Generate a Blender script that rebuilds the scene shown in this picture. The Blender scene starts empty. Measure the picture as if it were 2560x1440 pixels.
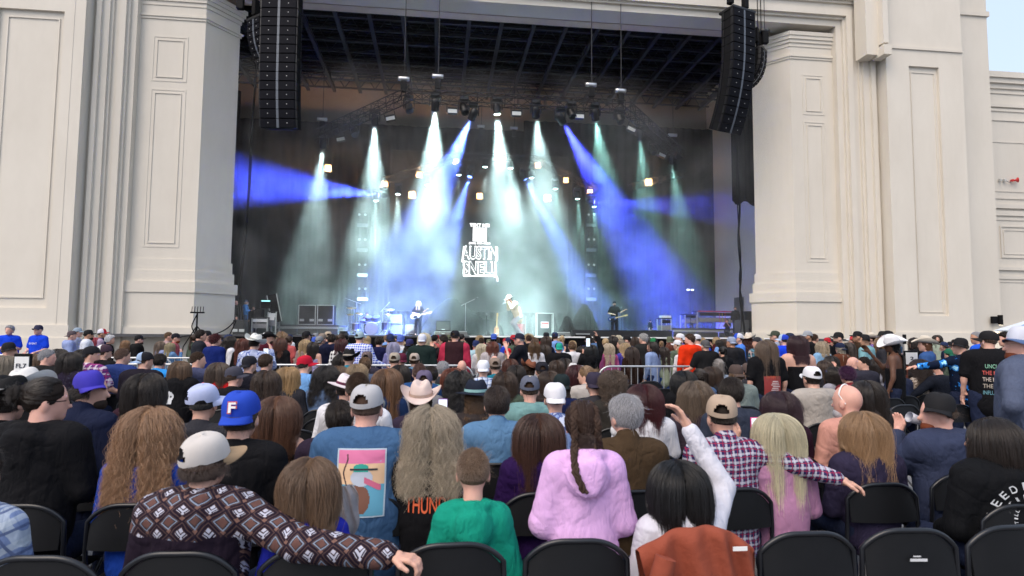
import bpy, math, random
import numpy as np
from mathutils import Vector, Matrix
R = math.radians
PI = math.pi
SC = bpy.context.scene
COL = SC.collection

# ------------------------------------------------------------------ camera
F_PX, CAM_H, YAW, TILT, ROLL = 1550.0, 1.75, 6.7, math.degrees(math.atan(112/1550.0)), 0.45
_f = Vector((math.sin(R(YAW))*math.cos(R(TILT)), math.cos(R(YAW))*math.cos(R(TILT)), math.sin(R(TILT))))
_r0 = Vector((math.cos(R(YAW)), -math.sin(R(YAW)), 0))
_u0 = _r0.cross(_f)
_r = _r0*math.cos(R(ROLL)) + _u0*math.sin(R(ROLL))
_u = _r.cross(_f)
CAM = Vector((0, 0, CAM_H))
cam = bpy.data.cameras.new('camera')
cam.sensor_width = 36; cam.lens = 36*F_PX/2560
cam.clip_start = 0.1; cam.clip_end = 3000
cam.dof.use_dof = True; cam.dof.focus_distance = 14.0; cam.dof.aperture_fstop = 4.0
camo = bpy.data.objects.new('camera', cam); COL.objects.link(camo)
camo.matrix_world = Matrix.Translation(CAM) @ Matrix((( _r.x,_u.x,-_f.x),(_r.y,_u.y,-_f.y),(_r.z,_u.z,-_f.z))).to_4x4()
SC.camera = camo

# ------------------------------------------------------------------ world, sun, exposure
SUN_EL, SUN_AZ = 52.0, 222.0      # azimuth of the sun, clockwise from +Y (over the audience's left shoulder)
w = bpy.data.worlds.new('World'); SC.world = w; w.use_nodes = True
nt = w.node_tree; nt.nodes.clear()
sky = nt.nodes.new('ShaderNodeTexSky'); sky.sky_type = 'NISHITA'; sky.sun_disc = False
sky.sun_elevation = R(SUN_EL); sky.sun_rotation = R(SUN_AZ); sky.air_density = 1.0; sky.dust_density = 6.0; sky.ozone_density = 1.2
bg = nt.nodes.new('ShaderNodeBackground'); bg.inputs[1].default_value = 0.15
wo = nt.nodes.new('ShaderNodeOutputWorld')
mxs = nt.nodes.new('ShaderNodeMix'); mxs.data_type = 'RGBA'; mxs.inputs[0].default_value = 0.6      # thin even high cloud over the clear sky
mxs.inputs[7].default_value = (3.9, 4.6, 5.7, 1); nt.links.new(sky.outputs[0], mxs.inputs[6])
nt.links.new(mxs.outputs[2], bg.inputs[0]); nt.links.new(bg.outputs[0], wo.inputs[0])
sl = bpy.data.lights.new('sun', 'SUN'); sl.energy = 1.1; sl.angle = R(50); sl.color = (1.0, 0.83, 0.66)
so = bpy.data.objects.new('sun', sl); COL.objects.link(so)
sd = Vector((math.sin(R(SUN_AZ))*math.cos(R(SUN_EL)), math.cos(R(SUN_AZ))*math.cos(R(SUN_EL)), math.sin(R(SUN_EL))))
so.rotation_euler = sd.to_track_quat('Z', 'Y').to_euler(); so.location = sd*60
SC.view_settings.view_transform = 'Standard'; SC.view_settings.look = 'None'
SC.view_settings.exposure = 0.74; SC.view_settings.gamma = 1; SC.view_settings.use_curve_mapping = False
cy = SC.cycles
cy.use_denoising = True
try: cy.denoiser = 'OPENIMAGEDENOISE'; cy.denoising_input_passes = 'RGB_ALBEDO_NORMAL'
except Exception: pass
cy.max_bounces = 5; cy.diffuse_bounces = 3; cy.glossy_bounces = 2; cy.transmission_bounces = 2; cy.volume_bounces = 0
cy.transparent_max_bounces = 6; cy.use_light_tree = True
cy.caustics_reflective = False; cy.caustics_refractive = False
cy.volume_step_rate = 3.0; cy.volume_max_steps = 48
cy.sample_clamp_indirect = 8.0

# ------------------------------------------------------------------ geometry helpers
def ray(px, py):
    d = _f*F_PX + _r*(px-1280) - _u*(py-720)
    return d
def at_depth(px, py, d):
    v = ray(px, py); return CAM + v*(d/F_PX)
def at_y(px, py, Y):
    v = ray(px, py); return CAM + v*(Y/v.y)
def at_z(px, py, z):
    v = ray(px, py); return CAM + v*((z-CAM_H)/v.z)
def depth_of(p): return (Vector(p)-CAM).dot(_f)

def tag(o, label=None, cat=None, group=None, kind=None):
    if label: o['label'] = label
    if cat: o['category'] = cat
    if group: o['group'] = group
    if kind: o['kind'] = kind
    return o
def empty(name, loc=(0,0,0), rz=0):
    o = bpy.data.objects.new(name, None); COL.objects.link(o); o.location = loc; o.rotation_euler = (0,0,rz); o.empty_display_size = 0.2
    return o
def link_mesh(name, me, mat, parent=None, color=None, loc=None):
    o = bpy.data.objects.new(name, me); COL.objects.link(o)
    if mat is not None and not me.materials: me.materials.append(mat)
    if parent is not None: o.parent = parent
    if color is not None: o.color = (*color, 1) if len(color) == 3 else color
    if loc is not None: o.location = loc
    return o
def copy_tree(o, parent=None):
    c = o.copy(); COL.objects.link(c)
    if parent is not None: c.parent = parent
    for ch in o.children: copy_tree(ch, c)
    return c

class MB:
    """collects simple shapes into one mesh"""
    def __init__(s): s.v = []; s.f = []; s.sm = []
    def add(s, vs, fs, smooth=False):
        n = len(s.v); s.v.extend([tuple(p) for p in vs]); s.f.extend([tuple(i+n for i in f) for f in fs]); s.sm.extend([smooth]*len(fs))
    def box(s, x0, x1, y0, y1, z0, z1, b=0.0):
        if b > 0:
            pts = [];
            for z, q in ((z0, b), (z0+b, 0), (z1-b, 0), (z1, b)):
                x0_, x1_, y0_, y1_ = x0+q, x1-q, y0+q, y1-q
                c = b if q == 0 else b*0.5
                pts += [(x0_+c,y0_,z),(x1_-c,y0_,z),(x1_,y0_+c,z),(x1_,y1_-c,z),(x1_-c,y1_,z),(x0_+c,y1_,z),(x0_,y1_-c,z),(x0_,y0_+c,z)]
            fs = [tuple(range(7,-1,-1)), tuple(range(24,32))]
            for k in range(3):
                for i in range(8):
                    j = (i+1) % 8; fs.append((k*8+i, k*8+j, k*8+8+j, k*8+8+i))
            s.add(pts, fs); return s
        v = [(x0,y0,z0),(x1,y0,z0),(x1,y1,z0),(x0,y1,z0),(x0,y0,z1),(x1,y0,z1),(x1,y1,z1),(x0,y1,z1)]
        s.add(v, [(0,3,2,1),(4,5,6,7),(0,1,5,4),(1,2,6,5),(2,3,7,6),(3,0,4,7)]); return s
    def obox(s, c, ax, ay, az, hx, hy, hz):
        c = Vector(c); ax = Vector(ax).normalized(); ay = Vector(ay).normalized(); az = Vector(az).normalized()
        v = [c+ax*(hx*i)+ay*(hy*j)+az*(hz*k) for k in (-1,1) for i, j in ((-1,-1),(1,-1),(1,1),(-1,1))]
        s.add(v, [(0,3,2,1),(4,5,6,7),(0,1,5,4),(1,2,6,5),(2,3,7,6),(3,0,4,7)]); return s
    def prism(s, pts, z0, z1):
        n = len(pts); v = [(p[0],p[1],z0) for p in pts]+[(p[0],p[1],z1) for p in pts]
        s.add(v, [tuple(range(n-1,-1,-1)), tuple(range(n,2*n))]+[(i,(i+1)%n,n+(i+1)%n,n+i) for i in range(n)]); return s
    def tube(s, pts, r, n=8, caps=True, smooth=True):
        pts = [Vector(p) for p in pts]; m = len(pts)
        rr = r if hasattr(r, '__len__') else [r]*m
        vs = []; up = None
        for i, p in enumerate(pts):
            t = (pts[min(i+1,m-1)]-pts[max(i-1,0)])
            t = t.normalized() if t.length > 1e-9 else Vector((0,0,1))
            if up is None:
                a = Vector((0,0,1)) if abs(t.z) < 0.9 else Vector((1,0,0))
                up = (a - t*a.dot(t)).normalized()
            else:
                up = (up - t*up.dot(t)); up = up.normalized() if up.length > 1e-6 else t.orthogonal().normalized()
            b = t.cross(up)
            for k in range(n):
                a = 2*PI*k/n; vs.append(p + up*(rr[i]*math.cos(a)) + b*(rr[i]*math.sin(a)))
        fs = [(i*n+k, i*n+(k+1)%n, (i+1)*n+(k+1)%n, (i+1)*n+k) for i in range(m-1) for k in range(n)]
        s.add(vs, fs, smooth)
        if caps: s.add(vs[:n], [tuple(range(n-1,-1,-1))]); s.add(vs[-n:], [tuple(range(n))])
        return s
    def lathe(s, prof, n=16, c=(0,0,0), ax=(0,0,1), sx=1, sy=1, smooth=True):
        az = Vector(ax).normalized(); a1 = az.orthogonal().normalized(); a2 = az.cross(a1); c = Vector(c)
        if abs(az.z) > 0.999: a1 = Vector((1,0,0)); a2 = Vector((0,1,0))*(1 if az.z > 0 else -1)
        vs = [c + a1*(r*sx*math.cos(2*PI*k/n)) + a2*(r*sy*math.sin(2*PI*k/n)) + az*z for r, z in prof for k in range(n)]
        fs = [(i*n+k, i*n+(k+1)%n, (i+1)*n+(k+1)%n, (i+1)*n+k) for i in range(len(prof)-1) for k in range(n)]
        s.add(vs, fs, smooth)
        if prof[0][0] > 1e-6: s.add(vs[:n], [tuple(range(n-1,-1,-1))])
        if prof[-1][0] > 1e-6: s.add(vs[-n:], [tuple(range(n))])
        return s
    def grid(s, fn, nu, nv, closed_u=False, smooth=True):
        vs = [fn(i/nu, j/nv) for j in range(nv+1) for i in range(nu+(0 if closed_u else 1))]
        w_ = nu if closed_u else nu+1
        fs = [(j*w_+i, j*w_+(i+1)%w_, (j+1)*w_+(i+1)%w_, (j+1)*w_+i) for j in range(nv) for i in range(nu)]
        s.add(vs, fs, smooth); return s
    def mesh(s, name):
        me = bpy.data.meshes.new(name); me.from_pydata([tuple(p) for p in s.v], [], s.f)
        me.polygons.foreach_set('use_smooth', s.sm); me.update(); return me
    def build(s, name, mat, parent=None, color=None, loc=None):
        return link_mesh(name, s.mesh(name), mat, parent, color, loc)

# ------------------------------------------------------------------ materials
def new_mat(name):
    m = bpy.data.materials.new(name); m.use_nodes = True; nt = m.node_tree
    return m, nt, nt.nodes['Principled BSDF']
def N(nt, t, **kw):
    n = nt.nodes.new(t)
    for k, v in kw.items(): setattr(n, k, v)
    return n
def simple(name, col, rough=0.6, metal=0.0, bump=0.0, bscale=60, var=0.0, spec=0.5):
    m, nt, b = new_mat(name)
    b.inputs['Base Color'].default_value = (*col, 1); b.inputs['Roughness'].default_value = rough; b.inputs['Metallic'].default_value = metal
    b.inputs['Specular IOR Level'].default_value = spec
    if var > 0 or bump > 0:
        tc = N(nt, 'ShaderNodeTexCoord'); no = N(nt, 'ShaderNodeTexNoise'); no.inputs['Scale'].default_value = bscale; no.inputs['Detail'].default_value = 5
        nt.links.new(tc.outputs['Object'], no.inputs['Vector'])
        if var > 0:
            mr = N(nt, 'ShaderNodeMapRange'); mr.inputs[3].default_value = 1-var; mr.inputs[4].default_value = 1+var
            mx = N(nt, 'ShaderNodeVectorMath', operation='SCALE'); mx.inputs[0].default_value = col
            no2 = N(nt, 'ShaderNodeTexNoise'); no2.inputs['Scale'].default_value = bscale*0.07; no2.inputs['Detail'].default_value = 6
            nt.links.new(tc.outputs['Object'], no2.inputs['Vector'])
            nt.links.new(no2.outputs[0], mr.inputs[0]); nt.links.new(mr.outputs[0], mx.inputs['Scale']); nt.links.new(mx.outputs[0], b.inputs['Base Color'])
        if bump > 0:
            bp = N(nt, 'ShaderNodeBump'); bp.inputs['Strength'].default_value = bump; bp.inputs['Distance'].default_value = 0.01
            nt.links.new(no.outputs[0], bp.inputs['Height']); nt.links.new(bp.outputs[0], b.inputs['Normal'])
    return m
def emit(name, col, s):
    m, nt, b = new_mat(name); b.inputs['Base Color'].default_value = (0,0,0,1)
    b.inputs['Emission Color'].default_value = (*col,1); b.inputs['Emission Strength'].default_value = s
    return m
M = {}
def stucco():
    m, nt, b = new_mat('cream_stucco'); tc = N(nt, 'ShaderNodeTexCoord')
    no = N(nt, 'ShaderNodeTexNoise'); no.inputs['Scale'].default_value = 0.5; no.inputs['Detail'].default_value = 8; no.inputs['Roughness'].default_value = 0.65
    mp = N(nt, 'ShaderNodeMapping'); mp.inputs['Scale'].default_value = (1.2, 1.2, 0.6)
    nt.links.new(tc.outputs['Object'], mp.inputs[0]); nt.links.new(mp.outputs[0], no.inputs['Vector'])
    cr = N(nt, 'ShaderNodeValToRGB'); cr.color_ramp.elements[0].position = 0.3; cr.color_ramp.elements[0].color = (0.60,0.555,0.482,1)
    cr.color_ramp.elements[1].position = 0.7; cr.color_ramp.elements[1].color = (0.66,0.615,0.54,1)
    nt.links.new(no.outputs[0], cr.inputs[0])
    n4 = N(nt, 'ShaderNodeTexNoise'); n4.inputs['Scale'].default_value = 3.0; n4.inputs['Detail'].default_value = 6; m4 = N(nt, 'ShaderNodeMapping'); m4.inputs['Scale'].default_value = (1.5, 1.5, 0.15)
    nt.links.new(tc.outputs['Object'], m4.inputs[0]); nt.links.new(m4.outputs[0], n4.inputs['Vector']); r4 = N(nt, 'ShaderNodeMapRange'); r4.inputs[1].default_value = 0.55; r4.inputs[2].default_value = 0.85; r4.inputs[3].default_value = 1.0; r4.inputs[4].default_value = 0.955
    nt.links.new(n4.outputs[0], r4.inputs[0]); s4 = N(nt, 'ShaderNodeVectorMath', operation='SCALE'); nt.links.new(cr.outputs[0], s4.inputs[0]); nt.links.new(r4.outputs[0], s4.inputs['Scale']); nt.links.new(s4.outputs[0], b.inputs['Base Color'])
    n2 = N(nt, 'ShaderNodeTexNoise'); n2.inputs['Scale'].default_value = 45; n2.inputs['Detail'].default_value = 6
    nt.links.new(tc.outputs['Object'], n2.inputs['Vector'])
    bp = N(nt, 'ShaderNodeBump'); bp.inputs['Strength'].default_value = 0.25; bp.inputs['Distance'].default_value = 0.01
    nt.links.new(n2.outputs[0], bp.inputs['Height']); nt.links.new(bp.outputs[0], b.inputs['Normal'])
    b.inputs['Roughness'].default_value = 0.85
    return m
M['stucco'] = stucco()
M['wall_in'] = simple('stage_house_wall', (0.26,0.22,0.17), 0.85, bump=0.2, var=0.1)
M['black'] = simple('matte_black', (0.006,0.006,0.007), 0.7, bump=0.1, spec=0.15)
M['black_metal'] = simple('black_metal', (0.016,0.016,0.018), 0.4, 0.3)
M['alu'] = simple('aluminium', (0.55,0.56,0.58), 0.35, 0.9, var=0.1)
M['galv'] = simple('galvanised_steel', (0.5,0.52,0.54), 0.42, 0.7, var=0.15)
M['deck'] = simple('stage_deck', (0.06,0.06,0.065), 0.45, bump=0.1, var=0.3)
M['asphalt'] = simple('audience_ground', (0.16,0.16,0.165), 0.9, bump=0.4, bscale=120, var=0.25)
M['steel_dark'] = simple('dark_steel', (0.035,0.035,0.04), 0.6, 0.2)
M['roof_deck'] = simple('roof_deck', (0.010,0.010,0.011), 0.8, var=0.2)
def drape():
    m, nt, b = new_mat('black_drape'); b.inputs['Base Color'].default_value = (0.004,0.004,0.005,1); b.inputs['Roughness'].default_value = 0.95
    b.inputs['Specular IOR Level'].default_value = 0.1
    return m
M['drape'] = drape()
M['white_paint'] = simple('white_paint', (0.75,0.75,0.74), 0.5)
M['grey'] = simple('grey_plastic', (0.22,0.22,0.23), 0.5)
M['wood'] = simple('guitar_wood', (0.45,0.18,0.08), 0.35)
M['red'] = simple('red_paint', (0.55,0.03,0.03), 0.4)
# ------------------------------------------------------------------ building
def XY(px, Y):                      # plan point on plane y=Y seen at column px (horizon row)
    p = at_y(px, 833, Y); return (p.x, Y)
ST = M['stucco']
FRONT, PAN, PIER = 24.0, 25.3, 26.6
xl_out = XY(167, FRONT)[0]; xl_ret = xl_out
xl_fl1 = XY(312, PAN)[0]; xl_spl = XY(480, PAN)[0]; xl_edge = XY(570, PIER)[0]
xr_edge = XY(1893, PIER)[0]; xr_spl = XY(1992, PAN)[0]; xr_fl1 = XY(2100, PAN)[0]; xr_out = XY(2240, FRONT)[0]; xr_end = XY(2437, FRONT)[0]
ZF = 15.55                            # underside of the frame over the opening
TOP = 21.0

def ledge(mb, pts, out, z0, z1):
    """moulding along a plan polyline, standing out to the audience side (right-hand normal when walking +x is -y)"""
    n = len(pts); P = [Vector((p[0],p[1])) for p in pts]; off = []
    for i in range(n):
        d = []
        if i > 0: d.append((P[i]-P[i-1]).normalized())
        if i < n-1: d.append((P[i+1]-P[i]).normalized())
        nn = [Vector((q.y,-q.x)) for q in d]; m = sum(nn, Vector((0,0))).normalized()
        off.append(P[i] + m*(out/max(0.4, m.dot(nn[0]))))
    vs = []; 
    for i in range(n):
        inn = P[i] - (off[i]-P[i]).normalized()*0.02
        vs += [(inn.x,inn.y,z0),(off[i].x,off[i].y,z0),(off[i].x,off[i].y,z1),(inn.x,inn.y,z1)]
    fs = [(0,1,2,3),(4*n-1,4*n-2,4*n-3,4*n-4)]
    for i in range(n-1):
        for a, b in ((0,1),(1,2),(2,3),(3,0)): fs.append((4*i+b,4*i+a,4*i+4+a,4*i+4+b))
    mb.add(vs, fs)

def wall_with_panel(mb, x0, x1, Y, thick, z0, z1, px0, px1, pz0, pz1, rec):
    mb.box(x0, px0, Y, Y+thick, z0, z1); mb.box(px1, x1, Y, Y+thick, z0, z1)
    mb.box(px0, px1, Y, Y+thick, z0, pz0); mb.box(px0, px1, Y, Y+thick, pz1, z1)
    mb.box(px0, px1, Y+rec, Y+thick, pz0, pz1)

def panel_frame(parent, c0, d, w, z0, z1, out=0.016, bw=0.06):
    """raised stucco border strip round a panel on a wall; c0 plan point, d plan direction"""
    mb = MB(); d = Vector((d[0],d[1],0)).normalized(); nrm = Vector((d.y,-d.x,0)); c = Vector((c0[0],c0[1],0))
    def bar(s0, s1, a, b): mb.obox(c + d*((s0+s1)/2) + nrm*(out/2-0.005) + Vector((0,0,(a+b)/2)), d, nrm, (0,0,1), (s1-s0)/2, out/2+0.005, (b-a)/2)
    bar(0, bw, z0, z1); bar(w-bw, w, z0, z1); bar(bw, w-bw, z0, z0+bw); bar(bw, w-bw, z1-bw, z1)
    return mb.build('panel', ST, parent)

bld = empty('amphitheatre_building', (0, 26, 0))
bld.location = (0,0,0)
tag(bld, 'cream stucco amphitheatre front with fluted frame, piers and panels round the open stage', 'building')

# left outer wall
zc = lambda px, py, Y: at_y(px, py, Y).z
mb = MB()
wall_with_panel(mb, -30, xl_out, FRONT, 1.6, 0, TOP, XY(-60,FRONT)[0], XY(112,FRONT)[0], zc(100,770,FRONT), zc(60,22,FRONT), 0.12)
ledge(mb, [(-30,FRONT),(xl_out,FRONT),(xl_out,FRONT+0.6)], 0.08, 0, 1.9); ledge(mb, [(-30,FRONT),(xl_out,FRONT),(xl_out,FRONT+0.6)], 0.14, 0, 1.45)
mb.build('wall', ST, bld)
mb = MB()   # inner border of that recessed panel
panel_frame(bld, (XY(-40,FRONT)[0], FRONT+0.12), (1,0), XY(98,FRONT)[0]-XY(-40,FRONT)[0], zc(100,745,FRONT), zc(60,38,FRONT), 0.04, 0.05)
mb = MB(); jx = XY(137,FRONT)[0]; mb.box(jx, jx+0.025, FRONT-0.012, FRONT+0.01, 1.95, TOP); mb.build('wall_joint', ST, bld)

# fluted frame: nested steps from the outer walls in to the panel walls and over the top
steps = [(0.0, 24.62), (0.10, 24.45), (0.22, 24.58), (0.40, 24.70), (0.46, 24.80), (0.62, 24.72), (0.78, 24.86), (0.84, 24.98), (1.0, 25.06)]
outL, inL, outR, inR = xl_out, xl_fl1, xr_out, xr_fl1
mb = MB(); ft = 1.75
nst = len(steps)
for i, (t, y) in enumerate(steps[:-1]):
    t2 = steps[i+1][0]
    a0, a1 = outL+(inL-outL)*t, outL+(inL-outL)*t2
    b0, b1 = outR+(inR-outR)*t, outR+(inR-outR)*t2
    z0_, z1_ = ZF+ft*(1-t), ZF+ft*(1-t2)
    mb.box(a0, a1, y, 26.0, 0, z1_); mb.box(b1, b0, y, 26.0, 0, z1_)
    mb.box(a0, b0, y, 26.0, z1_, z0_)
mb.build('fluted_frame', ST, bld)
mb = MB(); mb.box(outL-0.4, outR+0.4, FRONT+0.5, 26.0, ZF+ft, ZF+ft+0.3); mb.box(outL, outR, FRONT+0.3, 27.5, ZF+ft+0.3, TOP); mb.build('lintel_wall', ST, bld)
# soffit
mb = MB()
ys = [25.32, 25.62, 25.7, 26.0, 26.08, 26.4, 26.6]; zz = [0.0, 0.0, 0.1, 0.1, 0.0, 0.0]
for i in range(6): mb.box(outL, outR, ys[i]+0.001, ys[i+1], ZF+zz[i]+0.002, ZF+0.6)
mb.box(outL, outR, 25.05, 25.32, ZF+0.12, ZF+0.7)
mb.box(outL, outR, 26.6, 27.1, ZF+0.35, TOP)
mb.build('soffit', simple('stucco_soffit_light_tint', (0.55,0.46,0.38), 0.85, bump=0.2, var=0.06), bld)  # warm lamp light on the underside is put into the stucco colour

# panel walls and splayed piers
for side in (0, 1):
    if side == 0: pts = [(xl_fl1, PAN), (xl_spl, PAN), (xl_edge, PIER), (xl_edge-1.2, PIER+0.45)]
    else: pts = [(xr_edge+1.2, PIER+0.45), (xr_edge, PIER), (xr_spl, PAN), (xr_fl1, PAN)]
    mb = MB(); body = pts + ([(xl_fl1, PIER+0.45)] if side == 0 else [(xr_fl1, PIER+0.45)])
    if side: body = body[0:4]+[body[4]]
    mb.prism(body, 0, 15.28)
    # widening base
    for out, z0, z1 in ((0.04, 0, 4.5), (0.09, 0, 4.05), (0.18, 3.2, 3.62), (0.13, 0, 3.21), (0.22, 0, 1.85)): ledge(mb, pts, out, z0, z1)
    for out, z0, z1 in ((0.04, 14.08, 14.18), (0.08, 14.18, 14.27), (0.03, 14.65, 14.82), (0.08, 14.82, 14.97), (0.13, 14.97, 15.13), (0.17, 15.13, 15.3)): ledge(mb, pts, out, z0, z1)
    mb.build('pier', ST, bld)
    if side == 0: x0, x1 = XY(345,PAN)[0], XY(437,PAN)[0]
    else: x0, x1 = XY(2022,PAN)[0], XY(2078,PAN)[0]
    zt0, zt1, zb0, zb1 = 11.55, 13.4, 4.95, 11.25
    panel_frame(bld, (x0, PAN), (1,0), x1-x0, zt0, zt1); panel_frame(bld, (x0+0.16, PAN), (1,0), x1-x0-0.32, zt0+0.16, zt1-0.16, 0.03, 0.035)
    panel_frame(bld, (x0, PAN), (1,0), x1-x0, zb0, zb1); panel_frame(bld, (x0+0.16, PAN), (1,0), x1-x0-0.32, zb0+0.16, zb1-0.16, 0.03, 0.035)

# right outer wall, its return and the low wing
mb = MB()
wall_with_panel(mb, xr_out, xr_end, FRONT, 1.6, 0, TOP, XY(2298,FRONT)[0], XY(2375,FRONT)[0], 2.6, zc(2330,168,FRONT), 0.12)
ledge(mb, [(xr_out,FRONT+0.6),(xr_out,FRONT),(xr_end,FRONT)], 0.08, 0, 1.9); ledge(mb, [(xr_out,FRONT+0.6),(xr_out,FRONT),(xr_end,FRONT)], 0.14, 0, 1.45)
ledge(mb, [(XY(2235,FRONT)[0],FRONT),(xr_end,FRONT)], 0.06, zc(2330,128,FRONT), zc(2330,122,FRONT))
mb.build('wall', ST, bld)
panel_frame(bld, (XY(2306,FRONT)[0], FRONT+0.12), (1,0), XY(2368,FRONT)[0]-XY(2306,FRONT)[0], 2.75, zc(2330,180,FRONT), 0.03, 0.04)
mb = MB(); xb = XY(2224,FRONT-0.3)[0]
mb.box(xb-0.45, xb+0.12, FRONT-0.12, FRONT+0.6, zc(2240,135,FRONT-0.3), TOP); mb.box(xb+0.12, xb+0.36, FRONT-0.42, FRONT, zc(2240,128,FRONT-0.3)+0.3, TOP)
mb.box(xb+0.06, xb+0.42, FRONT-0.5, FRONT+0.2, zc(2240,135,FRONT-0.3)-0.12, zc(2240,118,FRONT-0.3)); mb.build('bracket', ST, bld)
mb = MB(); xs2 = XY(2505,25.2)[0]
mb.box(xr_end-0.02, xs2, 25.2, 30, 0, TOP); 
for z0, z1, o in ((zc(2430,40,25.2), zc(2430,28,25.2), .08),): ledge(mb, [(xr_end,25.2),(xs2,25.2),(xs2,30)], o, z0, z1)
mb.build('wall', ST, bld)
wing = MB(); WY = 27.5; wx0 = XY(2470,WY)[0]; wx1 = wx0+16
zw = lambda py: zc(2520, py, WY)
wing.box(wx0, wx1, WY, WY+6, 0, zw(205))
for p0, p1, o in ((186,200,.3),(200,212,.2),(212,224,.08),(232,236,.05),(262,270,.1),(274,280,.05),(512,522,.12),(528,540,.08),(545,551,.04),(668,676,.1),(690,698,.06),(702,706,.03),(812,850,.1)):
    ledge(wing, [(wx0,WY),(wx1,WY)], o, zw(p1), zw(p0))
wing.build('low_wing', ST, bld)
panel_frame(bld, (XY(2488,WY)[0],WY), (1,0), 4.5, zw(498), zw(300), 0.05, 0.07)
panel_frame(bld, (XY(2495,WY)[0],WY), (1,0), 4.2, zw(480), zw(355), 0.03, 0.05)
panel_frame(bld, (XY(2512,WY)[0],WY), (1,0), 4.2, zw(645), zw(565), 0.05, 0.06)
panel_frame(bld, (XY(2520,WY)[0],WY), (1,0), 4.0, zw(636), zw(575), 0.03, 0.04)

# stage house: side walls, back wall, roof deck
SH = empty('stage_house', (0,0,0)); tag(SH, 'deep stage house behind the opening with tan walls and dark steel roof', 'building')
SB = 38.0; XL, XR = -12.2, 17.2
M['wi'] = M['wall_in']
MB().box(XR, XR+0.4, 27.1, SB, 0, 17.5).build('side_wall', simple('lit_tan_side_wall', (0.62,0.54,0.42), 0.85, bump=0.2, var=0.08), SH)  # brighter copy of the wall tan, the light falling here is in the colour
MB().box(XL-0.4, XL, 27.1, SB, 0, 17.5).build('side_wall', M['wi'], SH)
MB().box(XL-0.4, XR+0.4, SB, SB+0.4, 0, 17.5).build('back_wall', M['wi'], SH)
MB().box(XL-0.4, XR+0.4, 27.1, SB+0.4, 17.5, 17.8).build('roof', M['roof_deck'], SH)
# rolling door and a small door on the right wall
mb = MB()
for k in range(22): mb.box(XR-0.07, XR-0.01, 28.2, 31.6, 1.5+k*0.2, 1.5+k*0.2+0.185)
mb.build('rolling_door', simple('tan_rolling_door', (0.33,0.30,0.24), 0.6, bump=0.1), SH)
MB().box(XR-0.12, XR-0.01, 28.0, 31.8, 5.9, 6.15).build('door_lintel', M['wi'], SH)
MB().box(XR-0.05, XR-0.01, 33.4, 34.5, 1.5, 3.9).build('side_door', simple('dark_door', (0.05,0.05,0.05), 0.5), SH)
# roof steel: purlins (along x) and joists (along y), each bar a part
girder = None
for k, x in enumerate(np.arange(XL+1.0, XR, 1.55)):
    if girder is None:
        mb = MB(); mb.box(-0.09, 0.09, 27.15, SB-0.02, 16.35, 16.45); mb.box(-0.02, 0.02, 27.15, SB-0.02, 16.45, 16.75); girder = mb.mesh('roof_beam')
    link_mesh('roof_beam', girder, M['steel_dark'], SH).location.x = x
pur = None
for k, y in enumerate(np.arange(27.6, SB, 1.25)):
    if pur is None:
        mb = MB(); mb.box(XL, XR, -0.07, 0.07, 16.46, 16.53); mb.box(XL, XR, -0.05, 0.05, 17.2, 17.26)
        for i in range(int((XR-XL)/0.9)):
            xa = XL+i*0.9; mb.tube([(xa,0,16.5),(xa+0.45,0,17.2),(xa+0.9,0,16.5)], 0.03, 4, smooth=False)
        pur = mb.mesh('roof_joist')
    link_mesh('roof_joist', pur, M['steel_dark'], SH).location.y = y
# corrugation of the roof deck
mb = MB()
for y in np.arange(27.2, SB, 0.3): mb.box(XL, XR, y, y+0.12, 17.44, 17.5)
mb.build('roof_rib', M['roof_deck'], SH)

# grounds and stage deck
gm = MB(); gm.add([(-400,-200,0),(400,-200,0),(400,600,0),(-400,600,0)], [(0,1,2,3)])
tag(gm.build('ground', M['asphalt']), kind='structure')
SF = 1.6
MB().box(XL, XR, 24.2, SB, SF-0.1, SF).build('stage_floor', M['deck'])
tag(bpy.data.objects['stage_floor'], kind='structure')
mb = MB()
def skirt(u, v):
    x = -7.8+u*(13.9+7.8); return (x, 24.12+0.04*math.sin(x*9)+0.02*math.sin(x*23), 0.02+v*(SF-0.08))
mb.grid(skirt, 260, 1); skt = mb.build('stage_skirt', M['drape']); tag(skt, 'black pleated drape hanging along the front of the stage', 'drape')
mb = MB(); mb.box(1.2, 13.9, 24.06, 24.3, SF-0.03, SF+0.02)
tag(mb.build('stage_edge', M['white_paint']), 'thin white strip along the front lip of the stage', 'edging')
# ------------------------------------------------------------------ curtains, screen, trusses, lights
def curtain(x0, x1, y, z0, z1, amp=0.09, wl=0.55, name='black_curtain', label=None, seed=1):
    rnd = random.Random(seed); ph = [rnd.uniform(0, 6) for _ in range(5)]
    mb = MB(); n = max(40, int((x1-x0)/0.06))
    def f(u, v):
        x = x0+u*(x1-x0); a = amp*(1.0-0.35*v)
        return (x, y + a*math.sin(2*PI*x/wl+ph[0]+0.5*math.sin(x*1.3+ph[1])) + a*0.5*math.sin(2*PI*x/(wl*2.7)+ph[2]) + 0.03*math.sin(3*v+x), z0+v*(z1-z0))
    mb.grid(f, n, 6); o = mb.build(name, M['drape']); tag(o, label, 'curtain'); return o
curtain(XL+0.1, 5.0, 36.9, SF+0.01, at_y(700,300,36.9).z, label='tall black masking curtain across the back of the stage, left of and behind the screen', seed=3)
curtain(5.0, XR-0.02, 37.0, SF+0.01, at_y(1650,318,37).z, label='tall black masking curtain across the back of the stage, right of the screen', seed=4)
def wing_curtain():
    mb = MB()
    def f(u, v):
        y = 28.2+u*8.6; return (XL+0.45+0.10*math.sin(y*11)+0.05*math.sin(y*4.3), y, SF+0.01+v*14.0)
    mb.grid(f, 160, 4); tag(mb.build('black_curtain', M['drape']), 'black curtain along the left side wall of the stage', 'curtain')
wing_curtain()
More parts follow.
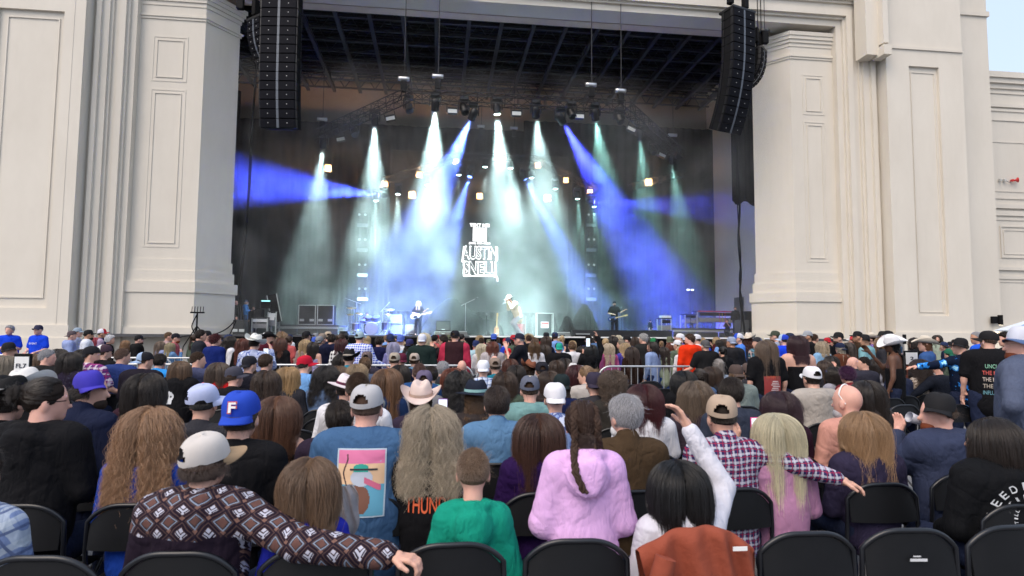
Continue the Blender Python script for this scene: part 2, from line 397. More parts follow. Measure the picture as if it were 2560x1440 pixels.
def side_curtain():
    mb = MB(); x0, x1 = XY(1846,28.0)[0], XY(1890,28.0)[0]; z0, z1 = at_y(1868,503,28).z, at_y(1868,100,28).z
    cx, hw = (x0+x1)/2+0.3, (x1-x0)/2+0.3
    def f(u, v):
        a = 2*PI*u; q = 1+0.07*math.sin(13*a)+0.04*math.sin(29*a+1)
        return (cx+hw*q*math.cos(a), 28.2+0.35*q*math.sin(a), z0+v*(z1-z0)+(0.12*math.sin(a*5) if v < 0.01 else 0))
    mb.grid(f, 120, 3, closed_u=True); tag(mb.build('gathered_curtain', M['drape']), 'rolled-up black curtain hanging beside the right pier below the small loudspeaker array', 'curtain')
side_curtain()

# video screen (blank dark cloth with projected lettering)
SY = 35.6
scr = empty('video_screen', (0,0,0)); tag(scr, 'large dark video screen with white lettering hung behind the band', 'screen')
sx0, sx1 = XY(970,SY)[0], XY(1418,SY)[0]; sz0, sz1 = at_y(1200,778,SY).z, at_y(1200,385,SY).z
MB().box(sx0, sx1, SY, SY+0.08, sz0, sz1).build('screen_panel', simple('screen_black', (0.010,0.012,0.013), 0.8, spec=0.05), scr)
mb = MB()
for a,b_,c_,d_ in ((sx0-0.04,sx0,sz0-.04,sz1+.04),(sx1,sx1+0.04,sz0-.04,sz1+.04),(sx0,sx1,sz0-.04,sz0),(sx0,sx1,sz1,sz1+.04)): mb.box(a,b_,SY-0.02,SY+0.1,c_,d_)
mb.build('screen_frame', M['black_metal'], scr)
GLOW = emit('projected_white', (1.0,1.0,1.0), 1.7)
RAWT = {}
def raw_text(s, off):
    if (s, off) not in RAWT:
        cu = bpy.data.curves.new('lettering', 'FONT'); cu.body = s; cu.align_x = 'CENTER'; cu.align_y = 'CENTER'; cu.offset = off
        to = bpy.data.objects.new('lettering', cu); COL.objects.link(to); dg = bpy.context.evaluated_depsgraph_get()
        RAWT[(s, off)] = bpy.data.meshes.new_from_object(to.evaluated_get(dg)); bpy.data.objects.remove(to); bpy.data.curves.remove(cu)
    return RAWT[(s, off)]
for s_, o_ in [(c_, 0.01) for c_ in 'BLEDINGST']+[('AUSTIN',0.02),('SNELL',0.02),('FL7',0.02),('2',0.02),('F',0.03),('F',0.05),('COSTA',0.0)]+[(t_, 0.01) for t_ in ('THUNDER','UNCLE.','THE MAN','THE MYTH','THE BAD','INFLUENCE','ON THE ROAD','AMERICAN','EVENT')]: raw_text(s_, o_)
def text_obj(name, s, x, y, z, width, height, mat, parent=None, rot=(PI/2,0,0), extr=0.003, outline=0.0, shear=0.0, font_off=0.0):
    me = raw_text(s, font_off).copy()
    co = np.empty(len(me.vertices)*3, 'f'); me.vertices.foreach_get('co', co); co = co.reshape(-1,3)
    mn, mx_ = co.min(0), co.max(0); ce = (mn+mx_)/2; sc = np.array([width/max(mx_[0]-mn[0],1e-6), height/max(mx_[1]-mn[1],1e-6), 1])
    co = (co-ce)*sc; me.vertices.foreach_set('co', co.ravel().astype('f')); me.name = name
    me.materials.clear(); me.materials.append(mat)
    o = bpy.data.objects.new(name, me); COL.objects.link(o); o.location = (x,y,z); o.rotation_euler = rot
    if parent is not None: o.parent = parent
    return o
def pxw(px0, px1, Y): return abs(XY(px1,Y)[0]-XY(px0,Y)[0])
ty = SY-0.03
def T(s, px, py, wpx, hpx, dy=0, mat=GLOW, **k):
    p = at_y(px, py, ty-dy); sc = depth_of(p)/F_PX
    return text_obj('lettering', s, p.x, p.y, p.z, wpx*sc, hpx*sc, mat, scr, **k)
T('TEXT ME!', 1199, 563, 50, 9, font_off=0.04)
T('AUSTIN', 1199, 632, 88, 35, font_off=0.05)
T('SNELL', 1199, 671, 84, 37, font_off=0.05)
# dark inner strokes so the letters read as outlined
DK = simple('screen_letter_core', (0.01,0.012,0.012), 0.6)
T('AUSTIN', 1199, 632, 81, 29.5, dy=0.012, mat=DK, font_off=0.008)
T('SNELL', 1199, 671, 77, 31.5, dy=0.012, mat=DK, font_off=0.008)
p = at_y(1199, 609, ty); sc = depth_of(p)/F_PX
text_obj('lettering', '(402) 269-4085'.replace('402','000').replace('269-4085','000-0000'), p.x, p.y, p.z, 54*sc, 7*sc, GLOW, scr, font_off=0.02)
mb = MB(); q0 = at_y(1182,603,ty); q1 = at_y(1217,570,ty); mb.box(q0.x,q1.x,ty-0.004,ty,q0.z,q1.z)
mb.build('white_square', GLOW, scr)
mb = MB()
def sbar(x0,y0,x1,y1,t=1.6):
    a = at_y(x0,y0,ty); b = at_y(x1,y1,ty); mb.tube([a,b], t*depth_of(a)/F_PX, 6)
for seg in ((1160,616,1155,655),(1155,655,1161,652),(1161,652,1159,690),(1159,690,1231,690),(1231,690,1243,693),(1243,693,1244,704),(1243,618,1243,650),(1243,650,1238,655),(1238,655,1240,690)): sbar(*seg)
mb.build('logo_outline', GLOW, scr)

TR_Y = 24.8
def truss(name, a, b, label, size=0.4, par=None):
    """box truss from a to b: four chords and the bracing"""
    a, b = Vector(a), Vector(b); d = (b-a); L = d.length; d.normalize(); side = d.cross(Vector((0,0,1))).normalized(); up = Vector((0,0,1))
    if abs(d.z) > 0.9: side = Vector((1,0,0)); up = Vector((0,1,0))
    root = par if par else empty(name, (0,0,0))
    if label: tag(root, label, 'lighting truss')
    h = size/2; cs = [(-h,-h),(h,-h),(h,h),(-h,h)]
    for (i, j) in cs:
        MB().tube([a+side*i+up*j, b+side*i+up*j], 0.026, 6).build('chord', M['black_metal'], root)
    mb = MB(); n = max(2, int(L/0.55))
    for k in range(n+1):
        p = a+d*(L*k/n)
        for q in range(4):
            c0, c1 = cs[q], cs[(q+1)%4]
            mb.tube([p+side*c0[0]+up*c0[1], p+side*c1[0]+up*c1[1]], 0.014, 4, smooth=False)
            if k < n:
                p2 = a+d*(L*(k+1)/n); e0, e1 = (c0, c1) if k % 2 else (c1, c0)
                mb.tube([p+side*e0[0]+up*e0[1], p2+side*e1[0]+up*e1[1]], 0.014, 4, smooth=False)
    mb.build('bracing', M['black_metal'], root)
    return root
def tp(px, py, Y): return at_y(px, py, Y)
zF = tp(1280, 258, TR_Y).z
def at_pz(px, py, z): return at_z(px, py, z)
F0 = tp(1020,245,TR_Y); F1 = tp(1560,262,TR_Y); zF = (F0.z+F1.z)/2; F0.z = F1.z = zF
FL = at_pz(795, 338, zF); FR = at_pz(1700, 385, zF)
truss('lighting_truss', F0, F1, 'middle span of the front lighting truss facing the audience', 0.42)
truss('lighting_truss', FL, F0-Vector((0.1,-0.05,0)), 'left angled arm of the front lighting truss running upstage', 0.42)
truss('lighting_truss', F1+Vector((0.1,0.05,0)), FR, 'right angled arm of the front lighting truss running upstage', 0.42)
BY = 33.6
B0 = tp(1150,392,BY); B1 = tp(1335,396,BY); zB = (B0.z+B1.z)/2; B0.z = B1.z = zB
BL = at_pz(950,448,zB); BR = at_pz(1500,470,zB)
truss('lighting_truss', B0, B1, 'short middle span of the rear lighting truss above the screen', 0.36)
BL = Vector((tp(960,452,BY+0.9).x, BY+0.9, tp(960,452,BY+0.9).z)); BR = tp(1490,470,BY+0.9)
truss('lighting_truss', B0, BL, 'left sloping arm of the rear lighting truss', 0.36)
truss('lighting_truss', B1, BR, 'right sloping arm of the rear lighting truss', 0.36)
C0 = tp(1570,470,33.0); C1 = tp(1710,432,33.0)
truss('lighting_truss', C0, C1, 'short side truss at far right behind the front truss', 0.36)
# vertical towers with lamp panels
LEDW = emit('tower_lamp_white', (0.85,0.95,1.0), 0.35)
for px, lab in ((906, 'vertical truss tower with square lamps left of the screen'), (1478, 'vertical truss tower with square lamps right of the screen')):
    b = tp(px, 745, 34.6); t = tp(px, 535, 34.6); t.x = b.x
    tr = truss('truss_tower', b, t, lab, 0.45)
    tr['category'] = 'truss tower'
    nn = 3
    for py in (555, 617, 680, 740):
        c = tp(px, py+8, 34.35); MB().box(c.x-0.28, c.x+0.28, 34.3, 34.4, c.z-0.09, c.z+0.09).build('lamp_panel', simple('lamp_panel_grey', (0.13,0.14,0.15), 0.5) if 'lp' not in M else M['lp'], tr)
        for s in (-0.16, 0.16):
            c = tp(px, py-18, 34.35); MB().lathe([(0.001,0),(0.07,0.0)], 10, (c.x+s,34.3,c.z), (0,-1,0)).build('round_lamp', LEDW, tr)

# moving-head fixtures --------------------------------------------------
LENS = {}
def lens_mat(col, s):
    k = (tuple(round(c,2) for c in col), s)
    if k not in LENS: LENS[k] = emit('lit_lens', col, s)
    return LENS[k]
HEADM = None
def fixture(pos, target, col, power, deg, lit=14.0, name='moving_head_light', label='', blend=0.9, scale=1.0, group='moving head lights on the trusses'):
    global HEADM
    pos = Vector(pos); root = empty(name, pos+Vector((0,0,0.32*scale)))
    tag(root, label, 'stage light', group)
    if HEADM is None:
        b = MB().box(-0.19,0.19,-0.17,0.17,0.0,0.14,0.02).mesh('base')
        y = MB(); y.box(-0.24,-0.19,-0.07,0.07,-0.36,0.02); y.box(0.19,0.24,-0.07,0.07,-0.36,0.02); y.box(-0.24,0.24,-0.07,0.07,-0.02,0.03)
        h = MB().lathe([(0.07,-0.26),(0.14,-0.22),(0.17,-0.05),(0.17,0.02),(0.15,0.14),(0.165,0.17),(0.165,0.24),(0.14,0.24),(0.13,0.20)], 16)
        ln = MB().lathe([(0.0001,0.245),(0.08,0.24),(0.15,0.21)], 16)
        HEADM = (b, y.mesh('yoke'), h.mesh('lamp_head'), ln.mesh('lens'))
        HEADM[0].materials.append(M['black_metal']); HEADM[1].materials.append(M['black_metal']); HEADM[2].materials.append(M['black_metal'])
    root.scale = (scale,)*3
    link_mesh('base', HEADM[0], None, root); link_mesh('yoke', HEADM[1], None, root)
    h = link_mesh('lamp_head', HEADM[2], None, root, loc=(0,0,-0.32))
    d = (Vector(target)-pos).normalized(); q = d.to_track_quat('Z','Y'); h.rotation_euler = q.to_euler()
    me = HEADM[3] if False else HEADM[3].copy(); ln = link_mesh('lens', me, lens_mat(col, lit) if lit else M['black'], h)
    if power > 0:
        sl = bpy.data.lights.new('beam_lamp', 'SPOT'); sl.energy = power; sl.color = col; sl.spot_size = R(deg*1.22); sl.spot_blend = blend; sl.shadow_soft_size = 0.06
        so = bpy.data.objects.new('beam_lamp', sl); COL.objects.link(so); so.parent = root
        so.location = Vector((0,0,-0.32)) + d*0.3; so.rotation_euler = d.to_track_quat('-Z','Y').to_euler()
    return root
WHITE = (0.66, 0.97, 0.95); TEAL = (0.40, 0.92, 0.80); BLUE = (0.05, 0.07, 1.0); LBLUE = (0.10, 0.20, 1.0); WARM = (1.0, 0.50, 0.20)
P0 = 32000
beams = [ # px py Y  target px py Y  colour power deg label
 (937,300,27.6, 925,830,34.5, WHITE, 2.2, 24, 'bright white beam lamp on the left arm of the front truss'),
 (808,358,30.6, 760,830,35.0, WHITE, 0.7, 24, 'white beam lamp at the left end of the front truss'),
 (1088,262,TR_Y, 1068,830,32.0, WHITE, 1.7, 27, 'white beam lamp left of centre on the front truss'),
 (1242,272,TR_Y, 1288,800,25.3, WHITE, 1.9, 24, 'white beam lamp at the centre of the front truss'),
 (1339,280,TR_Y, 1390,830,33.5, WHITE, 1.1, 26, 'white beam lamp right of the centre lamp on the front truss'),
 (1487,286,TR_Y, 1570,830,32.5, TEAL, 0.42, 24, 'teal beam lamp near the right end of the middle truss span'),
 (1600,337,28.6, 1640,830,33.0, TEAL, 0.25, 24, 'white beam lamp on the right arm of the front truss'),
 (1678,399,31.6, 1745,830,35.0, TEAL, 0.22, 24, 'white beam lamp at the right end of the front truss'),
 (1183,286,TR_Y, 955,790,30.8, LBLUE, 4.2, 22, 'blue beam lamp aimed down left from the front truss'),
 (1401,296,TR_Y, 1690,800,33.0, BLUE, 5.0, 19, 'deep blue beam lamp aimed down right from the front truss'),
 (958,488,32.5, 480,440,29.5, (0.05,0.09,1.0), 4.5, 21, 'blue beam lamp pointing sideways to the left pier'),
 (1476,504,33.0, 1800,520,30.0, BLUE, 0.8, 16, 'blue beam lamp pointing sideways to the right'),
 (1177,434,BY, 1060,790,31.5, LBLUE, 2.6, 18, 'small blue lamp aimed down left on the rear truss'),
 (1309,440,BY, 1490,780,34.0, LBLUE, 3.0, 16, 'small blue lamp aimed down right on the rear truss'),
 (995,476,34.0, 988,800,34.0, WHITE, 0.45, 20, 'small white lamp left of the warm blinder on the rear truss arm'),
 (940,492,33.6, 935,800,34.0, WHITE, 0.35, 22, 'small white lamp at the outer left end of the rear truss'),
 (1068,453,34.0, 1085,800,34.0, WHITE, 0.25, 22, 'small white lamp halfway along the left arm of the rear truss'),
 (1147,428,BY, 1150,800,34.0, WHITE, 0.2, 22, 'small white lamp below the left corner of the rear truss'),
 (1213,408,BY, 1205,800,34.0, WHITE, 0.2, 22, 'small white lamp left of the middle of the rear truss'),
 (1276,411,BY, 1290,800,34.0, WHITE, 0.2, 22, 'small white lamp right of the middle of the rear truss'),
 (1328,435,BY, 1345,800,34.0, WHITE, 0.25, 24, 'small white lamp below the right corner of the rear truss'),
 (1388,463,34.0, 1410,800,34.0, TEAL, 0.15, 22, 'small white lamp on the right arm of the rear truss'),
 (1443,488,34.2, 1465,800,34.2, TEAL, 0.12, 22, 'small white lamp low on the right arm of the rear truss'),
 (1485,508,34.3, 1500,800,34.3, TEAL, 0.12, 22, 'small white lamp at the outer right end of the rear truss'),
]
for (px,py,Y,tx,ty_,TY,col,pw,deg,lab) in beams:
    small = Y > 33.1
    fixture(tp(px,py,Y), tp(tx,ty_,TY), col, pw*P0, deg, lit=(30 if col in (WHITE,TEAL) else 12), label=lab, scale=(1.0 if not small else 0.95))
# unlit moving heads
for (px,py,Y,lab) in ((1022,268,25.4,'unlit moving head light at the left corner of the front truss'), (1160,272,TR_Y,'unlit moving head light beside the blue lamp left of centre'),
                      (886,328,28.8,'unlit moving head light on the left arm of the front truss'), (1428,282,TR_Y,'unlit moving head light right of the deep blue lamp'),
                      (1548,296,25.8,'unlit moving head light at the right corner of the front truss'), (1632,375,29.8,'unlit moving head light low on the right arm of the front truss')):
    p = tp(px,py,Y); fixture(p, p+Vector((0.25,-0.5,-1)), (0.1,0.1,0.1), 0, 10, lit=0, label=lab)
# LED wash panels hanging under the truss (unlit, pale face)
PANEL = simple('pale_lamp_face', (0.55,0.57,0.55), 0.4)
for (px,py,Y,lab) in ((1131,278,TR_Y,'pale rectangular wash light left of the centre lamp'),(1291,284,TR_Y,'pale rectangular wash light right of the centre lamp'),(1448,291,TR_Y,'pale rectangular wash light near the right end of the middle span'),
                      (976,296,26.6,'tilted pale wash light on the left arm of the front truss'),(852,348,29.7,'tilted pale wash light low on the left arm'),(1578,323,27.2,'tilted pale wash light on the right arm of the front truss'),(1655,388,30.5,'tilted pale wash light low on the right arm')):
    c = tp(px,py,Y); root = empty('wash_light', c); tag(root, lab, 'stage light', 'rectangular wash lights on the front truss')
    MB().box(-0.2,0.2,-0.06,0.16,-0.1,0.14,0.01).build('housing', M['black_metal'], root)
    MB().box(-0.185,0.185,-0.075,-0.055,-0.09,0.06).build('lamp_face', PANEL, root)
    MB().box(-0.24,-0.21,-0.03,0.03,-0.05,0.3).build('bracket', M['black_metal'], root)
    MB().box(0.21,0.24,-0.03,0.03,-0.05,0.3).build('bracket', M['black_metal'], root)
    if px in (976, 852): root.rotation_euler = (0,R(-14),0)
    if px in (1578, 1655): root.rotation_euler = (0,R(24),0)
# warm blinders: four round lamps in a black frame
BL4 = emit('warm_lamp', (1.0, 0.50, 0.13), 4)
def blinder(px,py,Y,lab,s=1.0,power=900,rows=2):
    c = tp(px,py,Y); root = empty('blinder_light', c); tag(root, lab, 'stage light', 'warm blinder lights'); root.scale = (s,)*3
    MB().box(-0.22,0.22,0.0,0.14,-0.23,0.23,0.01).build('housing', M['black_metal'], root)
    for i in (-0.1,0.1):
        for j in (-0.1,0.1): MB().lathe([(0.0001,0.02),(0.06,0.012),(0.085,0.0)], 14, (i,-0.005,j), (0,-1,0)).build('lamp', BL4, root)
    pl = bpy.data.lights.new('blinder_lamp', 'SPOT'); pl.energy = power; pl.color = WARM; pl.shadow_soft_size = 0.15; pl.spot_size = R(150); pl.spot_blend = 0.6
    po = bpy.data.objects.new('blinder_lamp', pl); COL.objects.link(po); po.parent = root; po.location = (0,-0.12,0); po.rotation_euler = (PI/2+0.05,0,0)
for a in ((820,420,33.8,'warm blinder light at far left with four glowing bulbs',0.9,1200),(962,460,34.4,'warm blinder light just above the sideways blue lamp',0.9,600),(1030,487,34.6,'square warm blinder light glaring left of the screen',1.0,1200),
          (1048,436,34.2,'warm blinder light on the left arm of the rear truss',0.9,600),(1345,413,BY+.2,'warm blinder light at the right corner of the rear truss',0.8,350),(1140,404,BY+.2,'warm blinder light at the left corner of the rear truss',0.7,600),
          (1199,490,35.2,'square warm blinder light glaring above the screen lettering',0.9,600),(1369,495,35.0,'square warm blinder light glaring right of the lettering',1.0,450),
          (1415,450,34.0,'warm blinder light on the right arm of the rear truss',0.8,250),(1475,480,34.2,'warm blinder light at the end of the right rear truss arm',0.8,250),(1622,455,32.8,'warm blinder light on the short right side truss',1.0,700)): blinder(*a)
# no floods here; the soffit's warm glow sits in its own colour
# haze in the stage house
def haze():
    m = bpy.data.materials.new('stage_haze'); m.use_nodes = True; nt = m.node_tree; nt.nodes.clear()
    out = N(nt,'ShaderNodeOutputMaterial'); v = N(nt,'ShaderNodeVolumePrincipled'); v.inputs['Anisotropy'].default_value = 0.1
    v.inputs['Color'].default_value = (0.95,0.97,1.0,1); nt.links.new(v.outputs[0], out.inputs['Volume'])
    tc = N(nt,'ShaderNodeTexCoord'); no = N(nt,'ShaderNodeTexNoise'); no.inputs['Scale'].default_value = 0.42; no.inputs['Detail'].default_value = 4; no.inputs['Distortion'].default_value = 0.6
    mr = N(nt,'ShaderNodeMapRange'); mr.inputs[1].default_value = 0.40; mr.inputs[2].default_value = 0.66; mr.inputs[3].default_value = 0.0018; mr.inputs[4].default_value = 0.050
    nt.links.new(tc.outputs['Object'], no.inputs['Vector']); nt.links.new(no.outputs[0], mr.inputs[0]); nt.links.new(mr.outputs[0], v.inputs['Density'])
    mb = MB(); mb.prism([(xl_edge+0.35,24.0),(xr_edge-0.35,24.0),(xr_edge-0.35,27.15),(XR-0.02,27.15),(XR-0.02,SB-0.02),(XL+0.02,SB-0.02),(XL+0.02,27.15),(xl_edge+0.35,27.15)], SF+0.02, 12.4); o = mb.build('stage_haze', m); tag(o, kind='stuff'); return o
haze()
# ------------------------------------------------------------------ bodies from smooth distance fields
def cap_(P, a, b, ra, rb, sc=(1,1,1)):
    s = np.array(sc, 'f'); a = np.array(a,'f')/s; b = np.array(b,'f')/s; p = P/s
    ba = b-a; L = float(ba@ba)+1e-9; t = np.clip(((p-a)@ba)/L, 0, 1)
    q = p-a-t[:,None]*ba
    return (np.sqrt((q*q).sum(1)) - (ra+(rb-ra)*t))*float(min(sc))
def ell_(P, c, r):
    r = np.array(r,'f'); q = P-np.array(c,'f'); k0 = np.sqrt(((q/r)**2).sum(1)); k1 = np.sqrt(((q/(r*r))**2).sum(1))+1e-9
    return k0*(k0-1)/k1
def smin(a, b, k):
    h = np.clip(0.5+0.5*(b-a)/k, 0, 1); return b+(a-b)*h-k*h*(1-h)
def usmin(ds, k):
    d = ds[0]
    for e in ds[1:]: d = smin(d, e, k)
    return d
def surf_net(fn, lo, hi, h):
    lo = np.array(lo,'f'); hi = np.array(hi,'f'); n = np.maximum(4, np.ceil((hi-lo)/h).astype(int)); n = ((n+3)//4)*4+1
    c = (n-1)//4+1
    ax = [lo[i]+np.arange(c[i])*4*h for i in range(3)]
    G = np.stack(np.meshgrid(*ax, indexing='ij'), -1).reshape(-1,3).astype('f')
    D = fn(G).reshape(c)
    near = np.abs(D) < 4*h*1.3
    cell = near[:-1,:-1,:-1].copy()
    for i in (0,1):
        for j in (0,1):
            for k in (0,1): cell |= near[i:c[0]-1+i, j:c[1]-1+j, k:c[2]-1+k]
    F = np.repeat(np.repeat(np.repeat(D,4,0),4,1),4,2)[:n[0],:n[1],:n[2]].copy()
    m = np.zeros(n, bool); mc = np.repeat(np.repeat(np.repeat(cell,4,0),4,1),4,2)
    for i in (0,1):
        for j in (0,1):
            for k in (0,1): m[i:i+mc.shape[0], j:j+mc.shape[1], k:k+mc.shape[2]] |= mc
    idx = np.argwhere(m); F[m] = fn((lo+idx*h).astype('f'))
    F[0]=F[-1]=1; F[:,0]=F[:,-1]=1; F[:,:,0]=F[:,:,-1]=1
    S = F < 0
    cx = tuple(k-1 for k in F.shape)
    cnt = np.zeros(cx, 'i1'); corners = [(i,j,k) for i in (0,1) for j in (0,1) for k in (0,1)]
    for i,j,k in corners: cnt += S[i:i+cx[0], j:j+cx[1], k:k+cx[2]]
    act = (cnt > 0) & (cnt < 8); ai = np.argwhere(act)
    if len(ai) == 0: return np.zeros((0,3),'f'), np.zeros((0,4),int)
    vid = -np.ones(cx, int); vid[act] = np.arange(len(ai))
    acc = np.zeros((len(ai),3),'f'); num = np.zeros(len(ai),'f')
    for (i,j,k) in corners:
        for axis in range(3):
            if (i,j,k)[axis]: continue
            o2 = [i,j,k]; o2[axis] = 1
            f0 = F[ai[:,0]+i, ai[:,1]+j, ai[:,2]+k]; f1 = F[ai[:,0]+o2[0], ai[:,1]+o2[1], ai[:,2]+o2[2]]
            cr = (f0 < 0) != (f1 < 0); t = np.where(cr, f0/(f0-f1+1e-12), 0)
            pos = np.tile(np.array([i,j,k],'f'), (len(ai),1)); pos[:,axis] += t
            acc += np.where(cr[:,None], pos, 0); num += cr
    V = lo + (ai + acc/num[:,None])*h
    faces = []
    for axis in range(3):
        sl0 = [slice(1,-1)]*3; 
        A = S[tuple(slice(0,-1) if q == axis else slice(1,-1) for q in range(3))]
        B = S[tuple(slice(1,None) if q == axis else slice(1,-1) for q in range(3))]
        e = np.argwhere(A != B)
        if len(e) == 0: continue
        inside = A[e[:,0],e[:,1],e[:,2]]
        base = e.copy(); u, v = [q for q in range(3) if q != axis]
        g = e.copy(); g[:,u] += 1; g[:,v] += 1     # grid node index
        def cid(du, dv):
            c_ = g.copy(); c_[:,u] -= du; c_[:,v] -= dv; return vid[c_[:,0],c_[:,1],c_[:,2]]
        q4 = np.stack([cid(1,1), cid(0,1), cid(0,0), cid(1,0)], 1)
        flip = inside if axis != 1 else ~inside
        q4 = np.where(flip[:,None], q4, q4[:,::-1]); faces.append(q4)
    Fc = np.concatenate(faces); Fc = Fc[(Fc >= 0).all(1)]
    return V.astype('f'), Fc
def np_mesh(name, V, Q, mat=None):
    me = bpy.data.meshes.new(name); me.vertices.add(len(V)); me.vertices.foreach_set('co', np.asarray(V,'f').ravel())
    me.loops.add(Q.size); me.polygons.add(len(Q)); me.loops.foreach_set('vertex_index', Q.ravel().astype('i'))
    me.polygons.foreach_set('loop_start', np.arange(0, Q.size, Q.shape[1]).astype('i'))
    me.polygons.foreach_set('use_smooth', np.ones(len(Q), bool)); me.update(calc_edges=True)
    if mat: me.materials.append(mat)
    return me
def rotz_(v, a):
    c, s = math.cos(a), math.sin(a); return np.array([v[0]*c-v[1]*s, v[0]*s+v[1]*c, v[2]],'f')

def joints(p):
    """joint positions of a figure; p: pose sit/stand, w width, t torso stretch, arms (L, R), lean"""
    w = p.get('w',1.0); sit = p['pose'] == 'sit'; t = p.get('t',1.0); ln = p.get('lean',0.0)
    pz = (0.56 if sit else 0.95)-p.get('crouch',0.0)
    J = {'pelvis': (0, 0, pz), 'waist': (0, 0.0+ln*0.25, pz+0.14*t), 'chest': (0, 0.01+ln*0.6, pz+0.34*t), 'neck': (0, 0.0+ln*0.95, pz+0.50*t), 'head': (0, 0.035+ln*1.15, pz+0.50*t+0.15*(0.35+0.65*p.get('hs',1.0)))}
    J['sh'] = 0.168*w; J['shz'] = pz+0.50*t-0.052
    if sit: legs = [((sx*0.09*w, 0.02, 0.54), (sx*0.13*w, 0.44, 0.53), (sx*0.12*w, 0.42, 0.09), (sx*0.13*w, 0.56, 0.045)) for sx in (-1,1)]
    else:
        st = p.get('stride', 0.0)
        legs = [((sx*0.09*w, 0, pz-0.03), (sx*0.10*w, 0.02+sx*st*0.5+p.get('bend',0)*0.22, 0.50), (sx*0.11*w, -0.02+sx*st-p.get('bend',0)*0.05, 0.09), (sx*0.13*w, 0.12+sx*st-p.get('bend',0)*0.05, 0.04)) for sx in (-1,1)]
    J['legs'] = legs
    arms = []
    for sx, kind in zip((-1,1), p.get('arms', ('down','down'))):
        S = np.array([sx*J['sh'], J['chest'][1]-0.01, J['shz']])
        o = {'down': ((0.058,-0.02,-0.27),(0.065,0.06,-0.51)), 'lap': ((0.058,0.02,-0.26),(-0.05,0.24,-0.34)), 'fold': ((0.055,0.02,-0.25),(-0.14,0.20,-0.20)),
             'raise': ((0.10,0.10,0.22),(0.02,0.14,0.50)), 'phone': ((0.06,0.20,-0.16),(-0.05,0.36,0.08)), 'drink': ((0.08,0.16,-0.20),(-0.06,0.26,0.04)), 'rail': ((0.10,0.06,-0.25),(0.26,0.22,-0.34)),
             'out': ((0.26,-0.02,-0.06),(0.52,-0.02,-0.08)), 'mic': ((0.06,0.16,-0.18),(-0.12,0.26,0.10)), 'neckg': ((0.12,0.10,-0.22),(0.30,0.26,-0.10)), 'strum': ((0.12,0.0,-0.26),(-0.08,0.22,-0.30)),
             'hip': ((0.20,-0.06,-0.20),(0.04,0.06,-0.40)), 'high': ((0.16,0.05,0.20),(0.20,0.12,0.46)), 'clap': ((0.06,0.12,-0.24),(-0.13,0.32,-0.10))}[kind] if isinstance(kind, str) else kind
        E = S+np.array([sx*o[0][0], o[0][1], o[0][2]]); W = S+np.array([sx*o[1][0], o[1][1], o[1][2]])
        arms.append((S, E, W))
    J['arms'] = arms
    return J
def head_local(P, p, J):
    hy = R(p.get('hy',0)); hp = R(p.get('hp',0)); Q = P-np.array(J['head'],'f')
    c, s = math.cos(-hy), math.sin(-hy); Q = np.stack([Q[:,0]*c-Q[:,1]*s, Q[:,0]*s+Q[:,1]*c, Q[:,2]],1)
    c, s = math.cos(-hp), math.sin(-hp); Q = np.stack([Q[:,0], Q[:,1]*c-Q[:,2]*s, Q[:,1]*s+Q[:,2]*c],1)
    return Q/p.get('hs',1.0)
def head_sdf(Q):
    d = ell_(Q, (0,-0.005,0.02), (0.076,0.097,0.098))
    d = smin(d, ell_(Q, (0,0.028,-0.045), (0.056,0.062,0.07)), 0.035)
    d = smin(d, ell_(Q, (0,0.062,-0.088), (0.026,0.022,0.020)), 0.02)
    d = smin(d, cap_(Q, (0,0.088,0.0), (0,0.104,-0.034), 0.007, 0.013), 0.012)
    d = smin(d, cap_(Q, (-0.035,0.078,0.018), (0.035,0.078,0.018), 0.010, 0.010), 0.015)
    d = smin(d, cap_(Q, (-0.018,0.083,-0.063), (0.018,0.083,-0.063), 0.007, 0.007), 0.006)
    for sx in (-1,1):
        d = np.maximum(d, -(np.sqrt(((Q-np.array([sx*0.030,0.094,-0.002],'f'))**2).sum(1))-0.012))
        d = smin(d, ell_(Q, (sx*0.079,-0.008,-0.015), (0.010,0.020,0.032)), 0.008)
    return d
def hand_prims(W, E, sx, curl, flat=None):
    """palm and five fingers continuing from the forearm E->W"""
    W = np.array(W); E = np.array(E); ax = (W-E)/np.linalg.norm(W-E)
    up = np.array([0,0,1.0]); sd = np.cross(ax, up); sd /= np.linalg.norm(sd)+1e-9; nz = np.cross(sd, ax)
    if abs(ax[2]) > 0.75: sd = np.array([0,1.0,0]); sd -= ax*(sd@ax); sd /= np.linalg.norm(sd); nz = np.cross(sd, ax)
    pr = [(W, W+ax*0.085, 0.030, 0.034, 'palm', sd, nz)]
    out = [('c', W-ax*0.02, W+ax*0.035, 0.026, 0.026)]
    for i, (o, L) in enumerate(((-0.030,0.062),(-0.010,0.075),(0.010,0.080),(0.030,0.070))):
        K = W+ax*0.088+sd*o; out.append(('c', W+ax*0.02+sd*o*0.6, K, 0.014, 0.0115))
        d1 = ax*math.cos(curl*0.5)-nz*math.sin(curl*0.5); d2 = ax*math.cos(curl*1.3)-nz*math.sin(curl*1.3); d3 = ax*math.cos(curl*2)-nz*math.sin(curl*2)
        a = K+d1*L*0.45; b = a+d2*L*0.32; c = b+d3*L*0.25
        out += [('c', K, a, 0.0105, 0.0095), ('c', a, b, 0.0095, 0.0088), ('c', b, c, 0.0088, 0.0075)]
    T0 = W+ax*0.03+sd*0.028*sx*(1); T1 = T0+ax*0.035+sd*0.03*sx-nz*0.012; T2 = T1+ax*0.03+sd*0.006*sx-nz*0.012
    out += [('c', T0, T1, 0.014, 0.0115), ('c', T1, T2, 0.0115, 0.009)]
    return out
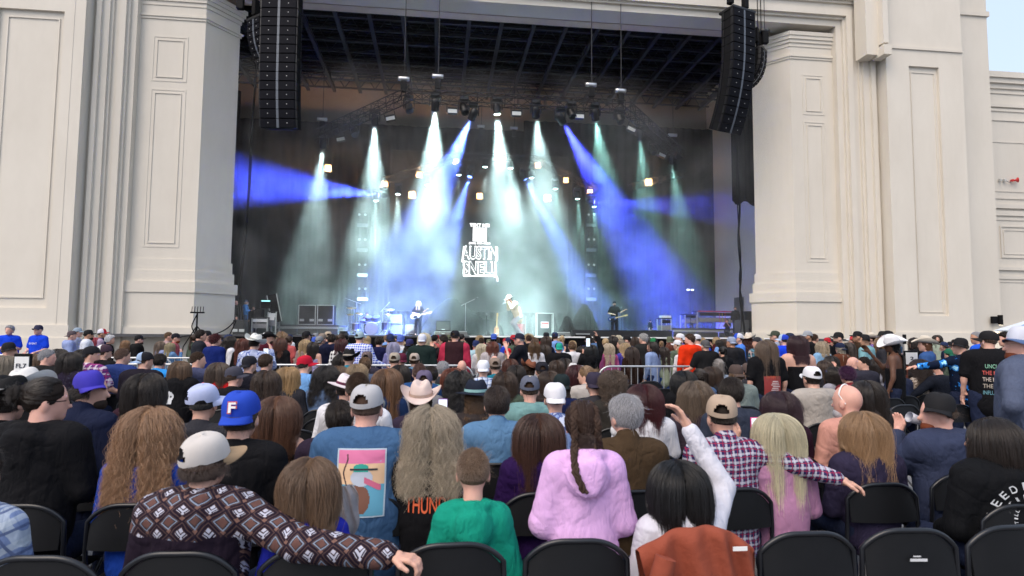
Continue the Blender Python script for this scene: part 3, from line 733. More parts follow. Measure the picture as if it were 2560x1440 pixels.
def neck_head_sdf(p, J):
    w = p.get('w',1.0)
    def fn(P):
        t = cap_(P, (0, J['neck'][1]-0.02, J['neck'][2]-0.07), (0, J['head'][1]-0.03, J['head'][2]-0.05), 0.058*(0.5+0.5*w), 0.050*(0.6+0.4*w))
        return smin(t, head_sdf(head_local(P, p, J))*p.get('hs',1.0), 0.02)
    return fn
def body_sdf(p, J, hands=True):
    w = p.get('w',1.0); f = p.get('fat',1.0)
    hp_ = [hand_prims(W, E, sx, p.get('curl',0.5)) for sx, (S,E,W) in zip((-1,1), J['arms'])] if hands else []
    def fn(P):
        t = usmin([cap_(P, J['pelvis'], J['waist'], 0.135*w*f, 0.125*w*f, (1.05,0.78,1)), cap_(P, J['waist'], J['chest'], 0.125*w*f, 0.15*w, (1.1,0.72,1)),
                   cap_(P, (-J['sh']*0.72, J['chest'][1]-0.01, J['shz']), (J['sh']*0.72, J['chest'][1]-0.01, J['shz']-0.012), 0.07*w, 0.07*w)], 0.06)
        t = smin(t, cap_(P, (0, J['neck'][1]-0.02, J['neck'][2]-0.05), (0, J['head'][1]-0.03, J['head'][2]-0.05), 0.058*(0.5+0.5*w), 0.050*(0.6+0.4*w)), 0.03)
        for a, b, c, e in J['legs']:
            t = smin(t, cap_(P, a, b, 0.088*w, 0.06), 0.04); t = smin(t, cap_(P, b, c, 0.058, 0.04), 0.02); t = smin(t, cap_(P, (c[0],c[1]-0.03,c[2]-0.04), e, 0.042, 0.035), 0.02)
        for S, E, W in J['arms']: t = smin(t, cap_(P, S, E, 0.050*w, 0.040), 0.04); t = smin(t, cap_(P, E, W, 0.040, 0.027), 0.015)
        for sx, h in zip((-1,1), hp_):
            for q in h: t = smin(t, cap_(P, q[1], q[2], q[3], q[4]), 0.006)
        return smin(t, ell_(P, J['head'], (0.065,0.08,0.085)), 0.02)
    return fn
def shirt_sdf(p, J):
    w = p.get('w',1.0); f = p.get('fat',1.0); slv = p.get('sleeve','long'); g = 0.014 if p.get('top') != 'hoodie' else 0.026
    sit = p['pose'] == 'sit'; fs = p.get('seed',0)*1.7; neckz = J['neck'][2]
    def fn(P):
        t = usmin([cap_(P, (0,J['pelvis'][1],J['pelvis'][2]-(0.04 if sit else 0.10)), J['waist'], (0.145*w*f)+g, 0.135*w*f+g, (1.05,0.78,1)), cap_(P, J['waist'], J['chest'], 0.13*w*f+g, 0.155*w+g, (1.1,0.74,1)),
                   cap_(P, (-J['sh']*0.72, J['chest'][1]-0.01, J['shz']-0.003), (J['sh']*0.72, J['chest'][1]-0.01, J['shz']-0.003), 0.07*w+g, 0.07*w+g)], 0.06)
        if slv != 'none':
            for S, E, W in J['arms']:
                E_ = E if slv == 'long' else S+(E-S)*0.72
                t = smin(t, cap_(P, S, E_, 0.050*w+g, 0.043+g*(1.7 if slv != 'long' else 1)), 0.035)
                if slv == 'long': t = smin(t, cap_(P, E, E+(W-E)*0.95, 0.043+g, 0.030+g*0.9), 0.015)
        if p.get('top') == 'hoodie':
            hz = neckz-0.03
            t = smin(t, ell_(P, (0, J['neck'][1]-0.105, hz-0.045)  , (0.125*w, 0.042, 0.10)), 0.018); t = smin(t, cap_(P, (0, J['neck'][1]-0.135, hz+0.0), (0, J['neck'][1]-0.150, hz-0.105), 0.05*w, 0.022, (1.5,0.6,1)), 0.03)
            q = np.sqrt((P[:,0]/1.12)**2+(P[:,1]-J['neck'][1]+0.02)**2)-0.078*(0.5+0.5*w); tor = np.sqrt(q*q+(P[:,2]-hz-0.035+0.25*(P[:,1]-J['neck'][1]+0.02))**2)-0.026; t = smin(t, tor, 0.018)
            pass
            if p.get('hoodup') : pass
        elif p.get('top') == 'collar':
            t = smin(t, cap_(P, (0, J['neck'][1]-0.03, neckz-0.02), (0, J['neck'][1]-0.015, neckz+0.03), 0.082, 0.070), 0.012)
        else:
            t = smin(t, cap_(P, (0, J['neck'][1]-0.03, neckz-0.03), (0, J['neck'][1]-0.02, neckz-0.002), 0.085, 0.068), 0.03)
        # folds: narrow creases fanning from the arms and gathering at the waist
        a = (0.0065 if slv != 'none' else 0.003)*(1.2 if p.get('top') == 'hoodie' else 1.0)
        x, y, z = P[:,0], P[:,1], P[:,2]; ax_ = np.abs(x)
        wv = 1.4*np.sin(9*x+7*z+fs)+0.9*np.sin(17*z-11*x+2*fs)+0.6*np.sin(23*y+13*z)
        c1 = 1-np.abs(np.sin(13*z-17*ax_+wv+fs)); c2 = 1-np.abs(np.sin(19*z+6*x+wv*1.3+1+fs)); c3 = 1-np.abs(np.sin(15*ax_+9*z+wv))
        m1 = 0.5+0.5*np.sin(6*x+5*z+fs*3); m2 = 0.5+0.5*np.sin(8*z-4*x+fs)
        t = t + a*(c1**5*m1 + 0.8*c2**6*m2 + 0.5*c3**6*(1-m1)) - a*0.45
        if p.get('low'):   # open back / scoop neckline: cut above a curve
            t = np.maximum(t, (z-(J['shz']-p['low']))*0.8 if True else t)
        return t
    return fn
def legs_sdf(p, J):
    w = p.get('w',1.0)
    def fn(P):
        t = cap_(P, (0,0,J['pelvis'][2]-0.03), (0,0,J['pelvis'][2]+0.03), 0.135*w, 0.12*w, (1.05,0.8,1))
        for a, b, c, e in J['legs']:
            t = smin(t, cap_(P, a, b, 0.098*w, 0.072), 0.04); t = smin(t, cap_(P, b, (c[0],c[1],c[2]+0.0), 0.070, 0.058), 0.02)
        return t + 0.004*np.sin(40*P[:,2]+3*np.sin(20*P[:,0]))
    return fn
MESH_CACHE = {}
def figure_meshes(p, h):
    key = repr(sorted((k, repr(v)) for k, v in p.items() if k not in ())) + str(h)
    if key in MESH_CACHE: return MESH_CACHE[key]
    J = joints(p); pts = [J['pelvis'], J['head'], (J['sh'],0,J['shz']), (-J['sh'],0,J['shz'])]
    for l in J['legs']: pts += list(l)
    for a in J['arms']: pts += [tuple(q) for q in a]
    A = np.array(pts); lo = A.min(0)-0.24; hi = A.max(0)+0.24; lo[2] = max(lo[2], -0.02); 
    V, Q = surf_net(body_sdf(p, J, hands=False), lo, hi, 0.026 if h < 0.013 else 0.033)
    Vs, Qs = [V], [Q]; n = len(V); hd = np.array(J['head'])
    v, q = surf_net(neck_head_sdf(p, J), hd-(0.16,0.17,0.26), hd+(0.16,0.2,0.17), (0.0085 if h < 0.013 else 0.012 if h < 0.018 else 0.016)); Vs.append(v); Qs.append(q+n); n += len(v)
    if True:
        hh_ = 0.0055 if h < 0.013 else 0.012
        for sx, (S,E,W) in zip((-1,1), J['arms']):
            hp_ = hand_prims(W, E, sx, p.get('curl',0.5)); 
            def hf(P, hp_=hp_): return usmin([cap_(P, q[1], q[2], q[3], q[4]) for q in hp_], 0.006)
            v, q = surf_net(hf, W-0.24, W+0.24, hh_); Vs.append(v); Qs.append(q+n); n += len(v)
        V = np.concatenate(Vs); Q = np.concatenate(Qs)
    body = np_mesh('person', V, Q)
    V, Q = surf_net(shirt_sdf(p, J), lo, hi, h); shirt = np_mesh('shirt', V, Q)
    V, Q = surf_net(legs_sdf(p, J), lo, hi, 0.026 if h < 0.013 else 0.034); legs = np_mesh('trousers', V, Q)
    MESH_CACHE[key] = (J, body, shirt, legs); return MESH_CACHE[key]

# ---- materials driven by the object's colour
def objcol_mat(name, rough, bump=0.3, bscale=250, sheen=0.0, sub=0.0, pat=None, fold=0.0, spec=0.12):
    m, nt, b = new_mat(name); oi = N(nt,'ShaderNodeObjectInfo'); tc = N(nt,'ShaderNodeTexCoord')
    b.inputs['Roughness'].default_value = rough; b.inputs['Specular IOR Level'].default_value = spec
    if False: pass
    if sub: b.inputs['Subsurface Weight'].default_value = sub; b.inputs['Subsurface Radius'].default_value = (0.02,0.008,0.004)
    col = oi.outputs['Color']
    no = N(nt,'ShaderNodeTexNoise'); no.inputs['Scale'].default_value = 9; no.inputs['Detail'].default_value = 5; nt.links.new(tc.outputs['Object'], no.inputs['Vector'])
    mr = N(nt,'ShaderNodeMapRange'); mr.inputs[1].default_value = 0.3; mr.inputs[2].default_value = 0.7; mr.inputs[3].default_value = 0.90; mr.inputs[4].default_value = 1.07; nt.links.new(no.outputs[0], mr.inputs[0])
    if pat: col = pat(nt, tc, col)
    sc = N(nt,'ShaderNodeVectorMath', operation='SCALE'); nt.links.new(col, sc.inputs[0]); nt.links.new(mr.outputs[0], sc.inputs['Scale']); nt.links.new(sc.outputs[0], b.inputs['Base Color'])
    n2 = N(nt,'ShaderNodeTexNoise'); n2.inputs['Scale'].default_value = bscale; n2.inputs['Detail'].default_value = 2; nt.links.new(tc.outputs['Object'], n2.inputs['Vector'])
    bp = N(nt,'ShaderNodeBump'); bp.inputs['Strength'].default_value = bump; bp.inputs['Distance'].default_value = 0.002; nt.links.new(n2.outputs[0], bp.inputs['Height'])
    if fold:
        rn = N(nt,'ShaderNodeTexNoise'); rn.inputs['Scale'].default_value = 3.0; rn.inputs['Detail'].default_value = 3; rn.inputs['Distortion'].default_value = 0.9
        rm = N(nt,'ShaderNodeMapping'); rm.inputs['Scale'].default_value = (1.5,1.5,1.0); rm.inputs['Rotation'].default_value = (0.3,0.5,0.0); nt.links.new(tc.outputs['Object'], rm.inputs[0]); nt.links.new(rm.outputs[0], rn.inputs['Vector'])
        r1 = N(nt,'ShaderNodeMath', operation='SUBTRACT'); nt.links.new(rn.outputs[0], r1.inputs[0]); r1.inputs[1].default_value = 0.5
        r2 = N(nt,'ShaderNodeMath', operation='ABSOLUTE'); nt.links.new(r1.outputs[0], r2.inputs[0])
        r3 = N(nt,'ShaderNodeMapRange'); r3.inputs[1].default_value = 0.0; r3.inputs[2].default_value = 0.09; r3.inputs[3].default_value = 0.0; r3.inputs[4].default_value = 1.0; nt.links.new(r2.outputs[0], r3.inputs[0])
        b0 = N(nt,'ShaderNodeBump'); b0.inputs['Strength'].default_value = 0.26; b0.inputs['Distance'].default_value = 0.018; nt.links.new(r3.outputs[0], b0.inputs['Height']); nt.links.new(b0.outputs[0], bp.inputs['Normal'])
        n3 = N(nt,'ShaderNodeTexNoise'); n3.inputs['Scale'].default_value = 7; n3.inputs['Detail'].default_value = 4; n3.inputs['Distortion'].default_value = 1.2
        mp = N(nt,'ShaderNodeMapping'); mp.inputs['Scale'].default_value = (2.0,2.0,0.7); mp.inputs['Rotation'].default_value = (0,0.35,0.3); nt.links.new(tc.outputs['Object'], mp.inputs[0]); nt.links.new(mp.outputs[0], n3.inputs['Vector'])
        b2 = N(nt,'ShaderNodeBump'); b2.inputs['Strength'].default_value = fold; b2.inputs['Distance'].default_value = 0.028; nt.links.new(n3.outputs[0], b2.inputs['Height']); nt.links.new(bp.outputs[0], b2.inputs['Normal']); nt.links.new(b2.outputs[0], b.inputs['Normal'])
    else: nt.links.new(bp.outputs[0], b.inputs['Normal'])
    return m
def warp(nt, tc, amp=0.022):
    no = N(nt,'ShaderNodeTexNoise'); no.inputs['Scale'].default_value = 6; no.inputs['Detail'].default_value = 2; nt.links.new(tc.outputs['Object'], no.inputs['Vector'])
    s1 = N(nt,'ShaderNodeVectorMath', operation='SUBTRACT'); nt.links.new(no.outputs['Color'], s1.inputs[0]); s1.inputs[1].default_value = (0.5,0.5,0.5)
    s2 = N(nt,'ShaderNodeVectorMath', operation='MULTIPLY_ADD'); nt.links.new(s1.outputs[0], s2.inputs[0]); s2.inputs[1].default_value = (amp*2,)*3; nt.links.new(tc.outputs['Object'], s2.inputs[2]); return s2.outputs[0]
def stripes(nt, tc, axis, freq, lo, rot=0.0, ph=0.0):
    """1 inside a stripe, else 0"""
    mp = N(nt,'ShaderNodeMapping'); mp.inputs['Rotation'].default_value = (0,rot,0); nt.links.new(warp(nt, tc), mp.inputs[0])
    sp = N(nt,'ShaderNodeSeparateXYZ'); nt.links.new(mp.outputs[0], sp.inputs[0])
    a = N(nt,'ShaderNodeMath', operation='MULTIPLY_ADD'); nt.links.new(sp.outputs[axis], a.inputs[0]); a.inputs[1].default_value = freq; a.inputs[2].default_value = ph+50
    fr = N(nt,'ShaderNodeMath', operation='FRACT'); nt.links.new(a.outputs[0], fr.inputs[0])
    lt = N(nt,'ShaderNodeMath', operation='LESS_THAN'); nt.links.new(fr.outputs[0], lt.inputs[0]); lt.inputs[1].default_value = lo
    return lt.outputs[0]
def mixc(nt, fac, a, b, facv=None):
    m = N(nt,'ShaderNodeMix', data_type='RGBA')
    if facv is not None: mm = N(nt,'ShaderNodeMath', operation='MULTIPLY'); nt.links.new(fac, mm.inputs[0]); mm.inputs[1].default_value = facv; fac = mm.outputs[0]
    nt.links.new(fac, m.inputs[0])
    for s, i in ((a,6),(b,7)):
        if isinstance(s, tuple): m.inputs[i].default_value = (*s,1)
        else: nt.links.new(s, m.inputs[i])
    return m.outputs[2]
def plaid(c1, c2, f=16, rot=0.0):
    def pat(nt, tc, col):
        c = mixc(nt, stripes(nt,tc,0,f,0.30,rot), col, c1, 0.65); c = mixc(nt, stripes(nt,tc,2,f,0.30,rot,0.2), c, c1, 0.65)
        c = mixc(nt, stripes(nt,tc,0,f,0.12,rot,0.3), c, c2, 0.9); c = mixc(nt, stripes(nt,tc,2,f,0.12,rot,0.5), c, c2, 0.9); return c
    return pat
def vstripe(c1, f=14):
    def pat(nt, tc, col): return mixc(nt, stripes(nt,tc,0,f,0.3), col, c1, 0.8)
    return pat
def gingham(c1, f=18):
    def pat(nt, tc, col):
        c = mixc(nt, stripes(nt,tc,0,f,0.5), col, c1, 0.5); return mixc(nt, stripes(nt,tc,2,f,0.5), c, c1, 0.5)
    return pat
def sleeves(c1, w=0.185):
    def pat(nt, tc, col):
        sp = N(nt,'ShaderNodeSeparateXYZ'); nt.links.new(tc.outputs['Object'], sp.inputs[0]); a = N(nt,'ShaderNodeMath', operation='ABSOLUTE'); nt.links.new(sp.outputs[0], a.inputs[0])
        g = N(nt,'ShaderNodeMath', operation='GREATER_THAN'); g.inputs[1].default_value = w; nt.links.new(a.outputs[0], g.inputs[0]); return mixc(nt, g.outputs[0], col, c1)
    return pat
def blotch(c1, c2, sc=14, th=0.52):
    def pat(nt, tc, col):
        v = N(nt,'ShaderNodeTexNoise'); v.inputs['Scale'].default_value = sc; v.inputs['Detail'].default_value = 4; nt.links.new(tc.outputs['Object'], v.inputs['Vector'])
        g = N(nt,'ShaderNodeMath', operation='GREATER_THAN'); g.inputs[1].default_value = th; nt.links.new(v.outputs[0], g.inputs[0])
        g2 = N(nt,'ShaderNodeMath', operation='GREATER_THAN'); g2.inputs[1].default_value = th+0.09; nt.links.new(v.outputs[0], g2.inputs[0])
        return mixc(nt, g2.outputs[0], mixc(nt, g.outputs[0], col, c1), c2)
    return pat
def aztec():
    def pat(nt, tc, col):
        def mth(op, a, b=None, v=None):
            n = N(nt,'ShaderNodeMath', operation=op); nt.links.new(a, n.inputs[0])
            if b is not None: nt.links.new(b, n.inputs[1])
            if v is not None: n.inputs[1].default_value = v
            return n.outputs[0]
        sp = N(nt,'ShaderNodeSeparateXYZ'); nt.links.new(warp(nt, tc, 0.03), sp.inputs[0])
        yz = mth('ADD', sp.outputs[2], mth('MULTIPLY', sp.outputs[1], v=0.6))
        def cellf(s, off, o):  # abs distance from the cell centre
            a = mth('MULTIPLY', s, v=off); a = mth('ADD', a, v=50+o); a = mth('FRACT', a); a = mth('SUBTRACT', a, v=0.5); return mth('ABSOLUTE', a)
        def diamond(f, ox, oz): return mth('ADD', cellf(sp.outputs[0], f, ox), cellf(yz, f, oz))
        d1 = diamond(9.5, 0, 0); ring = mth('MULTIPLY', mth('LESS_THAN', d1, v=0.34), mth('GREATER_THAN', d1, v=0.27)); core = mth('LESS_THAN', d1, v=0.2)
        d2 = diamond(19.0, 0.5, 0.25); d3 = diamond(9.5, 0.5, 0.5); zz = mth('LESS_THAN', d2, v=0.22)
        zig = mth('LESS_THAN', mth('FRACT', mth('MULTIPLY', d1, v=5.5)), v=0.3)
        burst = mth('MULTIPLY', mth('LESS_THAN', d3, v=0.24), mth('LESS_THAN', mth('FRACT', mth('MULTIPLY', d2, v=3.0)), v=0.62))
        brown = (0.075,0.045,0.042); c = mixc(nt, zig, col, brown); c = mixc(nt, zz, c, (0.24,0.13,0.10), 0.6); c = mixc(nt, core, c, (0.11,0.055,0.048))
        c = mixc(nt, ring, c, (0.22,0.26,0.34), 0.9); c = mixc(nt, burst, c, (0.42,0.43,0.52)); zone = mth('MAXIMUM', mth('GREATER_THAN', sp.outputs[2], v=0.895), mth('GREATER_THAN', sp.outputs[0], v=0.20)); return mixc(nt, zone, col, c)
    return pat
FAB = {'plain': objcol_mat('cloth', 0.85, 0.35, 260, sheen=0.15, fold=0.55)}
def fab(kind):
    if kind in FAB: return FAB[kind]
    defs = {'plaid_red': plaid((0.50,0.50,0.58),(0.26,0.02,0.06),25), 'plaid_blue': plaid((0.62,0.68,0.78),(0.03,0.05,0.15),15), 'plaid_pink': plaid((0.70,0.62,0.70),(0.28,0.03,0.16),13),
            'check_blue': gingham((0.85,0.9,0.95),22), 'plaid_bw': gingham((0.85,0.85,0.85),12), 'plaid_teal': plaid((0.10,0.22,0.28),(0.45,0.35,0.33),9), 'stripe': vstripe((0.30,0.30,0.34),22), 'stripe_pink': vstripe((0.30,0.04,0.12),7),
            'floral': blotch((0.10,0.14,0.35),(0.55,0.60,0.75),16,0.5), 'camo': blotch((0.09,0.08,0.05),(0.28,0.25,0.19),12,0.48), 'lightning': blotch((0.02,0.18,0.55),(0.35,0.70,0.95),9,0.56), 'leopard': blotch((0.55,0.47,0.40),(0.05,0.04,0.03),26,0.5),
            'aztec': aztec(), 'vest_coral': sleeves((0.42,0.03,0.07)), 'vest_pink': sleeves((0.42,0.30,0.42)),  'plaid_slate': plaid((0.42,0.48,0.55),(0.08,0.11,0.22),11,0.5), 'dots': blotch((0.03,0.03,0.05),(0.5,0.45,0.4),34,0.60)}
    FAB[kind] = objcol_mat('cloth_'+kind, 0.85, 0.3, 260, sheen=0.1, pat=defs[kind], fold=0.45); return FAB[kind]
M['skin'] = objcol_mat('skin', 0.55, 0.15, 400, sub=0.08, spec=0.4)
M['hairbase'] = objcol_mat('hair_base', 0.6, 0.5, 160)
M['hat'] = objcol_mat('hat_cloth', 0.8, 0.25, 420)
def strand_mat():
    m, nt, b = new_mat('hair_strand'); oi = N(nt,'ShaderNodeObjectInfo'); hi = N(nt,'ShaderNodeHairInfo')
    mr = N(nt,'ShaderNodeMapRange'); mr.inputs[3].default_value = 0.68; mr.inputs[4].default_value = 1.38; nt.links.new(hi.outputs['Random'], mr.inputs[0])
    m2 = N(nt,'ShaderNodeMapRange'); m2.inputs[3].default_value = 0.75; m2.inputs[4].default_value = 1.2; nt.links.new(hi.outputs['Intercept'], m2.inputs[0])
    mm = N(nt,'ShaderNodeMath', operation='MULTIPLY'); nt.links.new(mr.outputs[0], mm.inputs[0]); nt.links.new(m2.outputs[0], mm.inputs[1])
    sc = N(nt,'ShaderNodeVectorMath', operation='SCALE'); nt.links.new(oi.outputs['Color'], sc.inputs[0]); nt.links.new(mm.outputs[0], sc.inputs['Scale']); nt.links.new(sc.outputs[0], b.inputs['Base Color'])
    b.inputs['Roughness'].default_value = 0.42; b.inputs['Specular IOR Level'].default_value = 0.6; return m
M['strand'] = strand_mat()
SC.cycles_curves.shape = 'RIBBONS'; SC.cycles_curves.subdivisions = 1

# ------------------------------------------------------------------ hair
HAIR_CACHE = {}
def hair_shell(style, L, h, hatted=False):
    def fn(P):
        d = fn0(P)
        if hatted: d = np.where(P[:,2] > 0.012, np.maximum(d, ell_(P,(0,-0.007,0.020),(0.0815,0.1025,0.102))), d)
        return d
    def fn0(P):
        if style in ('short','buzz','shortcurl'):
            g = {'short':0.013,'buzz':0.004,'shortcurl':0.022}[style]
            d = ell_(P, (0,-0.010,0.026), (0.077+g,0.097+g,0.098+g))
            nape = P[:,2] - (-0.045 + 0.95*np.maximum(P[:,1]+0.035, 0) - (0.035 if style != 'buzz' else 0.03)*(P[:,1] < -0.03))
            d = np.maximum(d, -nape*0.7)
            if style == 'shortcurl': d = d+0.006*np.sin(130*P[:,0])*np.sin(120*P[:,1])*np.sin(125*P[:,2])
            return d
        vol = {'long':0.009,'wavy':0.012,'curly':0.028,'bun':0.008,'pony':0.008,'bob':0.014,'afro':0.045}.get(style,0.018)
        d = ell_(P, (0,-0.014,0.022), (0.078+vol,0.098+vol,0.096+vol*0.8))
        if style in ('long','wavy','curly','bob','afro'):
            if style == 'bob': L2 = 0.17
            elif style == 'afro': L2 = 0.12
            else: L2 = L
            wd = {'curly':0.10,'afro':0.10}.get(style, 0.070)
            d = smin(d, cap_(P, (0,-0.055,-0.02), (0,-0.085-0.03*(L2>0.25),-L2*0.72), wd, wd*0.82, (1,0.5,1)), 0.05)
            for sx in (-1,1): d = smin(d, cap_(P, (sx*0.066,-0.02,-0.03), (sx*(0.066 if style != 'curly' else 0.095),-0.045,-L2*0.62), 0.022, 0.016), 0.03)
        if style in ('bun','pony','updo'):
            if style == 'updo': d = smin(d, cap_(P, (0,-0.10,-0.02), (0,-0.085,-0.075), 0.035, 0.022), 0.02)
            elif style == 'bun': d = smin(d, ell_(P, (0,-0.125,0.03), (0.045,0.038,0.045)), 0.012)
            else: d = smin(d, cap_(P, (0,-0.125,0.05), (0,-0.14,-L), 0.035, 0.022), 0.012)
            nape = P[:,2] - (-0.07 + 1.0*np.maximum(P[:,1]+0.03, 0)); d = np.maximum(d, -nape*0.7)
        face = ell_(P, (0,0.135,-0.05), (0.078,0.105,0.115)); d = np.maximum(d, -face)
        d = d+0.0035*np.sin(95*P[:,0]+14*np.sin(18*P[:,2]))*np.clip(1.2-np.abs(P[:,1])*2,0,1)
        return d
    L2 = max(L, 0.16)
    V, Q = surf_net(fn, (-0.24,-0.26,-L2-0.2), (0.24,0.2,0.2), h); return V, Q
def hair_strands(style, L, n, rad, seed=0, hatted=False):
    rng = np.random.default_rng(seed); S = 9 if style in ('short','buzz','shortcurl') else 16
    if style in ('curly','afro'): S = 32
    if style == 'wavy': S = 22
    D = rng.normal(size=(n*3,3)); D /= np.linalg.norm(D,axis=1)[:,None]
    face = (D[:,1] > 0.42) & (D[:,2] < 0.62); low = (D[:,2] < -0.35+0.0*D[:,1]) | ((D[:,1] > -0.1) & (D[:,2] < 0.05) & (D[:,1]+D[:,2]*0.3 > 0.15))
    if hatted: low |= D[:,2] > 0.0
    D = D[~face & ~low][:n if not hatted else int(n*0.6)]; n = len(D)
    c0 = np.array([0,-0.010,0.024]); r0 = np.array([0.078,0.098,0.098])
    P = c0 + D*r0
    nrm = D/r0; nrm /= np.linalg.norm(nrm,axis=1)[:,None]
    vol = {'long':0.011,'wavy':0.016,'curly':0.034,'bun':0.008,'pony':0.008,'updo':0.008,'short':0.010,'buzz':0.003,'bob':0.016,'afro':0.05,'shortcurl':0.02}[style]
    if hatted: vol = min(vol, 0.012 if style != 'curly' else 0.03)
    lay = rng.random(n)*vol + 0.003
    nc = max(12, n//(14 if style in ('wavy','curly') else 26)); cl = rng.integers(0,nc,n); cph = rng.random(nc)*6.28; cdir = rng.normal(size=(nc,3))
    ln = L*(0.82+0.22*rng.random(n)) if style not in ('short','buzz','shortcurl') else (0.045 if style == 'short' else 0.012 if style == 'buzz' else 0.05)*(0.7+0.6*rng.random(n))
    if style in ('long','wavy','curly','bob'): ln = (ln if style != 'bob' else 0.17*(0.9+0.15*rng.random(n))) + 0.11 + np.maximum(P[:,2],0)*1.3
    pts = [P.copy()]; X = P.copy(); step = ln/(S-1); g = np.array([0,0,-1.0])
    side = np.sign(X[:,0]+1e-4+ (rng.random(n)-0.5)*0.01)
    dirp = None
    for k in range(1,S):
        q = (X-c0)/r0; rr = np.linalg.norm(q,axis=1); nn = q/r0; nn /= np.linalg.norm(nn,axis=1)[:,None]
        t = g-(nn@g)[:,None]*nn
        bl = np.clip((0.035-X[:,2])/0.05,0,1)[:,None]
        if style not in ('short','buzz','shortcurl'): t = t*(1-bl)+(g+np.stack([side*(0.10 if style == 'curly' else 0.0),np.zeros(n),np.zeros(n)],1)*(X[:,2] > -0.1)[:,None])*bl
        if style in ('short','buzz','shortcurl'):
            t = t*0.8+np.stack([side*0.25,np.where(X[:,1]>0.02,0.3,-0.35),np.zeros(n)],1)*np.clip(nn[:,2:3],0.1,1)+nn*(0.75 if style=='buzz' else 0.16 if style == 'short' else 0.8)
            if style == 'shortcurl': t += cdir[cl]*0.7*np.sin(k*1.5)
            t /= np.linalg.norm(t,axis=1)[:,None]+1e-9; X = X+t*step[:,None] if hasattr(step,'__len__') else X+t*step
        else:
            t = t + np.stack([side*0.35*np.clip(nn[:,2],0,1), -0.22*np.clip(nn[:,2],0,1)-0.04*(X[:,2] > -0.08), np.zeros(n)],1)
            if style in ('bun','pony','updo'):
                tgt = np.array([0,-0.125,0.04]) if style != 'updo' else np.array([0,-0.11,-0.07]); tt = tgt-X; dist = np.linalg.norm(tt,axis=1)[:,None]; tt = tt/(dist+1e-6); tt = tt-(tt*nn).sum(1)[:,None]*nn*0.6
                if style in ('bun','updo'): t = np.where(dist > 0.035, tt, np.stack([np.sin(k*1.6+cph[cl]),np.zeros(n)-0.1,np.cos(k*1.6+cph[cl])],1))
                else: t = np.where((dist > 0.04) & ((X[:,2] > -0.03) & (X[:,1] > -0.115))[:,None], tt, g+0.05*cdir[cl])
            t /= np.linalg.norm(t,axis=1)[:,None]+1e-9
            if dirp is not None: t = t*0.6+dirp*0.4; t /= np.linalg.norm(t,axis=1)[:,None]+1e-9
            dirp = t; X = X+t*step[:,None]
            # keep outside the head, pulled to the layer thickness
            q = (X-c0)/r0; rr = np.linalg.norm(q,axis=1); lim = 1+lay/0.09
            ins = (rr < lim) & (X[:,2] > -0.10); X = np.where(ins[:,None], c0+q/rr[:,None]*lim[:,None]*r0, X)
            # drape over neck, shoulders and back
            zz = X[:,2]; bk = np.where(zz < -0.16, -0.125, -0.055-0.4*np.clip(-0.10-zz,0,0.1))
            isb = (np.abs(X[:,0]) < 0.2) & (zz < -0.09); yl = bk*np.sqrt(np.clip(1-(X[:,0]/0.24)**2,0.1,1)) - lay
            front = X[:,1] > 0.035
            X[:,1] = np.where(isb & ~front, np.minimum(X[:,1], yl), X[:,1])
            spread = {'curly':0.135,'wavy':0.088,'afro':0.13}.get(style,0.076)
            X[:,0] = np.where((zz < -0.1) & (np.abs(X[:,0]) > spread), X[:,0]*0.96, X[:,0])
        pts.append(X.copy())
    A = np.stack(pts,1)
    if style in ('wavy','curly','afro','bob','long'):
        am, fr = {'wavy':(0.012,13),'curly':(0.0125,36),'afro':(0.014,24),'bob':(0.005,4),'long':(0.005,3)}[style]
        s = np.linspace(0,1,S)[None,:]; ph = cph[cl][:,None]+rng.normal(size=(n,1))*0.35
        off = am*np.clip(s*2.5,0,1); A[:,:,0] += off*np.sin(fr*s*(L/0.3)+ph); A[:,:,1] += off*0.7*np.cos(fr*s*(L/0.3)+ph*1.3)-off*0.4; A[:,:,2] += off*0.3*np.sin(fr*2*s+ph)
        # clumping toward the clump mean
        for c in range(nc):
            m = cl == c
            if m.sum() > 2:
                pass
        if style == 'curly': A[:,:,0] *= (1+0.30*np.clip(s,0,1)**1.2*np.clip(1-s*0.4,0,1)); A += (rng.normal(size=(n,1,3))*0.012)*s[:,:,None]
        else: A += (rng.normal(size=(n,1,3))*0.005)*s[:,:,None]
    rads = rad*(1-0.55*np.linspace(0,1,S)[None,:].repeat(n,0))
    # a few flyaway strands
    fly = rng.random(n) < 0.05
    A[fly] += (rng.normal(size=(int(fly.sum()),1,3))*0.022)*np.linspace(0,1,S)[None,:,None]**1.5
    return A, rads
def curves_data(name, A, rads, mat):
    n, S, _ = A.shape; hc = bpy.data.hair_curves.new(name); hc.add_curves([S]*n)
    hc.position_data.foreach_set('vector', A.astype('f').ravel())
    at = hc.attributes.get('radius') or hc.attributes.new('radius','FLOAT','POINT'); at.data.foreach_set('value', rads.astype('f').ravel())
    hc.materials.append(mat); return hc
def hair_data(style, L, lod, seed, hatted=False):
    """lod 0 near, 1 middle, 2 far"""
    key = (style, round(L,2), lod, seed if lod == 0 else seed % 2, hatted)
    if key in HAIR_CACHE: return HAIR_CACHE[key]
    V, Q = hair_shell(style, L, (0.010,0.013,0.017)[lod], hatted); sh = np_mesh('hair', V, Q, M['hairbase'])
    n = (9000,2600,700)[lod]; rad = (0.00065,0.0013,0.0028)[lod]
    if style in ('short','buzz'): n = int(n*0.8); rad *= 0.8
    A, r_ = hair_strands(style, L, n, rad, key[3], hatted); cu = curves_data('strands', A, r_, M['strand'])
    HAIR_CACHE[key] = (sh, cu); return HAIR_CACHE[key]

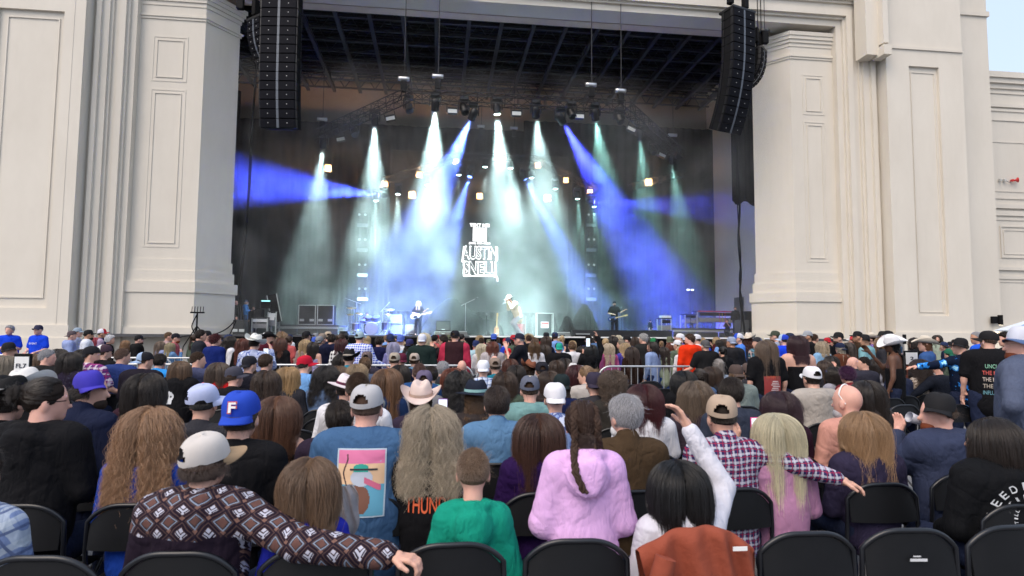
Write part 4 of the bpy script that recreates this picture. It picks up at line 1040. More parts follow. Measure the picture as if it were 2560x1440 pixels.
# ------------------------------------------------------------------ hats
HATM = {}
def cap_meshes(opening):
    if ('cap',opening) in HATM: return HATM[('cap',opening)]
    nu, nv = 48, 14; vs = []; fs = []; ffront = []
    def pt(a, v):
        th = v*PI/2; sq = math.cos(th)**0.62; zz = math.sin(th)**0.9
        seam = 1-0.018*math.exp(-((((a/(PI/3)) % 1)-0.5 if False else min((a/(PI/3)) % 1, 1-(a/(PI/3)) % 1))/0.05)**2)
        fr = max(0, math.sin(a)); r = sq*seam
        return (0.090*r*math.cos(a), -0.006+0.106*r*math.sin(a), 0.018+0.004*math.cos(a*2)+(0.105+0.014*fr*math.cos(th))*zz)
    for j in range(nv+1):
        for i in range(nu): vs.append(pt(2*PI*i/nu, j/nv))
    for j in range(nv):
        for i in range(nu):
            a = 2*PI*(i+0.5)/nu; da = abs(((a-1.5*PI+PI) % (2*PI))-PI)
            if opening and j >= 2 and j < 7 and (da/0.52)**2+((j-1.5)/5.0)**2 < 1: continue
            q = (j*nu+i, j*nu+(i+1)%nu, (j+1)*nu+(i+1)%nu, (j+1)*nu+i)
            (ffront if math.sin(a) > 0.5 and j < nv-1 else fs).append(q)
    def mk(name, faces):
        used = sorted({k for f in faces for k in f}); mp = {k:i for i,k in enumerate(used)}
        me = bpy.data.meshes.new(name); me.from_pydata([vs[k] for k in used], [], [tuple(mp[k] for k in f) for f in faces]); me.polygons.foreach_set('use_smooth',[True]*len(faces)); me.materials.append(M['hat']); return me
    back = mk('cap', fs); front = mk('front_panel', ffront)
    b = MB()
    def brim(u, v, dz=0):
        a = R(90-58+116*u); e = v*0.078*(math.sin(PI*u)**0.55)
        x = (0.088+0)*math.cos(a); y = -0.006+0.103*math.sin(a)+e; return (x*(1+v*0.04), y, 0.022-0.030*(x/0.088)**2*v-0.012*v-dz)
    b.grid(lambda u,v: brim(u,v), 20, 6); b.grid(lambda u,v: brim(1-u,v,0.004), 20, 6); bm_ = b.mesh('brim'); bm_.materials.append(M['hat'])
    k = MB().lathe([(0.0001,0.006),(0.007,0.004),(0.009,0)], 8, (0,-0.006,0.122)).mesh('button'); k.materials.append(M['hat'])
    HATM[('cap',opening)] = (back, front, bm_, k); return HATM[('cap',opening)]
def cowboy_mesh(kind):
    if kind in HATM: return HATM[kind]
    m = MB()
    def crown(u, v):
        a = 2*PI*u; th = v*PI/2; r = (math.cos(th)**0.35 if v < 0.999 else 0.0); tap = 1-0.16*v
        x = 0.092*r*math.cos(a)*tap; y = 0.110*r*math.sin(a)*tap; z = (0.125 if kind == 'cowboy' else 0.105)*math.sin(th)
        if kind == 'cowboy': z -= 0.035*math.exp(-(x/0.03)**2)*v; z += 0.012*(y/0.11)*v; x *= 1-0.22*max(0,y/0.11)*v
        elif kind == 'fedora': z -= 0.022*math.exp(-(x/0.035)**2)*v
        return (x, y, 0.02+z)
    m.grid(crown, 40, 14, closed_u=True)
    W = 0.105 if kind == 'cowboy' else 0.075
    def brim(u, v, dz=0):
        a = 2*PI*u; x = (0.090+W*v)*math.cos(a); y = (0.108+(W*0.95)*v)*math.sin(a)
        up = (0.075*abs(math.cos(a))**2.2 - 0.018*abs(math.sin(a))**2)*v**1.7 if kind == 'cowboy' else -0.008*v+0.006*math.sin(2*a)*v
        x *= 1-(0.18*v*v if kind == 'cowboy' else 0); return (x, y, 0.022+up-dz)
    m.grid(brim, 56, 7, closed_u=True); m.grid(lambda u,v: brim(-u,v,0.004), 56, 7, closed_u=True)
    me = m.mesh('cowboy_hat'); me.materials.append(M['hat'])
    bd = MB(); bd.grid(lambda u,v: (0.0935*math.cos(2*PI*u), 0.1115*math.sin(2*PI*u), 0.026+0.022*v), 40, 1, closed_u=True); bm2 = bd.mesh('hat_band'); bm2.materials.append(M['hat'])
    HATM[kind] = (me, bm2); return HATM[kind]

SKIN = {'light': (0.58,0.33,0.25), 'pink': (0.62,0.34,0.27), 'tan': (0.42,0.22,0.14), 'brown': (0.11,0.05,0.03)}
HAIRC = {'black': (0.010,0.009,0.010), 'dark': (0.028,0.019,0.015), 'brown': (0.065,0.038,0.024), 'auburn': (0.10,0.032,0.018), 'red': (0.17,0.045,0.02), 'lbrown': (0.16,0.10,0.06), 'dblonde': (0.26,0.17,0.10),
         'blonde': (0.46,0.34,0.20), 'platinum': (0.62,0.55,0.43), 'grey': (0.34,0.34,0.36), 'white': (0.62,0.62,0.64), 'ash': (0.27,0.23,0.18), 'maroon': (0.07,0.012,0.016), 'purple': (0.06,0.015,0.06), 'vred': (0.30,0.02,0.02)}
N_PERSON = [0]
def deep(c, g=1.22): return tuple(v**g*1.04 if v < 0.5 else v for v in c[:3])
def person(loc, yaw=0, pose='stand', shirt=('plain',(0.02,0.02,0.02)), top='tee', sleeve='long', hair=('short','brown',0.3), hat=None, skin='light', label='', w=1.0, arms=('down','down'), d=10, hy=0, hp=0,
           lean=0.0, scale=1.0, t=1.0, fat=1.0, trousers=(0.03,0.04,0.08), group=None, hs=1.0, curl=0.5, low=0, beard=None, glasses=False, zscale=None, stride=0.0, bend=0.0, crouch=0.0):
    N_PERSON[0] += 1; i = N_PERSON[0]
    lod = 0 if d < 4.9 else (1 if d < 10 else 2); h = (0.0115, 0.018, 0.023)[lod]
    if lod > 0: w = round(w*10)/10; t = 1.0 if lod == 2 else round(t*20)/20; fat = round(fat*5)/5; lean = round(lean*20)/20; hy = round(hy/30)*30; lean = lean if lod == 1 else 0.0; hp = 0 if lod == 2 else round(hp/15)*15; hs = 1.0
    p = dict(pose=pose, w=w, t=t, fat=fat, lean=lean, arms=arms, sleeve=sleeve, top=top, hy=hy, hp=hp, hs=hs, seed=(0 if lod else i), curl=curl)
    if low: p['low'] = low
    if stride: p['stride'] = stride
    if bend: p['bend'] = bend
    if crouch: p['crouch'] = crouch
    J, body, sh, lg = figure_meshes(p, h)
    o = bpy.data.objects.new('person', body); COL.objects.link(o); o.location = loc; o.rotation_euler = (0,0,R(yaw)); o.scale = (scale,scale,zscale or scale)
    if not body.materials: body.materials.append(M['skin'])
    shirt = (shirt[0], deep(shirt[1])); trousers = deep(trousers)
    o.color = (*SKIN[skin],1); tag(o, label, 'person', group)
    def child(me, mat, col):
        if not me.materials: me.materials.append(mat)
        c = bpy.data.objects.new(me.name.split('.')[0], me); COL.objects.link(c); c.parent = o; c.color = (*col,1); return c
    s = child(sh, FAB['plain'], shirt[1]); s.material_slots[0].link = 'OBJECT'; s.material_slots[0].material = fab(shirt[0])
    if top == 'hoodie': s.name = 'hoodie'
    l = child(lg, FAB['plain'], trousers); l.material_slots[0].link = 'OBJECT'; l.material_slots[0].material = fab('plain')
    hd = Vector(J['head']); rot = (R(hp),0,R(hy))
    def on_head(c, extra=(0,0,0), rz=0, rx=0, ry=0):
        c.location = hd + (Matrix.Rotation(R(hy),3,'Z') @ Matrix.Rotation(R(hp),3,'X') @ Vector(extra))*hs
        c.rotation_mode = 'XYZ'; c.rotation_euler = (Matrix.Rotation(R(hy),3,'Z') @ Matrix.Rotation(R(hp+rx),3,'X') @ Matrix.Rotation(R(rz),3,'Z') @ Matrix.Rotation(R(ry),3,'Y')).to_euler(); c.scale = (hs*1.0,)*3
    hairo = None
    if hair and hair[0] != 'bald':
        hc = deep(HAIRC[hair[1]] if isinstance(hair[1], str) else hair[1], 1.12); L = round(hair[2] if len(hair) > 2 else 0.3, 1 if lod == 2 else 2)
        shell, cu = hair_data(hair[0], L, lod, i, bool(hat))
        c = child(shell, M['hairbase'], tuple(v*0.6 for v in hc)); on_head(c); hairo = c
        so_ = bpy.data.objects.new('hair_strands', cu); COL.objects.link(so_); so_.parent = c; so_.color = (*hc,1)
        if hat and hat[0] in ('cap','cowboy','fedora'): c.scale = (hs*0.965, hs*0.965, hs*0.93)
    if beard and lod < 2 or (beard and d < 34):
        key = ('beard',lod)
        if key not in HATM:
            V, Q = surf_net(lambda P: np.maximum(ell_(P,(0,0.045,-0.085),(0.058,0.055,0.05)), -(0.005-P[:,2]-0.05)*1.0), (-0.1,-0.05,-0.17), (0.1,0.15,0.02), 0.009 if lod < 2 else 0.013)
            HATM[key] = np_mesh('beard', V, Q, M['hairbase'])
        b = child(HATM[key], M['hairbase'], HAIRC[beard]); on_head(b)
    if hat:
        kind, col = hat[0], hat[1]; c2 = hat[2] if len(hat) > 2 and hat[2] is not None else col; bk = hat[3] if len(hat) > 3 else 0; tl = hat[4] if len(hat) > 4 else 0
        if kind == 'cap':
            back, front, br, bt = cap_meshes(True)
            if bk >= 2: back, front, br, bt = cap_meshes(False)
            rz = 180 if bk in (1,2) else (bk if bk > 3 or bk < 0 else 0)
            c = child(back, M['hat'], col); on_head(c, (0,-0.004,0.012), rz, rx=8 if rz != 180 else 10)
            for me, cc, nm in ((front, c2, 'front_panel'), (br, hat[5] if len(hat) > 5 else c2, 'brim'), (bt, c2, 'button')):
                q = bpy.data.objects.new(nm, me); COL.objects.link(q); q.parent = c; q.color = (*cc,1)
        else:
            me, bd = cowboy_mesh(kind); c = child(me, M['hat'], col); on_head(c, (0,-0.01,0.018), 0, rx=tl, ry=(bk if bk else 0)); q = bpy.data.objects.new('hat_band', bd); COL.objects.link(q); q.parent = c; q.color = (*c2,1)
            if kind == 'fedora': c.name = 'brimmed_hat'
    if glasses:
        g = MB(); 
        for sx in (-1,1):
            g.tube([(sx*0.088,0.0,0.0),(sx*0.080,0.085,0.005)], 0.003, 5); g.tube([(sx*0.035+0.024*math.cos(a),0.104,0.002+0.019*math.sin(a)) for a in np.linspace(0,2*PI,13)], 0.003, 5)
        g.tube([(-0.012,0.108,0.004),(0.012,0.108,0.004)], 0.003, 5)
        c = child(g.mesh('glasses'), M['black'], (0,0,0)); on_head(c)
    return o, J
# ------------------------------------------------------------------ folding chairs
ROW0, ROWS = 2.74, 0.80
def rowy(r): return ROW0+ROWS*r
M['chair_plastic'] = simple('black_chair_plastic', (0.0045,0.0048,0.006), 0.5, bump=0.08, bscale=300, spec=0.25, var=0.3)
M['chair_tube'] = simple('black_chair_tube', (0.006,0.007,0.010), 0.3, 0.0, spec=0.5)
def chair_parts():
    W, zt, zb = 0.225, 0.845, 0.62
    def outline(u, v, off=0.0):
        # u across -1..1, v up 0..1: rounded shoulder panel
        x = u*(W-0.012); top = zt-0.012-0.085*(max(0,abs(u)-0.15)/0.85)**2.6; z = zb+(top-zb)*v
        return (x, off-0.030*(1-u*u)+0.015-0.02*(1-v), z)
    b = MB(); b.grid(lambda u,v: outline(2*u-1, v), 20, 8); b.grid(lambda u,v: outline(1-2*u, v, 0.008), 20, 8)
    b.grid(lambda u,v: outline(2*u-1, 1.0, 0.008*v), 20, 1); b.grid(lambda u,v: outline(1-2*u, 0.0, 0.008*v), 20, 1)
    fr = MB(); pts = []
    for k in range(5): pts.append((-W-0.004, 0.06-0.045*k/4.0*1.0, 0.02+0.60*k/4+0.0))
    for k in range(25):
        u = -1+2*k/24; pts.append((u*W, 0.012-0.030*(1-u*u)+0.004, zt-0.088*(max(0,abs(u)-0.15)/0.85)**2.6))
    for k in range(4,-1,-1): pts.append((W+0.004, 0.06-0.045*k/4.0, 0.02+0.60*k/4))
    fr.tube(pts, 0.0125, 8)
    seat = MB()
    def st(u, v, dz=0.0): x = (2*u-1)*0.205*(1-0.06*v); y = 0.05+0.38*v; return (x, y, 0.455-0.018*math.sin(PI*v)*math.cos((2*u-1)*1.4)+(-0.012*max(0,v-0.85)/0.15)-dz)
    seat.grid(st, 10, 10); seat.grid(lambda u,v: st(1-u,v,0.014), 10, 10)
    legs = []
    for sx in (-1,1):
        l = MB(); l.tube([(sx*0.20,0.40,0.44),(sx*0.215,0.16,0.22),(sx*0.225,-0.10,0.012)], 0.0115, 6); legs.append(l.mesh('leg'))
    for m_, mt in ((b.mesh('backrest'),'chair_plastic'),(fr.mesh('tube_frame'),'chair_tube'),(seat.mesh('seat'),'chair_plastic'),(legs[0],'chair_tube'),(legs[1],'chair_tube')):
        m_.materials.append(M[mt]); yield m_
CH = None
def chair(x, y, rz=0.0, label='', group='black folding chairs set out in rows', far=False):
    global CH
    if CH is None: CH = list(chair_parts())
    o = empty('folding_chair', (x,y,0), rz); tag(o, label, 'chair', group)
    for me in CH: link_mesh(me.name.split('.')[0], me, None, o)
    return o
STICK = simple('silver_sticker', (0.55,0.56,0.58), 0.4)
# ------------------------------------------------------------------ the audience, one by one
G_SEAT = 'audience members seated on the folding chairs'; G_STAND = 'audience members standing in front of the stage'
seated_x = []     # (row, x) for the chairs
def face_yaw(x, y): return -math.degrees(math.atan2(2.8-x, 28.0-y))
def rowmap(r): return rowy(r)*(1+0.17*min(1, max(0, (r-3.3)/1.2)))
def sit(px, py, r, label, shirt=((0.02,0.02,0.02)), hair=('short','brown'), hat=None, yaw=None, chair_=True, **k):
    Y = rowmap(r)+0.19; hp_ = at_y(px, py, Y); d = depth_of(hp_); yw = face_yaw(hp_.x, Y)*0.5 if yaw is None else yaw
    hs = k.get('hs', 1.0); ln = k.get('lean', 0.03); k['lean'] = ln
    nh = 0.15*(0.35+0.65*hs); t = min(1.2, max(0.72, (hp_.z-0.56-nh)/0.5))
    if d >= 4.9: t = round(t*20)/20
    if d >= 10: t = 1.0
    hz = 0.56+0.5*t+nh
    off = Vector(rotz_((0, 0.035+ln*1.15, 0), R(yw)))
    if isinstance(shirt[0], float): shirt = ('plain', shirt)
    k.setdefault('arms', ('lap','lap'))
    o, J = person((hp_.x-off.x, Y-off.y, hp_.z-hz), yaw=yw, pose='sit', shirt=shirt, hair=hair, hat=hat, label=label, d=d, t=t, group=G_SEAT, **k)
    if chair_: seated_x.append((r, hp_.x, label, Y-0.19))
    return o, J
def stand(px, py, Y, label, shirt=((0.02,0.02,0.02)), hair=('short','brown'), hat=None, yaw=None, **k):
    if 10.4 <= Y < 14.4: Y += 0.9
    if px < 460: Y += 2.4
    if 'event staff' in label: Y = 17.8
    hp_ = at_y(px, py, Y); d = depth_of(hp_); yw = face_yaw(hp_.x, Y) if yaw is None else yaw
    sc = (hp_.z-k.pop('z0', 0.0))/1.60; off = Vector(rotz_((0,0.035,0), R(yw)))*sc
    if isinstance(shirt[0], float): shirt = ('plain', shirt)
    z0 = hp_.z-1.60*sc
    k.setdefault('group', G_STAND)
    return person((hp_.x-off.x, Y-off.y, z0), yaw=yw, pose='stand', shirt=shirt, hair=hair, hat=hat, label=label, d=d, scale=sc, **k)
BK=(0.014,0.014,0.017); NV=(0.018,0.025,0.06); WH=(0.62,0.62,0.66); GY=(0.22,0.22,0.24); SL=(0.055,0.065,0.11); CH_=(0.05,0.05,0.06); BR=(0.07,0.045,0.03); MR=(0.10,0.02,0.03)
LB=(0.22,0.36,0.60); RB=(0.03,0.07,0.45); DN=(0.10,0.17,0.30); TL=(0.03,0.25,0.33); OL=(0.10,0.13,0.10); TN=(0.38,0.31,0.25); SG=(0.33,0.38,0.32); PU=(0.035,0.012,0.08); BE=(0.42,0.39,0.34)
kid = dict(w=0.72)
# ---- front row (backs to us)
sit(-60,1190,0.05,'person at the very left edge in a slate blue plaid shirt, mostly cut off',('plaid_slate',(0.20,0.26,0.42)),('short','dark'),w=1.1)
a8,_ = sit(518,1158,0.0,'person in backward-strapped white and tan cap and southwestern patterned hoodie, arm along the chairs',('aztec',(0.03,0.02,0.035)),('shortcurl',(0.07,0.045,0.035)),('cap',(0.50,0.47,0.45),None,-42,0,(0.30,0.21,0.13)),top='hoodie',w=1.12,hp=8,arms=('lap',((0.28,-0.13,-0.09),(0.66,-0.20,-0.115))),curl=0.9,hy=-8)
sit(778,1212,0.0,'child with long light brown hair in a blue shirt, beside the patterned hoodie',(0.03,0.04,0.35),('wavy',(0.19,0.12,0.075),0.26),yaw=2,w=0.72,hs=0.93)
sit(1183,1183,0.12,'young boy with short cropped hair in a bright green hoodie',(0.015,0.30,0.22),('buzz',(0.20,0.14,0.10)),top='hoodie',w=0.70,hs=0.93,skin='pink')
a17,_ = sit(1455,1062,0.1,'girl with two dark braids in a pale pink hoodie, sitting up high',(0.64,0.44,0.68),('updo',(0.055,0.032,0.024)),top='hoodie',w=0.78,hs=0.92)
a19,_ = sit(1690,1212,0.0,'girl with long straight black hair and white sweater raising one arm',(0.55,0.55,0.62),('long','black',0.34),w=0.9,hs=0.97,arms=('lap',((0.12,0.14,0.16),(-0.02,0.22,0.44))))
# ---- second row
sit(118,1003,1.0,'person with dark hair tied in a bun, glasses and black hoodie, in profile',BK,('bun','dark'),top='hoodie',w=1.12,hy=-55,glasses=True,skin='pink')
sit(382,1085,0.95,'woman with huge curly strawberry blonde hair and a royal blue shirt',(0.02,0.08,0.38),('curly',(0.36,0.22,0.13),0.32),w=1.0,hs=1.0)
fh,_ = sit(603,1045,0.95,'man wearing a backward royal blue cap with a white F, black shirt',BK,('short',(0.09,0.07,0.06)),('cap',(0.02,0.06,0.42),None,2),w=1.2,hs=1.12,sleeve='short')
ck,_ = sit(918,1022,1.05,'broad man in a grey mesh cap and slate blue T-shirt with a picture print',(0.075,0.15,0.27),('buzz',(0.10,0.06,0.045)),('cap',(0.40,0.40,0.42),(0.20,0.19,0.18),-12),w=1.33,fat=1.15,sleeve='short',skin='pink',hs=1.05)
fl,_ = sit(1080,1078,0.95,'woman with long grey-blonde curls and black T-shirt with flame lettering',BK,('curly',(0.40,0.34,0.26),0.22),w=0.98,sleeve='short')
sit(1345,1085,1.0,'woman with long auburn brown hair and a purple top',PU,('long',(0.085,0.04,0.026),0.32),w=0.98)
sit(1562,1042,1.0,'older man with thick silver hair, brown jacket and slate collar',(0.085,0.058,0.035),('short','grey'),top='collar',w=1.08,hy=22,beard='white',skin='pink',hs=1.05)
pl,_ = sit(1803,1045,1.0,'man in a tan cap and red, white and blue plaid shirt, arm round his neighbour',('plaid_red',(0.05,0.045,0.13)),('buzz','dark'),('cap',(0.38,0.29,0.22),None,-25),w=1.12,hs=1.05,arms=('lap',((0.25,-0.09,-0.07),(0.44,-0.15,-0.13))),top='collar')
sit(1935,1082,1.0,'woman with long platinum blonde hair filming on a pink phone',(0.45,0.25,0.38),('long',(0.55,0.50,0.38),0.36),w=0.95,arms=('phone','lap'))
sit(2152,1080,1.05,'woman with wavy ombre blonde hair in a dark plum sweatshirt',(0.045,0.038,0.075),('wavy',(0.36,0.23,0.13),0.26),w=1.06)
dr,_ = sit(2345,1035,1.3,'bearded man in a black cap and slate hoodie drinking from a cup, in profile',(0.055,0.068,0.12),('buzz','brown'),('cap',(0.015,0.015,0.017),None,70,0,(0.015,0.015,0.017)),top='hoodie',w=1.22,hy=62,beard='red',arms=('drink','lap'),skin='pink',hs=1.08)
sit(2475,1100,0.42,'woman with long dark hair and black hoodie lettered in arcs, at right, in profile',(0.012,0.013,0.016),('long','dark',0.36),top='hoodie',w=1.2,hy=48,hs=1.05)
# ---- third row and beyond
sit(20,1005,2.0,'person under a big black cowboy hat with a stitched brim at left edge',BK,('short','dark'),('cowboy',(0.012,0.012,0.013),(0.25,0.25,0.25),0,-12),w=1.1,hs=1.15)
sit(66,978,2.6,'person in a large white cowboy hat tilted back, beyond the bun',BK,('short','brown'),('cowboy',(0.66,0.64,0.62),(0.5,0.48,0.45),-12,-6),hs=1.1)
sit(226,978,1.9,'man with curly dark hair in a royal purple-blue cap and navy polo',NV,('shortcurl','dark'),('cap',(0.05,0.04,0.36),None,-62),w=1.15,hy=-55,beard='dark',yaw=-20,top='collar')
sit(370,975,2.7,'woman with long dark brown hair, right of the purple-blue cap',(0.05,0.02,0.035),('wavy','dark',0.42))
sit(510,1010,1.9,'man in a backward pale blue cap with short black hair',CH_,('buzz','black'),('cap',(0.40,0.45,0.66),None,-60),w=0.95,hp=6)
sit(700,1035,1.95,'woman with long straight reddish brown hair and bare shoulders',('plain',BK),('long',(0.15,0.075,0.045),0.34),w=0.9,low=0.05)
sit(895,975,2.2,'man with short brown hair and white shirt behind the grey mesh cap',WH,('buzz','brown'),w=1.1)
sit(850,1050,1.65,'man in a plum sweatshirt hidden behind the slate blue T-shirt',(0.04,0.028,0.05),('short','dark'),w=1.15)
sit(1242,1012,2.0,'man with short dark hair, sunglasses on his head and light blue shirt',(0.13,0.24,0.38),('short',(0.05,0.035,0.03)),top='collar',w=1.15,hs=1.05)
sit(1052,1000,2.6,'woman in a pinkish cowboy hat and sunglasses with long brown hair',(0.06,0.045,0.075),('long','brown',0.3),('cowboy',(0.60,0.48,0.44),(0.40,0.3,0.25),0,10))
sit(1190,992,2.5,'woman in a black brimmed hat with a patterned band and light brown hair',(0.06,0.05,0.05),('wavy','lbrown',0.3),('fedora',(0.012,0.016,0.03),(0.25,0.45,0.45),0,0))
sit(1325,975,3.3,'man in a backward slate cap and mint green hoodie',(0.20,0.34,0.34),('buzz','brown'),('cap',(0.10,0.11,0.15),(0.55,0.52,0.45),-10),top='hoodie',w=1.1,skin='pink',hs=1.1)
sit(1388,1000,2.5,'person in a white cap with a blue and white top',('floral',(0.3,0.4,0.6)),('buzz','brown'),('cap',(0.66,0.66,0.7),None,2),hs=1.0)
sit(1607,1002,2.3,'woman with dark red hair in a white T-shirt with a bag strap',WH,('bob','maroon'),w=1.05,sleeve='short')
sit(1737,992,2.6,'woman with long ash brown hair behind the tan cap man',(0.08,0.06,0.08),('wavy',(0.17,0.125,0.09),0.34))
sit(1827,985,2.2,'man with sunglasses on his dark hair and a slate T-shirt',(0.05,0.06,0.09),('short','dark'),w=1.12,sleeve='short',glasses=True)
sit(1945,1020,2.1,'woman with dark plum wavy hair right of the plaid shirt',(0.05,0.02,0.04),('wavy',(0.055,0.025,0.035),0.3))
sit(2118,1005,2.0,'bald man with white sunglasses on his head and a peach shirt',(0.50,0.31,0.26),('bald',),w=1.15,hy=25,skin='pink',hs=1.1,beard='grey')
sit(2165,985,3.0,'woman with long dark brown hair left of the empty chairs',(0.06,0.05,0.05),('long','dark',0.4))
sit(2032,948,3.7,'person in a white cap and oatmeal hoodie',(0.40,0.37,0.34),('short','dark'),('cap',(0.66,0.66,0.7),None,0),top='hoodie',w=1.15)
sit(864,972,3.4,'person in a white brimmed hat with a pink flower and white shirt',WH,('short','dark'),('fedora',(0.66,0.60,0.62),(0.10,0.02,0.05),12,0),w=1.0,hs=1.05)
sit(968,955,3.5,'woman with long copper brown hair and navy denim vest',(0.03,0.06,0.14),('long',(0.20,0.11,0.06),0.26),w=0.85)
sit(1048,935,4.5,'man with thinning dark hair in a blue polo shirt',(0.03,0.09,0.22),('buzz',(0.12,0.07,0.06)),w=1.15,top='collar')
sit(1060,958,4.0,'person in a purple-grey cap behind the pinkish cowboy hat',GY,('short','brown'),('cap',(0.11,0.09,0.15),None,0))
sit(1150,960,4.0,'woman with a mass of long curly black hair',(0.03,0.03,0.035),('curly',(0.02,0.018,0.018),0.32),hs=1.05)
sit(1132,945,4.6,'woman with long red hair beside the curly black hair',(0.03,0.03,0.03),('long','red',0.3))
sit(1208,925,5.6,'man in a white cap and blue and white plaid shirt',('plaid_blue',(0.40,0.48,0.62)),('buzz','dark'),('cap',(0.66,0.68,0.74),None,2),w=1.1)
sit(1238,918,5.9,'person in a desert camouflage cap with turquoise shirt',TL,('buzz','brown'),('cap',(0.22,0.17,0.14),None,0))
sit(1262,958,4.2,'person with an undercut and long brown hair on top',OL,('bob','brown'),w=1.05)
sit(1355,930,5.2,'man in a plain black cap and dark brown shirt',(0.05,0.038,0.032),('buzz','brown'),('cap',(0.014,0.014,0.02),None,0),w=1.05)
sit(1405,965,3.9,'person wearing a dark green-black bandana cap',(0.02,0.03,0.10),('bob','brown'),('cap',(0.012,0.02,0.022),None,2),hs=1.1)
sit(1372,955,4.4,'woman with a brown side braid left of the bandana',(0.05,0.04,0.04),('wavy','brown',0.25))
sit(1322,925,6.2,'person in a brown leather cowboy hat tipped sideways',(0.06,0.15,0.16),('long','brown',0.25),('cowboy',(0.19,0.07,0.04),(0.12,0.05,0.03),24,-10))
sit(1465,940,4.8,'pale woman with blonde hair pinned up, face in profile',(0.45,0.42,0.40),('bun','dblonde'),hy=75)
sit(1487,962,3.7,'person in a dark plum cap left of the curly brown hair',CH_,('buzz','dark'),('cap',(0.03,0.025,0.045),None,2),hs=1.08)
sit(1532,968,3.6,'person with a round mop of curly brown hair',(0.05,0.045,0.04),('afro',(0.10,0.07,0.05),0.16))
sit(1440,935,5.4,'woman with dark maroon hair beyond the bandana',(0.05,0.015,0.02),('long','maroon',0.3))
sit(1708,952,4.3,'woman in black with very long straight black hair',BK,('long','black',0.5),w=1.05)
sit(1748,945,5.4,'woman with dark hair in thin braids and a denim collar',DN,('pony','dark',0.2),hy=40)
sit(1778,938,5.6,'woman with long brown hair in a grey-black top',CH_,('long','brown',0.32))
sit(1797,918,6.3,'woman with ash grey hair in a low ponytail',(0.30,0.36,0.45),('pony',(0.25,0.23,0.22),0.25))
sit(1842,938,4.6,'person in a brown cap with curly light brown hair and sage T-shirt',(0.22,0.26,0.25),('shortcurl','lbrown'),('cap',(0.07,0.05,0.045),None,2),sleeve='short',w=1.1)
sit(1872,930,6.0,'person in a brown knit hat beside the sage T-shirt',CH_,('short','dark'),('cap',(0.09,0.065,0.06),None,2))
sit(815,945,4.5,'woman with thick curly black hair and a denim blue shirt',(0.14,0.20,0.32),('curly',(0.018,0.014,0.014),0.2),w=1.05)
sit(762,915,5.3,'man in a bright red cap and light blue shirt',(0.20,0.38,0.62),('buzz','dark'),('cap',(0.42,0.01,0.03),None,-50),w=1.15,hy=-40,beard='dark')
sit(720,945,4.5,'woman with wavy golden blonde hair and a charcoal jacket',(0.05,0.05,0.06),('wavy',(0.42,0.28,0.14),0.3),w=1.05)
sit(668,958,4.0,'woman with long dark brown hair in front of the man with glasses',(0.05,0.04,0.05),('wavy','brown',0.34))
sit(664,908,6.2,'man with short brown hair and dark glasses',CH_,('short','brown'),hy=-40,glasses=True,w=1.05)
sit(622,915,5.8,'man in a backward black cap with blue mirrored sunglasses on it',(0.022,0.022,0.035),('buzz','brown'),('cap',(0.018,0.018,0.024),None,2),w=1.25,beard='brown',hy=-40)
sit(585,945,4.6,'man in a charcoal grey cap and black jacket',BK,('buzz','brown'),('cap',(0.05,0.05,0.07),None,-55),w=1.05,hy=-35,skin='pink')
sit(548,930,5.4,'woman with straight brown hair and a bright red shirt',(0.45,0.015,0.02),('long',(0.11,0.075,0.055),0.36))
sit(493,902,6.4,'man with buzzed hair in profile and slate T-shirt lettered on the shoulders',(0.08,0.09,0.16),('buzz','brown'),hy=-75,w=1.2,sleeve='short')
sit(452,925,6.0,'woman with long brown hair and black hoodie with a white skull print',BK,('long','lbrown',0.3),top='hoodie',w=1.15)
sit(360,905,6.0,'man in a backward light blue and black cap and black sweatshirt',(0.022,0.018,0.03),('buzz','brown'),('cap',(0.016,0.016,0.02),(0.28,0.38,0.55),160),w=1.3,hy=-25)
sit(304,893,6.6,'man with buzzed brown hair in a blue shirt',(0.04,0.07,0.22),('buzz',(0.14,0.09,0.07)),w=1.15,hy=-30)
sit(258,884,7.0,'man in a dark maroon cap and black T-shirt with a round emblem',BK,('buzz','brown'),('cap',(0.06,0.035,0.05),(0.6,0.6,0.6),160),w=1.3,hy=-40,beard='brown')
sit(226,890,6.2,'bearded man in a black cap and magenta plaid shirt resting one arm',('plaid_pink',(0.16,0.05,0.20)),('buzz','brown'),('cap',(0.014,0.014,0.018),None,2),w=1.2,hy=-45,beard='dark',sleeve='short',arms=('lap','rail'))
sit(176,905,5.8,'woman with dark hair and a dark top with small pale spots',('dots',(0.03,0.022,0.045)),('bob','dark'),w=1.15)
sit(116,896,6.4,'heavyset man with thinning grey hair in profile',(0.02,0.02,0.022),('buzz','grey'),hy=-60,w=1.15,skin='pink')
sit(95,905,7.2,'woman with light brown hair between the sign and the grey-haired man',CH_,('bob','lbrown'))
sit(148,892,7.6,'woman with long dark hair behind the grey-haired man',CH_,('long','dark',0.3))
sit(207,893,7.4,'woman with dark hair left of the magenta plaid shirt',CH_,('long','dark',0.25))
sit(14,915,5.4,'woman with short ash blonde hair in a dark printed shirt at left edge',(0.06,0.02,0.02),('bob','ash'))
sit(20,878,7.4,'man in a black cap at the left edge, in front of the event staff',BK,('buzz','brown'),('cap',(0.014,0.014,0.016),None,-60),hy=-60)
sit(398,905,7.4,'person in a sky blue T-shirt with dark hair',(0.05,0.30,0.62),('short','dark'),sleeve='short',w=1.1)
sit(893,935,5.2,'woman with thick blonde shoulder-length hair',(0.18,0.20,0.26),('wavy',(0.36,0.27,0.17),0.18))
sit(848,938,5.9,'woman with light brown hair tied back, left of the blonde',CH_,('bob','lbrown'))
sit(856,905,7.0,'woman with long straight black hair beside the black cowboy hat',TL,('long','dark',0.3))
